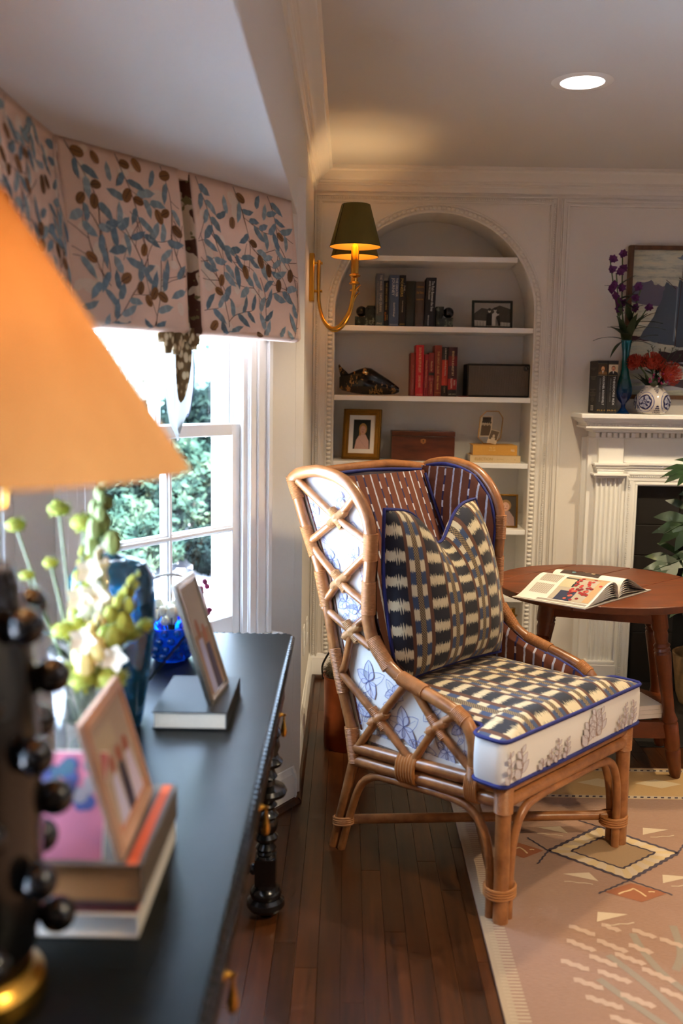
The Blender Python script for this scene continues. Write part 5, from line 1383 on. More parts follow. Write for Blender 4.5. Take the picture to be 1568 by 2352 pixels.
flw = thing('flower_arrangement', 'tall purple stock flowers with long leaves in the glass vase', 'flowers', (vx, vy, z+0.24))
rg = random.Random(9); w = MB(); lw = MB(); blooms = []
tips = [((1.165, 4.43, 2.020), 3), ((1.225, 4.44, 2.03), 4), ((1.195, 4.42, 1.95), 3), ((1.315, 4.43, 1.89), 3), ((1.345, 4.42, 1.80), 1), ((1.215, 4.43, 1.85), 2)]
for (tp, nb) in tips:
    b = V((vx+rg.uniform(-.006, .006), vy+rg.uniform(-.006, .006), z+0.25)); tp = V(tp); mid = b.lerp(tp, 0.45)+V((rg.uniform(-.012, .012), 0, 0.02))
    P = smooth_path([b, mid, tp], 6); w.tube(P, 0.0028, 6)
    for k in range(nb):
        q = P[-1-k*2]+V((rg.uniform(-.018, .018), -0.006, rg.uniform(-.01, .006))); blooms.append(q)
    for k in range(2): q = P[6+k*2]; leafgeo(lw, q, (rg.uniform(-1, 1), -0.2, rg.uniform(0.0, 0.9)), rg.uniform(0.08, 0.12), 0.016, 0.25)
for (d, L) in (((-1, -.2, .35), .17), ((1, -.3, .45), .17), ((-.9, -.3, .9), .12), ((1, -.2, .9), .15), ((.6, -.3, 1), .16), ((-.35, -.3, 1), .15), ((.3, -.4, 1), .16), ((0.05, -.4, .9), .17), ((-.2, -.5, .4), .10), ((.9, -.1, .2), .12)):
    leafgeo(lw, (vx, vy-0.004, z+0.30+rg.uniform(0, .07)), d, L, 0.019, 0.5)
leafgeo(lw, (vx-0.02, vy-0.01, z+0.325), (-0.5, -.4, -.2), 0.12, 0.010, 0.9)
w.build('stems', 'stem', flw); tag(lw.build('leaves', 'leaf', flw, angle=70), kind='stuff')
pet = plain('purple_petal', C(86, 20, 92), 0.6, var=0.3, scale=90)
for q in blooms:
    w = MB(); a0 = rg.uniform(0, 6)
    for k in range(7):
        a = a0+k*0.9; s_ = rg.uniform(0.015, 0.021)
        leafgeo(w, q, (math.cos(a), -0.5+rg.uniform(-.3, .3), math.sin(a)), s_*1.25, s_*0.5, 0.05, 3, V((0, 1, 0.1)))
    w.ball(q, 0.005, 6, 5); w.build('bloom', pet, flw, angle=70)
# blue and white vase with pincushion proteas
bx0, by0 = 1.392, 4.425
bw = thing('porcelain_vase', 'squat blue and white porcelain vase on the mantel', 'vase', (bx0, by0, z))
bprof = [(0.048, 0.0), (0.058, 0.004), (0.072, 0.022), (0.079, 0.046), (0.078, 0.066), (0.069, 0.090), (0.054, 0.110), (0.041, 0.122), (0.036, 0.130), (0.033, 0.130), (0.038, 0.121), (0.050, 0.106), (0.0, 0.02)]
MB().lathe(bprof, (bx0, by0, z), 40).build('body', plain('white_porcelain', C(214, 206, 196), 0.12, var=0.02, coat=0.5), bw)
def br(zz):
    for (r0, z0), (r1, z1) in zip(bprof[:9], bprof[1:9]):
        if zz <= z1: return r0+(r1-r0)*(zz-z0)/max(1e-6, z1-z0)
    return 0.036
def bmap(x, y, h): a = -math.pi/2+x/0.079; r_ = br(y)+h+0.0004; return V((bx0+r_*math.cos(a), by0+r_*math.sin(a), z+y))
pr = PR(bmap); b1, b2, b3 = C(92, 98, 150), C(30, 30, 84), C(150, 154, 184)
for cx in (-0.135, -0.058, 0.058, 0.135):
    def ring(a, b, col, k, wob=0): 
        pts = [(cx+a*math.cos(t)*(1+wob*math.sin(7*t)), 0.056+b*math.sin(t)*(1+wob*math.cos(5*t))) for t in [2*math.pi*i/26 for i in range(26)]]
        for i in range(26): pr.poly([(cx, 0.056), pts[i], pts[(i+1) % 26]], col, k)
    ring(0.044, 0.046, b1, 1); ring(0.036, 0.037, C(214, 206, 200), 2); ring(0.033, 0.034, b2, 3, 0.03); ring(0.026, 0.027, C(176, 176, 190), 4, 0.14); 
    for i in range(7): a = i*0.9; pr.ell(cx+0.016*math.cos(a), 0.056+0.017*math.sin(a), 0.008, 0.0045, b3 if i % 2 else b2, 5, 8, a)
    pr.line([(cx+0.012*math.cos(t*0.8)*(1-t/14), 0.056+0.014*math.sin(t*0.8)*(1-t/14)) for t in range(12)], 0.003, b2, 6)
for cx in (0.0, 0.097, -0.097):
    for yy, s_ in ((0.008, 0.018), (0.018, 0.012), (0.027, 0.008), (0.036, 0.004)):
        for k in range(5): pr.ell(cx+(k-2)*s_*0.5, yy+0.002*(k % 2), 0.0026, 0.0026, b2, 1, 7)
    for yy, s_ in ((0.122, 0.022), (0.114, 0.014), (0.106, 0.008), (0.098, 0.003)):
        for k in range(5): pr.ell(cx+(k-2)*s_*0.5, yy, 0.0026, 0.0026, b2, 1, 7)
pr.build('painted_pattern', bw)
ptf = thing('protea_bouquet', 'orange-red pincushion proteas with dark leaves in the porcelain vase', 'flowers', (bx0, by0, z+0.10))
redp = plain('orange_red_styles', C(168, 50, 28), 0.6, var=0.4, scale=50)
w = MB(); lw = MB()
heads = [((1.296, 4.41, 1.558), 0.034, (-0.8, -.3, .7)), ((1.372, 4.40, 1.562), 0.042, (-.1, -.4, 1)), ((1.464, 4.41, 1.512), 0.050, (.7, -.5, .7)), ((1.42, 4.46, 1.55), 0.036, (.3, .5, .9))]
for (c, r_, ax) in heads:
    c = V(c); ax = V(ax).normalized(); b = V((bx0, by0, z+0.12)); w.tube(smooth_path([b, b.lerp(c, 0.5)+V((0, 0, 0.012)), c-ax*r_*0.4], 5), 0.0035, 6)
    h = MB(); h.ball(c-ax*r_*0.30, r_*0.66, 10, 8)
    for k in range(330):
        d = V((rg.gauss(0, 1), rg.gauss(0, 1), rg.gauss(0, 1))).normalized()
        if d.dot(ax) < -0.45: continue
        p0 = c-ax*r_*0.35+d*r_*0.45; p1 = p0+d*r_*0.55; p2_ = p1+(d*0.5+ax*0.7).normalized()*r_*0.32
        h.tube([p0, p1, p2_], [0.0011, 0.0010, 0.0014], 4)
    h.build('protea_head', redp, ptf)
    for k in range(5): a = rg.uniform(0, 6.3); leafgeo(lw, c-ax*r_*rg.uniform(.8, 1.6), (math.cos(a)*.6+ax.x*.6, -.3, math.sin(a)*.3+.5), rg.uniform(.05, .075), 0.011, 0.2)
for k in range(16): a = rg.uniform(0, 6.3); leafgeo(lw, (bx0+0.02*math.cos(a), by0+0.02*math.sin(a), z+0.118), (math.cos(a), math.sin(a)-.2, rg.uniform(.5, 1.3)), rg.uniform(.07, .105), 0.013, 0.25)
w.build('stems', 'stem', ptf); tag(lw.build('leaves', 'leaf', ptf, angle=70), kind='stuff')
wx = plain('magenta_waxflower', C(140, 30, 84), 0.6, var=0.25, scale=90); h = MB()
for k in range(16): q = V((1.41+rg.uniform(-.05, .05), 4.385+rg.uniform(-.01, .02), 1.475+rg.uniform(-.025, .03))); h.ball(q, 0.0058, 7, 5)
tag(h.build('waxflowers', wx, ptf), kind='stuff')
h = MB()
for k in range(9):
    q = V((1.36+0.018*k, 4.42, 1.60+0.02*math.sin(k*2.2))); h.tube([V((bx0, by0, z+0.14)), q], 0.0012, 4)
    for e in range(3): h.tube([q, q+V((rg.uniform(-.01, .01), rg.uniform(-.01, .01), .012))], 0.0012, 4)
h.build('filler_sprigs', 'leaf', ptf)
# painting
pw0, pw1, pz0, pz1 = 1.288, 2.55, 1.388, 2.092
pt_ = thing('painting', 'framed oil painting of grey sailing boats above the mantel', 'painting', ((pw0+pw1)/2, D-0.02, pz0))
M['walnut'] = wood('walnut_frame', C(62, 38, 22), C(112, 74, 46), 0.45, (6, 6, 2), 5)
w = MB(); fw = 0.020
w.box(pw0, pw0+fw, D-0.035, D-0.001, pz0, pz1); w.box(pw1-fw, pw1, D-0.035, D-0.001, pz0, pz1); w.box(pw0+fw, pw1-fw, D-0.035, D-0.001, pz0, pz0+fw); w.box(pw0+fw, pw1-fw, D-0.035, D-0.001, pz1-fw, pz1); w.build('frame', 'walnut', pt_, bevel=0.002)
def canvasmat():
    t = NT('painted_sky_and_sea'); co = t.coord(scale=(1.2, 1, 7)); f = t.noise(co, 7, 6, 0.7); g_ = t.noise(t.coord(scale=(1, 1, 1.6)), 4, 3)
    c = t.ramp(f, [(0.34, C(128, 134, 122)), (0.5, C(196, 198, 172)), (0.66, C(214, 204, 168))]); c = t.mix(t.math('MULTIPLY', g_, 0.35), c, C(190, 196, 206))
    t.set(color=c, rough=0.5); t.bump(f, 0.4, 0.004); return t.m
MB().box(pw0+fw, pw1-fw, D-0.022, D-0.004, pz0+fw, pz1-fw).build('canvas', canvasmat(), pt_, smooth=False)
pr = PR(lambda x, y, h: V((pw0+fw+x, D-0.0222-h*0.6, pz0+fw+y))); PWd, PH = pw1-pw0-2*fw, pz1-pz0-2*fw
def blob(pts, col, k, sub=4, amp=0.006, seed=1):
    r_ = random.Random(seed); out = []
    for i in range(len(pts)):
        a, b = V(pts[i]), V(pts[(i+1) % len(pts)])
        for q_ in range(sub): p = a.lerp(b, q_/sub); out.append((min(PWd, max(0, p.x+r_.uniform(-amp, amp))), min(PH, max(0, p.y+r_.uniform(-amp, amp)))))
    pr.poly(out, col, k)
blob([(0.0, 0.42), (0.0, 0.50), (0.03, 0.52), (0.09, 0.525), (0.12, 0.505), (0.2, 0.50), (0.3, 0.46), (0.3, 0.41), (0.12, 0.415)], C(104, 100, 122), 1, seed=2)
for y, col in ((0.02, C(176, 180, 190)), (0.05, C(190, 196, 204)), (0.10, C(168, 172, 172)), (0.16, C(200, 200, 184))): blob([(0, y), (PWd, y+0.01), (PWd, y+0.03), (0, y+0.02)], col, 1.2, 10, 0.006, int(y*100))
blob([(0.0, 0.245), (0.10, 0.25), (0.24, 0.225), (0.4, 0.21), (0.4, 0.245), (0.2, 0.26), (0.06, 0.27), (0, 0.275)], C(62, 34, 46), 2, seed=5)
def sail(pts, col, seed): blob(pts, col, 3, 5, 0.003, seed)
sail([(0.045, 0.262), (0.10, 0.345), (0.14, 0.44), (0.158, 0.522), (0.205, 0.488), (0.215, 0.23), (0.12, 0.245)], C(78, 92, 108), 6)
sail([(0.22, 0.225), (0.208, 0.40), (0.216, 0.535), (0.262, 0.515), (0.30, 0.50), (0.34, 0.22)], C(68, 84, 102), 7)
sail([(0.35, 0.22), (0.345, 0.47), (0.43, 0.38), (0.48, 0.24)], C(84, 96, 110), 8)
pr.line([(0.214, 0.22), (0.236, 0.645)], 0.003, C(66, 44, 40), 4); pr.line([(0.158, 0.53), (0.205, 0.49)], 0.003, C(70, 48, 44), 4.4); pr.line([(0.216, 0.54), (0.30, 0.50)], 0.004, C(80, 50, 44), 4.4); pr.line([(0.208, 0.25), (0.214, 0.50)], 0.006, C(120, 136, 150), 4.2)
blob([(0.13, 0.165), (0.14, 0.205), (0.20, 0.20), (0.3, 0.215), (0.5, 0.2), (0.52, 0.15), (0.34, 0.13), (0.2, 0.14)], C(48, 30, 40), 4, 4, 0.005, 9)
blob([(0.16, 0.150), (0.34, 0.145), (0.5, 0.16), (0.34, 0.16)], C(150, 156, 172), 4.6, 5, 0.004, 10)
blob([(0.16, 0.04), (0.26, 0.075), (0.5, 0.09), (0.56, 0.05), (0.4, 0.03)], C(70, 56, 68), 3, 5, 0.007, 11); blob([(0.20, 0.63), (0.26, 0.66), (0.28, 0.62)], C(110, 126, 146), 2, 4, 0.006, 12)
for i in range(70):
    x, y = rg.uniform(0, PWd-0.08), rg.uniform(0.0, PH); L = rg.uniform(0.02, 0.07); c = rg.choice([C(206, 204, 178), C(176, 180, 168), C(150, 152, 146), C(196, 184, 170)])
    if not (0.22 < y < 0.53): pr.line([(x, y), (x+L*0.5, y+rg.uniform(-.004, .004)), (x+L, y)], rg.uniform(0.0012, 0.0035), c, 1.6)
pr.build('painted_scene', pt_)
# ================================================================== TAVERN TABLE
M['pine'] = wood('amber_pine', C(70, 32, 9), C(124, 60, 20), 0.40, (3, 14, 6), 3.0)
tcx, tcy, tr_, tz = 0.968, 3.56, 0.400, 0.700
tab = thing('round_table', 'round amber pine plank table with splayed turned legs', 'table', (tcx, tcy, 0))
pa = R(43); pu = V((math.cos(pa), math.sin(pa), 0)); pv = V((-pu.y, pu.x, 0))       # boards run along pu
cuts = [-tr_, -0.125, 0.105, 0.29, tr_]
for a, b in zip(cuts, cuts[1:]):
    a2, b2 = a+0.0018, b-0.0018; P = []
    m_ = 24
    for i in range(m_+1): v_ = a2+(b2-a2)*i/m_; P.append((math.sqrt(max(0, tr_**2-v_**2)), v_))
    for i in range(m_+1): v_ = b2-(b2-a2)*i/m_; P.append((-math.sqrt(max(0, tr_**2-v_**2)), v_))
    Q = []
    for p in P:
        if not Q or (abs(p[0]-Q[-1][0])+abs(p[1]-Q[-1][1])) > 1e-5: Q.append(p)
    MB().prism([V((tcx, tcy, tz-0.026))+pu*p[0]+pv*p[1] for p in Q], (0, 0, 0.026)).build('plank', 'pine', tab, bevel=0.003, angle=30)
feet = {(1, -1): ((1.105, 3.335), (1.236, 3.335)), (-1, -1): ((0.745, 3.45), (0.66, 3.36)), (1, 1): ((1.185, 3.66), (1.285, 3.74)), (-1, 1): ((0.845, 3.78), (0.77, 3.87))}
feet[(1, -1)] = ((1.118, 3.345), (1.236, 3.418)) if False else ((1.112, 3.345), (1.234, 3.40))
prof = [(0.016, 0.0), (0.022, 0.02), (0.026, 0.07), (0.028, 0.11), (0.025, 0.115), (0.029, 0.125), (0.029, 0.215), (0.025, 0.222), (0.029, 0.23), (0.021, 0.26), (0.022, 0.33), (0.026, 0.42), (0.030, 0.49), (0.025, 0.497), (0.030, 0.503), (0.025, 0.512), (0.030, 0.52), (0.022, 0.53), (0.026, 0.56), (0.024, 0.575), (0.030, 0.585), (0.030, 0.675)]
mids = {}
for k, (tp, ft) in feet.items():
    top, bot = V((*tp, 0.674)), V((*ft, 0.0088 if ft[1] < 3.5 else 0.0)); ax = (top-bot)
    q = V((0, 0, 1)).rotation_difference(ax.normalized()); w = MB(); w.lathe([(r_, z*ax.length/0.675) for r_, z in prof], bot, 16, q)
    w.build('leg', 'pine', tab); mids[k] = bot.lerp(top, 0.28); 
ks = [(-1, -1), (1, -1), (1, 1), (-1, 1)]
for a, b in zip(ks, ks[1:]+ks[:1]):
    A, B = mids[a], mids[b]; d = (B-A).normalized(); s_ = V((-d.y, d.x, 0))
    F = lambda x, y, zz: V((A.x, A.y, 0))+V((d.x, d.y, 0))*x+s_*y+V((0, 0, zz))
    MB().fbox(F, 0.02, (B-A).length-0.02, -0.012, 0.012, 0.165, 0.228).build('stretcher', 'pine', tab, bevel=0.003)
    A2, B2 = V((*feet[a][0], 0)), V((*feet[b][0], 0)); L = (B2-A2).length; d2 = (B2-A2).normalized(); s2 = V((-d2.y, d2.x, 0))
    F2 = lambda x, y, zz: A2+d2*x+s2*y+V((0, 0, zz))
    MB().fbox(F2, 0.0, L, -0.010, 0.010, 0.60, 0.674).build('apron', 'pine', tab, bevel=0.002)
sx_ = [m_.x for m_ in mids.values()]; sy_ = [m_.y for m_ in mids.values()]
# lower shelf board with white books
cm_ = sum(mids.values(), V((0, 0, 0)))/4
F3 = lambda x, y, zz: V((cm_.x, cm_.y, 0))+pu*x+pv*y+V((0, 0, zz))
MB().fbox(F3, -0.26, 0.26, -0.17, 0.17, 0.229, 0.238).build('lower_shelf', 'pine', tab, smooth=False)
for i in range(3):
    Fb = lambda x, y, zz: V((1.06, 3.44, 0))+V((0.97, 0.24, 0))*x+V((-0.24, 0.97, 0))*y+V((0, 0, zz))
    t = thing('book', 'white book lying on the table\'s low shelf, '+('bottom', 'middle', 'top')[i]+' of three', 'book', Fb(0, 0, 0.239+i*0.0165), 'white books under the table')
    z0 = 0.2395+i*0.0165; w_ = 0.105-0.006*i
    w = MB(); w.fbox(Fb, -w_, w_, -0.075, 0.075, z0, z0+0.0022); w.fbox(Fb, -w_, w_, -0.075, 0.075, z0+0.0135, z0+0.0157); w.fbox(Fb, -w_, w_, -0.075, -0.0725, z0+0.002, z0+0.0136); w.build('cover', 'white', t, smooth=False)
    MB().fbox(Fb, -w_+0.003, w_-0.003, -0.072, 0.072, z0+0.0023, z0+0.0134).build('page_block', 'page', t, smooth=False)

# open art book
ob = thing('open_book', 'large open art book with colour pictures on the round table', 'book', (0.86, 3.45, tz))
U0 = V((0.955, 3.285, tz+0.001)); bu = V((0.700, 0.714, 0)); bv = V((-0.78, 0.626, 0)); BH = 0.265
def page(side, lift, k=1.0, W=0.225):
    def fn(a, b):
        x = a*W*side; h = 0.004+lift*(math.sin(math.pi*min(1, a*1.04)**0.55)*0.9*(1-a)**0.35+0.18*(1-a))
        return U0+bu*x*0.97+bv*(b*BH)+V((0, 0, h))
    return fn
w = MB()
for sd in (-1, 1): w.fbox(lambda x, y, zz: U0+bu*x+bv*y+V((0, 0, zz)), min(0, sd*0.232), max(0, sd*0.232), -0.004, BH+0.004, 0.0, 0.003)
w.build('cover', clothmat(C(186, 180, 172), 'pale_cover'), ob, smooth=False)
for sd in (-1, 1):
    w = MB()
    for k in range(7):
        f_ = page(sd, 0.012+0.0085*k)
        W_ = 0.225
        w.grid(lambda a, b, f_=f_: f_(a, b), 16, 1)
    w.build('pages', 'white', ob, angle=70)
for sd, lf in ((-1, 0.0655), (1, 0.0655)): MB().grid(page(sd, lf), 20, 6).build('top_page', 'white', ob, angle=70)
fl_ = page(-1, 0.0660)
pr = PR(lambda x, y, h: fl_(1-x, y)+V((0, 0, h)))      # x 0 at outer edge .. 1 at the gutter, y 0 near .. 1 far
def gridrect(x0, x1, y0, y1, col, k=1, n=6):
    for i in range(n):
        a = x0+(x1-x0)*i/n; b = x0+(x1-x0)*(i+1)/n; pr.rect(a, b, y0, y1, col, k)
for r_ in range(12):
    gridrect(0.22, 0.46, 0.66+r_*0.022, 0.674+r_*0.022, C(176, 166, 154), 1, 4); gridrect(0.52, 0.76, 0.66+r_*0.022, 0.674+r_*0.022, C(176, 166, 154), 1, 4)
gridrect(0.04, 0.10, 0.03, 0.72, C(168, 160, 150), 1, 2)
gridrect(0.12, 0.95, 0.03, 0.60, C(190, 178, 158), 1.2, 10); gridrect(0.12, 0.36, 0.30, 0.52, C(44, 52, 84), 1.6, 4); gridrect(0.44, 0.68, 0.42, 0.60, C(206, 196, 160), 1.6, 4); gridrect(0.46, 0.66, 0.40, 0.43, C(40, 40, 48), 1.7, 3); gridrect(0.66, 0.70, 0.40, 0.60, C(40, 40, 48), 1.7, 1)
for i in range(44):
    x, y = rg.gauss(0.42, 0.14), rg.gauss(0.28, 0.09); x = min(0.9, max(0.16, x)); y = min(0.55, max(0.06, y)); pr.ell(x, y, 0.026, 0.024, rg.choice([C(160, 24, 30), C(190, 52, 48), C(130, 16, 28), C(206, 100, 80)]), 2.2+0.04*i, 8)
gridrect(0.14, 0.80, 0.04, 0.13, C(206, 166, 120), 1.8, 8); gridrect(0.70, 0.95, 0.06, 0.40, C(186, 150, 112), 1.7, 4)
pr.build('printed_pages', ob)
fr_ = page(1, 0.0660); pr = PR(lambda x, y, h: fr_(x, y)+V((0, 0, h)))
gridrect(0.10, 0.80, 0.34, 0.90, C(72, 56, 50), 1.2, 9)
for i in range(20): pr.ell(rg.uniform(.16, .74), rg.uniform(.38, .86), .03, .03, rg.choice([C(124, 40, 40), C(110, 140, 150), C(190, 170, 140), C(48, 40, 38)]), 2+i*.05, 8)
pr.build('printed_pages', ob)

# ================================================================== PLANT IN THE HEARTH
plx, ply = 1.66, 4.28
pla = thing('potted_plant', 'philodendron with big lobed leaves standing before the fireplace', 'plant', (plx, ply, 0.0045))
MB().lathe([(0.11, 0.0045), (0.125, 0.05), (0.145, 0.20), (0.150, 0.235), (0.140, 0.235), (0.13, 0.20), (0.0, 0.19)], (plx, ply, 0), 32).build('pot', plain('woven_basket', C(150, 116, 72), 0.8, var=0.35, scale=60, bump=0.4), pla)
def philomat():
    t = NT('philodendron_leaf'); f = t.noise(t.coord(), 9, 3); c = t.ramp(f, [(0.3, C(24, 44, 24)), (0.6, C(44, 70, 40)), (0.8, C(120, 120, 40))]); t.set(color=c, rough=0.38); return t.m
M['philo'] = philomat()
stem = MB()
def lobed(base, c, ax, up, S, nm='leaf'):
    """lobed leaf: c = leaf base, ax = direction of the midrib, up = blade normal"""
    c = V(c); ax = V(ax).normalized(); up = V(up); sd = ax.cross(up).normalized(); up = sd.cross(ax).normalized()
    w = MB(); P = lambda x, y: c+ax*x*S+sd*y*S+up*(-0.25*x*x*S-0.12*abs(y)*S+0.02*S*math.sin(9*y+7*x))
    w.tube([P(0, 0), P(0.5, 0), P(1.0, 0)], [0.004, 0.003, 0.001], 5)
    lobes = [(0.03, 140, 0.46), (0.16, 104, 0.58), (0.34, 76, 0.62), (0.52, 50, 0.58), (0.72, 20, 0.44)]
    for sg in (1, -1):
        for (x0, an, L) in lobes:
            a = R(an)*sg; n = 5; lf = []; rt = []
            for i in range(n+1):
                q = i/n; ww = 0.088*(1-q**4)*(1+0.35*math.sin(5*q+x0*9)) if i < n else 0.004
                aa = a*(1-0.22*q); x = x0+math.cos(aa)*L*q; y = math.sin(aa)*L*q
                lf.append(P(x-math.sin(aa)*ww, y+math.cos(aa)*ww)); rt.append(P(x+math.sin(aa)*ww, y-math.cos(aa)*ww))
            w.add(lf+rt, [(i, i+1, n+2+i, n+1+i) for i in range(n)])
    core = [P(0.0, 0.14), P(0.3, 0.2), P(0.6, 0.14), P(0.85, 0.06), P(0.85, -0.06), P(0.6, -0.14), P(0.3, -0.2), P(0.0, -0.14)]
    w.poly(core); w.build(nm, 'philo', pla, angle=80)
    b = V(base); stem.tube(smooth_path([b, b.lerp(c, 0.6)+V((0, 0, 0.05)), c], 6), 0.006, 6)
for (c, ax, up, S) in (((1.60, 4.14, 0.93), (-1, -.2, -.45), (-.3, -1, .35), 0.24), ((1.56, 4.16, 0.72), (-1, -.25, -.20), (-.1, -1, .8), 0.22), ((1.58, 4.12, 1.13), (-1, -.1, -.12), (0, -.45, 1), 0.20), ((1.62, 4.18, 1.06), (-.8, -.3, -.7), (-.3, -1, .2), 0.17), ((1.58, 4.12, 0.60), (-.85, -.4, -.35), (0, -.7, 1), 0.20), ((1.72, 4.10, 0.85), (.6, -.6, -.3), (.2, -.8, .6), 0.24), ((1.80, 4.2, 1.05), (.8, -.3, .1), (0, -.6, 1), 0.24), ((1.66, 4.08, 1.16), (.1, -.6, .2), (0, -1, .6), 0.22), ((1.75, 4.3, 1.2), (.5, .1, .5), (-.3, -.6, .6), 0.22), ((1.70, 4.08, 0.62), (.2, -1, -.4), (0, -.4, 1), 0.2), ((1.64, 4.12, 0.46), (-.6, -.5, -.2), (0, -.5, 1), 0.17)):
    lobed((plx, ply, 0.2), c, ax, up, S)
stem.build('stems', 'stem', pla)

# ================================================================== COPPER POT
cpx, cpy, cr_ = 0.016, 3.69, 0.092
cp_ = thing('copper_bucket', 'tall dented copper bucket on the floor behind the chair', 'bucket', (cpx, cpy, 0))
MB().lathe([(cr_*0.98, 0.0), (cr_, 0.006), (cr_*1.0, 0.15), (cr_*1.02, 0.275), (cr_*1.08, 0.285), (cr_*1.08, 0.292), (cr_*0.98, 0.292), (cr_*0.96, 0.10), (0.0, 0.10)], (cpx, cpy, 0), 36, rf=lambda a: 1+0.01*math.sin(3*a)+0.006*math.sin(7*a)).build('body', 'copper', cp_)
w = MB()
for sg in (-1, 1): w.tube(smooth_path([(cpx+sg*cr_*1.05, cpy, 0.27), (cpx+sg*cr_*1.08, cpy, 0.33), (cpx+sg*cr_*0.6, cpy, 0.40), (cpx, cpy, 0.415)], 6), 0.004, 6)
w.build('handle', 'dark', cp_)
br_ = plain('dried_bristle', C(92, 80, 62), 0.9, var=0.5, scale=90)
for (c, r_, lb_) in (((-0.045, 3.64, 0.322), 0.040, 'bristly dried seed head at the window side of the copper bucket'), ((0.02, 3.63, 0.335), 0.038, 'bristly dried seed head at the front of the copper bucket'), ((0.05, 3.70, 0.34), 0.042, 'bristly dried seed head at the fireplace side of the copper bucket'), ((-0.02, 3.71, 0.35), 0.04, 'bristly dried seed head at the back of the copper bucket')):
    h = MB(); h.ball(c, r_*0.6, 8, 6); c = V(c)
    for k in range(260):
        d = V((rg.gauss(0, 1), rg.gauss(0, 1), rg.gauss(0, 1))).normalized(); h.tube([c+d*r_*0.5, c+d*r_*rg.uniform(.85, 1.1)+V((0, 0, -.003))], [0.0012, 0.0004], 3)
    h.tube([c, (cpx, cpy, 0.11)], 0.003, 5)
    tag(h.build('dried_seed_head', br_, angle=60), lb_, 'dried flower', 'dried seed heads in the bucket')

# outlets on the left wall
for (y, z, lb) in ((3.905, 0.370, 'white wall outlet plate low beside the window pier'), (4.19, 0.335, 'white wall outlet plate low near the corner')):
    t = thing('wall_outlet', lb, 'outlet', (XL, y, z-0.06), 'outlets low on the left wall')
    MB().box(XL+0.0003, XL+0.006, y-0.037, y+0.037, z-0.06, z+0.06).build('plate', 'trimwhite', t, bevel=0.002)
    for dz in (-0.022, 0.022): MB().box(XL+0.005, XL+0.008, y-0.016, y+0.016, z+dz-0.014, z+dz+0.014).build('socket', 'trimwhite', t, bevel=0.002)

# ================================================================== RUG
def rugmat():
    t = NT('woven_wool_rug'); co = t.coord(); x, y, z_ = t.xyz(co)
    n1 = t.noise(co, 2.2, 3); n2 = t.noise(t.coord(scale=(60, 400, 1)), 1.0, 2)
    ab = t.noise(t.coord(scale=(0.5, 7, 1)), 2.0, 4); c = t.mix(n1, C(158, 122, 106), C(152, 117, 86)); c = t.mix(t.math('MULTIPLY', ab, 0.5), c, C(136, 100, 84)); c2 = t.n.new('ShaderNodeMix'); c2.data_type = 'RGBA'; c2.blend_type = 'MULTIPLY'; c2.inputs[0].default_value = 0.35
    t.l.new(c, c2.inputs[6]); t.l.new(t.ramp(n2, [(0.3, (0.6, 0.6, 0.6, 1)), (0.7, (1, 1, 1, 1))]), c2.inputs[7]); t.set(color=c2.outputs[2], rough=0.95, sheen=0.2); t.bump(n2, 0.6, 0.003); return t.m
RX0, RX1, RY0, RY1 = 0.377, 2.75, 0.2, 3.485
rug = thing('area_rug', 'tan and peach wool rug with a diamond medallion and pale border', 'rug', ((RX0+RX1)/2, (RY0+RY1)/2, 0))
MB().box(RX0, RX1, RY0, RY1, 0.0002, 0.0085).build('pile', rugmat(), rug, bevel=0.003)
pr = PR(lambda x, y, h: V((x, y, 0.0086+h)))
cream, tan, ink_, red_, sage = C(196, 176, 150), C(160, 130, 96), C(66, 56, 70), C(146, 86, 54), C(142, 128, 112)
pr.rect(RX0+0.001, RX0+0.030, RY0, RY1, C(166, 144, 118), 0.6)
k = 0; y = RY0
while y < RY1-0.012: pr.rect(RX0+0.030, RX0+0.060, y, y+0.006, C(182, 160, 132), 0.8); pr.rect(RX0+0.014, RX0+0.030, y+0.003, y+0.007, C(178, 156, 128), 0.9); y += 0.013
# far border: dashes, pale lozenges, dashes
pr.rect(RX0+0.06, RX1, 3.20, RY1-0.01, C(188, 152, 100), 0.5)
for yy in (3.455, 3.215):
    pr.rect(RX0+0.06, RX1, yy-0.012, yy+0.012, cream, 0.8); x = RX0+0.07
    while x < RX1: pr.poly([(x, yy-0.006), (x+0.011, yy-0.006), (x+0.015, yy+0.006), (x+0.004, yy+0.006)], ink_, 1.1); x += 0.024
x = 0.52
while x < RX1-0.1: pr.poly([(x-0.085, 3.335), (x, 3.375), (x+0.085, 3.335), (x, 3.295)], C(206, 184, 146), 0.9); x += 0.21
def zig(p0, p1, w_, col, k=1.2, amp=0.004, st=0.018):
    a, b = V(p0), V(p1); n = max(2, int((b-a).length/st)); q = []
    d = (b-a).normalized(); s_ = V((-d.y, d.x))
    for i in range(n+1): p = a.lerp(b, i/n)+s_*(amp if i % 2 else -amp); q.append((p.x, p.y))
    pr.line(q, w_, col, k)
mx_, my_ = 0.842, 2.808
def dia(hx, hy): return [(mx_-hx, my_), (mx_, my_+hy), (mx_+hx, my_), (mx_, my_-hy)]
pr.poly(dia(0.198, 0.170), C(196, 170, 128), 0.6); 
D1, D2 = dia(0.200, 0.172), dia(0.130, 0.104)
for i in range(4):      # pale blocks between the two diamonds
    a, b = V(D1[i]), V(D1[(i+1) % 4]); c, d = V(D2[i]), V(D2[(i+1) % 4])
    for q in range(4): t0, t1 = (q+0.15)/4, (q+0.65)/4; pr.poly([tuple(a.lerp(b, t0)), tuple(a.lerp(b, t1)), tuple(c.lerp(d, t1)), tuple(c.lerp(d, t0))], cream, 0.9)
pr.poly(dia(0.128, 0.102), tan, 1.0)
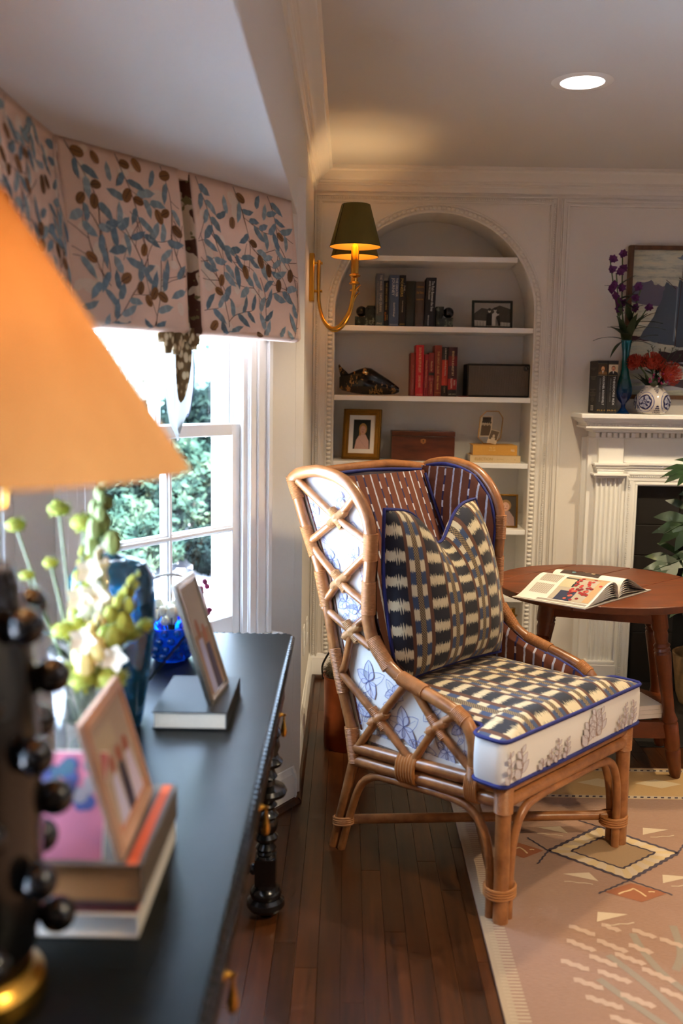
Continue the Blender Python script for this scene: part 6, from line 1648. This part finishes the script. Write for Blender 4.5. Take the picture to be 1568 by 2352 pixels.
for Dd, w_ in ((D1, 0.011), (D2, 0.007)):
    for i in range(4): zig(Dd[i], Dd[(i+1) % 4], w_, ink_, 1.6, 0.0022, 0.014)
for (cx, cy, hx, hy) in ((mx_, my_-0.240, 0.090, 0.052), (mx_-0.285, my_, 0.070, 0.050), (mx_+0.285, my_, 0.070, 0.050)):
    pr.poly([(cx-hx, cy), (cx, cy+hy), (cx+hx, cy), (cx, cy-hy)], red_, 0.9)
    for p0, p1 in (((cx-hx*.6, cy-0.01), (cx, cy+hy*.4)), ((cx, cy+hy*.4), (cx+hx*.25, cy-hy*.4)), ((cx+hx*.4, cy+.005), (cx+hx*.6, cy+.005))): zig(p0, p1, 0.006, C(206, 176, 134), 1.3, 0.001)
for p0, p1 in (((mx_, my_-0.172), (mx_-0.11, my_-0.250)), ((mx_, my_-0.172), (mx_+0.10, my_-0.250)), ((mx_-0.2, my_), (mx_-0.25, my_+0.085)), ((mx_-0.2, my_), (mx_-0.25, my_-0.085)), ((mx_+0.2, my_), (mx_+0.26, my_+0.09)), ((mx_, my_+0.172), (mx_-0.1, my_+0.25))): zig(p0, p1, 0.006, ink_, 1.4, 0.0016, 0.012)
for (x, y, s_) in ((0.70, 2.655, 1), (0.985, 2.65, -1), (0.68, 2.955, 1), (1.02, 2.955, -1), (1.2, 2.62, 1), (0.74, 2.44, -1)):
    pr.poly([(x-0.045*s_, y+0.012), (x+0.035*s_, y+0.022), (x+0.050*s_, y-0.028)], cream, 0.9); zig((x-0.05*s_, y-.03), (x+.03*s_, y-.045), 0.004, cream, 1, .002)
for (x, y, L, a) in ((0.62, 2.30, 0.075, -38), (0.70, 2.30, 0.08, -40), (0.585, 2.215, 0.07, -32), (0.66, 2.235, 0.07, -36), (0.73, 2.245, 0.075, -36), (0.60, 2.14, 0.07, -30), (0.67, 2.17, 0.08, -34), (0.77, 2.29, 0.06, -38), (0.80, 2.36, 0.06, -36), (0.62, 2.07, 0.085, -28), (0.70, 2.08, 0.08, -36), (0.78, 2.18, 0.08, -40), (0.655, 2.00, 0.08, -30), (0.80, 2.10, 0.08, -38), (0.70, 1.95, 0.09, -30), (0.86, 2.32, 0.06, -36), (0.64, 2.37, 0.07, -36), (0.72, 2.385, 0.05, -40)):
    zig((x-L/2*math.cos(R(a)), y-L/2*math.sin(R(a))), (x+L/2*math.cos(R(a)), y+L/2*math.sin(R(a))), 0.019, C(180, 152, 132), 0.9, 0.003, 0.012)
for P in ([(0.68, 2.26), (0.74, 2.14), (0.79, 2.0), (0.80, 1.9)], [(0.77, 2.36), (0.775, 2.27), (0.80, 2.17), (0.86, 2.06)], [(0.89, 2.40), (0.87, 2.28), (0.83, 2.2)], [(0.63, 2.16), (0.69, 2.06), (0.75, 1.97)], [(0.9, 2.16), (0.93, 2.08), (0.97, 2.0)]):
    pr.line([(p.x, p.y) for p in smooth_path([V((a, b, 0)) for a, b in P], 4)], 0.020, sage, 0.7)
pr.line([(0.93+0.04*math.cos(t), 1.98+0.03*math.sin(t)) for t in [0.2*i for i in range(20)]], 0.018, C(222, 200, 186), 1)
pr.build('woven_pattern', rug)
# ================================================================== ON THE CONSOLE
# black book with the silver frame
T1 = TZ+0.0008
book_flat('black hardback lying on the console under the silver frame', -0.382, -0.232, 1.842, 2.085, T1, 0.036, C(20, 20, 22), [], None, spine='right')
def draw_people(pr, w, h):
    pr.rect(0, w, 0, h, C(150, 120, 96), 1); pr.rect(0, w, h*0.55, h, C(168, 156, 142), 1.4)
    pr.poly([(w*.2, 0), (w*.5, 0), (w*.48, h*.5), (w*.24, h*.5)], C(176, 176, 206), 2); pr.ell(w*.36, h*.6, w*.10, h*.09, C(150, 96, 72), 2.5)
    pr.poly([(w*.5, 0), (w*.85, 0), (w*.8, h*.42), (w*.55, h*.42)], C(70, 62, 84), 2.2); pr.ell(w*.67, h*.52, w*.10, h*.09, C(160, 100, 76), 2.6)
fz = T1+0.0368
ayS = V((-0.29, 0.0, 0.957)).normalized(); axS = V((0.10, 0.995, 0)).normalized()
photo_frame('picture_frame', 'silver photo frame leaning back on a black book on the console', 'picture frame', (-0.262, 1.880, fz), axS, ayS, 0.150, 0.262, 0.016, 0.014, 'silver', draw_people)
# stack of three books near the lamp
g = 'books stacked beside the lamp'
book_flat('white book with a red band at the bottom of the stack by the lamp', -0.450, -0.250, 1.112, 1.372, T1, 0.030, C(196, 190, 182), [], g, spine='right', bands=[], pages='white')
book_flat('thin orange and plum book in the middle of the stack by the lamp', -0.452, -0.251, 1.118, 1.370, T1+0.0305, 0.013, C(142, 70, 52), [], g, spine='right', pages=clothmat(C(96, 54, 66), 'dark_page_edge'))
tb = book_flat('thick grey-brown book on top of the stack by the lamp', -0.448, -0.245, 1.115, 1.360, T1+0.044, 0.050, C(84, 74, 64), [], g, spine='right', pages=plain('tan_page_edges', C(170, 124, 76), 0.8, var=0.1, scale=200))
zs = T1+0.0945
def draw_wed(pr, w, h):
    pr.rect(0, w, 0, h, C(176, 158, 138), 1); pr.rect(w*.05, w*.55, h*.70, h*.92, C(186, 172, 146), 1.5); pr.rect(0, w, 0, h*.10, C(196, 140, 110), 1.5)
    pr.poly([(w*.12, h*.05), (w*.40, h*.05), (w*.36, h*.48), (w*.2, h*.48)], C(200, 200, 226), 2); pr.poly([(w*.40, h*.05), (w*.62, h*.05), (w*.58, h*.5), (w*.44, h*.5)], C(52, 46, 66), 2.2); pr.poly([(w*.60, h*.05), (w*.92, h*.05), (w*.84, h*.5), (w*.66, h*.5)], C(208, 200, 220), 2.4)
    for cx in (.28, .52, .75): pr.ell(w*cx, h*.58, w*.07, h*.08, C(160, 84, 64), 3)
M['palewood'] = wood('pale_pink_wood', C(176, 140, 116), C(206, 172, 148), 0.5, (8, 3, 3), 4)
axW = V((-0.02, 1, 0)).normalized(); ayW = V((-0.27, 0, 0.963)).normalized()
photo_frame('picture_frame', 'pale wooden frame with a group photo standing on the book stack', 'picture frame', (-0.268, 1.128, zs), axW, ayW, 0.205, 0.182, 0.020, 0.012, 'palewood', draw_wed, stand=False)
pr = PR(lambda x, y, h: V((-0.2655+x, 1.117+y, T1+0.0942+h))); pr.rect(0, 0.014, 0, 0.24, C(206, 90, 36), 0.6); pr.build('cover_band', tb)
cd = thing('greeting_card', 'pink and blue card leaning behind the wooden frame on the stack', 'card', (-0.345, 1.16, zs))
CD = lambda a, b, c: V((-0.398+a, 1.128+0.30*b+c, zs+b))
MB().fbox(CD, 0, 0.100, 0, 0.125, 0, 0.004).build('card_sheet', 'white', cd, smooth=False)
pr = PR(lambda x, y, h: CD(x, y, -h-0.0003)); pr.rect(0, .1, 0, .125, C(196, 116, 140), 1)
for i in range(24): pr.ell(rg.uniform(.012, .088), rg.uniform(.062, .112), rg.uniform(.008, .012), .010, rg.choice([C(44, 52, 104), C(60, 74, 130), C(140, 136, 140), C(52, 92, 112)]), 2+i*.05, 8)
pr.build('card_print', cd)

# clear vase with green and white flowers
gx, gy = -0.435, 1.555
tag(MB().lathe([(0.046, 0), (0.048, 0.004), (0.050, 0.10), (0.056, 0.22), (0.060, 0.245), (0.058, 0.245), (0.048, 0.10), (0.044, 0.012), (0.0, 0.010)], (gx, gy, T1), 28).build('clear_glass_vase', M['clear']), 'clear glass vase full of stems near the lamp', 'vase')
fb_ = thing('flower_bouquet', 'loose bouquet of green pompoms and white snapdragons in the clear vase', 'flowers', (gx, gy, T1+0.02))
w = MB(); lw = MB(); yl = plain('lime_green_bloom', C(150, 160, 60), 0.7, var=0.3, scale=60); wt = plain('white_bloom', C(226, 222, 200), 0.6, var=0.1, scale=60); yw = plain('cream_yellow_bloom', C(222, 206, 130), 0.6, var=0.15, scale=60)
greens = [(-0.545, 1.56, 1.185, .020), (-0.470, 1.55, 1.215, .022), (-0.425, 1.53, 1.195, .024), (-0.515, 1.52, 1.11, .014), (-0.445, 1.48, 1.03, .022), (-0.405, 1.44, 0.965, .030), (-0.365, 1.45, 0.965, .030), (-0.445, 1.45, 0.968, .028), (-0.345, 1.50, 1.02, .020), (-0.47, 1.50, 1.135, .014), (-0.325, 1.52, 1.03, .016)]
for (x, y, z, r_) in greens:
    c = V((x, y, z)); w.tube(smooth_path([(gx+rg.uniform(-.02, .02), gy+rg.uniform(-.02, .02), T1+0.03), (gx+(x-gx)*.35, gy+(y-gy)*.35, T1+0.22), c], 6), 0.0022, 5)
    h = MB(); h.lathe([(0.0, -r_*.5), (r_*.5, -r_*.42), (r_*.85, -r_*.1), (r_*.82, r_*.2), (r_*.5, r_*.5), (0, r_*.6)], c, 12)
    for q_ in range(46):
        d_ = V((rg.gauss(0, 1), rg.gauss(0, 1), rg.gauss(0.35, 0.8))).normalized(); leafgeo(h, c+V((d_.x*r_*.7, d_.y*r_*.7, d_.z*r_*.45)), d_, r_*.42, r_*.13, 0.0, 2)
    h.build('pompom', yl, fb_)
for (bx_, by_, bz, tx, ty, tz_, n, mt) in ((-0.40, 1.52, 1.04, -0.392, 1.52, 1.17, 9, wt), (-0.393, 1.52, 1.16, -0.385, 1.52, 1.30, 9, plain('green_bud_spike', C(110, 128, 70), 0.6, var=0.25, scale=60)), (-0.43, 1.50, 1.02, -0.415, 1.50, 1.17, 8, yl), (-0.37, 1.46, 1.02, -0.325, 1.48, 1.13, 9, yl), (-0.40, 1.45, 0.99, -0.375, 1.44, 1.07, 8, yw)):
    a, b = V((bx_, by_, bz)), V((tx, ty, tz_)); w.tube([V((gx, gy, T1+0.03)), V((gx, gy, T1+0.2)), a, b], 0.0024, 5); h = MB()
    for k in range(n*2):
        t = k/(n*2); q = a.lerp(b, t); s_ = 0.021*(1-t*0.82); h.ball(q+V((rg.uniform(-1, 1)*s_, rg.uniform(-1, 1)*s_, 0)), (s_*0.75, s_*0.75, s_*1.1), 7, 5)
    h.build('flower_spike', mt, fb_)
for (x, y, z) in ((-0.405, 1.49, 1.125), (-0.39, 1.47, 1.09), (-0.415, 1.47, 1.085), (-0.385, 1.44, 1.01), (-0.355, 1.44, 1.0), (-0.40, 1.43, 1.03)):
    h = MB()
    for k in range(5): a = k*1.256; leafgeo(h, (x, y, z), (math.cos(a), -.5, math.sin(a)), 0.026, 0.010, 0.1, 4, V((0, 1, .1)))
    h.build('bloom', wt, fb_, angle=70)
for k in range(22): a = rg.uniform(0, 6.3); leafgeo(lw, (gx+.02*math.cos(a), gy+.02*math.sin(a), T1+rg.uniform(.10, .25)), (math.cos(a), math.sin(a), rg.uniform(.6, 1.6)), rg.uniform(.05, .09), .012, .3)
w.build('stems', 'stem', fb_); tag(lw.build('leaves', 'leaf', fb_, angle=70), kind='stuff')
# teal glass jug
jx, jy = -0.462, 1.86
jug = MB().lathe([(0.050, 0), (0.056, 0.006), (0.064, 0.05), (0.074, 0.12), (0.083, 0.20), (0.086, 0.26), (0.083, 0.305), (0.066, 0.335), (0.036, 0.345), (0.014, 0.350), (0.009, 0.356), (0.008, 0.370), (0.006, 0.370), (0.006, 0.352), (0.030, 0.340), (0.060, 0.330), (0.078, 0.30), (0.081, 0.25), (0.070, 0.12), (0.052, 0.012), (0, 0.010)], (jx, jy, T1), 40).build('glass_jug', glassmat('teal_glass', C(84, 166, 186), 0.30, 0.04, 0.2))
tag(jug, 'large rounded teal glass bottle with a tiny neck on the console', 'bottle')
# blue glass basket with hoop handle
kx, ky = -0.435, 2.345
bk = thing('glass_basket', 'cobalt blue bubbled glass basket with a tall hoop handle', 'basket', (kx, ky, T1))
bg_ = glassmat('cobalt_glass', C(30, 130, 226), 0.40, 0.05, 0.2)
w = MB(); w.lathe([(0.042, 0), (0.046, 0.005), (0.060, 0.02), (0.078, 0.055), (0.088, 0.095), (0.084, 0.095), (0.072, 0.055), (0.05, 0.018), (0, 0.012)], (kx, ky, T1), 32, rf=lambda a: 1+0.03*math.sin(10*a)); w.build('bowl', bg_, bk)
w = MB()
for j in range(4):
    for i in range(18): a = R(20*i+10*(j % 2)); r_ = (0.062, 0.073, 0.081, 0.087)[j]; w.ball((kx+r_*math.cos(a), ky+r_*math.sin(a), T1+0.022+j*0.021), 0.0095, 6, 5)
tag(w.build('glass_bubbles', bg_, bk), kind='stuff')
MB().tube(smooth_path([(kx-0.084, ky, T1+0.09), (kx-0.086, ky, T1+0.14), (kx-0.060, ky, T1+0.195), (kx, ky, T1+0.215), (kx+0.060, ky, T1+0.195), (kx+0.086, ky, T1+0.14), (kx+0.084, ky, T1+0.09)], 8), 0.0038, 8).build('handle', glassmat('smoky_glass', C(150, 140, 130), 0.6, 0.05), bk)
bf = thing('basket_flowers', 'small white and magenta flowers filling the blue glass basket', 'flowers', (kx, ky, T1+0.06))
w = MB(); h = MB(); h2 = MB()
for k in range(26): a = rg.uniform(0, 6.3); r_ = rg.uniform(0, .07); q = V((kx+r_*math.cos(a), ky+r_*math.sin(a), T1+rg.uniform(.09, .135))); h.ball(q, rg.uniform(.010, .017), 7, 5); w.tube([q, (kx, ky, T1+.03)], .0015, 4)
for k in range(14): q = V((kx+0.075+rg.uniform(-.012, .02), ky+rg.uniform(-.03, .03), T1+rg.uniform(.10, .205))); h2.ball(q, .0085, 6, 5); w.tube([q, (kx+.03, ky, T1+.05)], .0013, 4)
tag(h.build('white_flowers', wt, bf), kind='stuff'); tag(h2.build('magenta_flowers', wx, bf), kind='stuff'); w.build('stems', 'leaf', bf)

# ================================================================== GARDEN OUTSIDE
gr = MB().box(-60, 40, -40, 80, -0.62, -0.5).build('ground_outside', plain('bark_mulch', C(196, 188, 196), 0.95, var=0.3, scale=3.5, bump=0.3), keep=True, smooth=False); tag(gr, kind='structure')
tr_o = MB()
for i in range(6):
    for j in range(4): tr_o.box(-3.0+j*0.5, -2.505+j*0.5, -0.8+i*0.75, -0.055+i*0.75, -0.5, -0.42)
ter = tr_o.build('added_bounce_paving', plain('bounce_paving_white', C(236, 239, 243), 0.9, var=0.05, scale=8), keep=True, smooth=False); tag(ter, kind='structure')  # unseen pale slabs, added to bounce sunlight up to the bay ceiling
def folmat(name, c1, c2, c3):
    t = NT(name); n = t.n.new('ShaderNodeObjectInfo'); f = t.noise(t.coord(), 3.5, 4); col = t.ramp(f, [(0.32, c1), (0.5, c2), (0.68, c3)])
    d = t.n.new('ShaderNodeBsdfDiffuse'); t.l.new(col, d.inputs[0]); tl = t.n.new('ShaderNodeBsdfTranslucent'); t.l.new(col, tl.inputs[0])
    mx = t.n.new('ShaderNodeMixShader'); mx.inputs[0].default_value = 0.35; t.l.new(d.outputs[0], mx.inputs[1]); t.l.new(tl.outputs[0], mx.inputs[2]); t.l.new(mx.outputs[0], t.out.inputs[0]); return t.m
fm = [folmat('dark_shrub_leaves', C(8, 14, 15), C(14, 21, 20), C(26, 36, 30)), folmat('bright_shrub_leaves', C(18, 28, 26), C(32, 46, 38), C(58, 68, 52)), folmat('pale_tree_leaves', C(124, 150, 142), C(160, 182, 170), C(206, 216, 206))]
def shrub(label, x, y, z0, rx, rz, n, ls, mat, trunk=0.0, cat='shrub', group='shrubs beyond the bay window'):
    t = thing('garden_shrub' if cat == 'shrub' else 'garden_tree', label, cat, (x, y, -0.5), group); w = MB()
    vs = []; fs = []
    for k in range(int(n*1.7)):
        d = V((rg.gauss(0, 1), rg.gauss(0, 1), rg.gauss(0, 1))).normalized(); r_ = rg.uniform(0.55, 1.0)**0.5*(1+0.18*math.sin(5*d.x+3*d.z+x)*math.cos(4*d.y))
        c = V((x+d.x*rx*r_, y+d.y*rx*r_, z0+rz+d.z*rz*r_)); u = V((rg.gauss(0, 1), rg.gauss(0, 1), rg.gauss(0, 1))).normalized(); v = u.orthogonal().normalized(); s_ = ls*0.72*rg.uniform(.6, 1.3)
        o_ = len(vs); vs += [c-u*s_, c-v*s_*.45, c+u*s_, c+v*s_*.45]; fs.append((o_, o_+1, o_+2, o_+3))
    w.add(vs, fs); tag(w.build('foliage', mat, t, smooth=False), kind='stuff')
    w = MB(); w.tube([(x, y, -0.5), (x+.05, y, z0+rz*1.0)], [0.05+trunk*.06, 0.02+trunk*.03], 7)
    for k in range(5): a = k*1.26; w.tube([(x, y, z0*.6-.1), (x+rx*.5*math.cos(a), y+rx*.5*math.sin(a), z0+rz*.9)], [0.025, 0.008], 5)
    w.build('trunk', plain('bark', C(84, 70, 58), 0.9, var=0.3, scale=8), t)
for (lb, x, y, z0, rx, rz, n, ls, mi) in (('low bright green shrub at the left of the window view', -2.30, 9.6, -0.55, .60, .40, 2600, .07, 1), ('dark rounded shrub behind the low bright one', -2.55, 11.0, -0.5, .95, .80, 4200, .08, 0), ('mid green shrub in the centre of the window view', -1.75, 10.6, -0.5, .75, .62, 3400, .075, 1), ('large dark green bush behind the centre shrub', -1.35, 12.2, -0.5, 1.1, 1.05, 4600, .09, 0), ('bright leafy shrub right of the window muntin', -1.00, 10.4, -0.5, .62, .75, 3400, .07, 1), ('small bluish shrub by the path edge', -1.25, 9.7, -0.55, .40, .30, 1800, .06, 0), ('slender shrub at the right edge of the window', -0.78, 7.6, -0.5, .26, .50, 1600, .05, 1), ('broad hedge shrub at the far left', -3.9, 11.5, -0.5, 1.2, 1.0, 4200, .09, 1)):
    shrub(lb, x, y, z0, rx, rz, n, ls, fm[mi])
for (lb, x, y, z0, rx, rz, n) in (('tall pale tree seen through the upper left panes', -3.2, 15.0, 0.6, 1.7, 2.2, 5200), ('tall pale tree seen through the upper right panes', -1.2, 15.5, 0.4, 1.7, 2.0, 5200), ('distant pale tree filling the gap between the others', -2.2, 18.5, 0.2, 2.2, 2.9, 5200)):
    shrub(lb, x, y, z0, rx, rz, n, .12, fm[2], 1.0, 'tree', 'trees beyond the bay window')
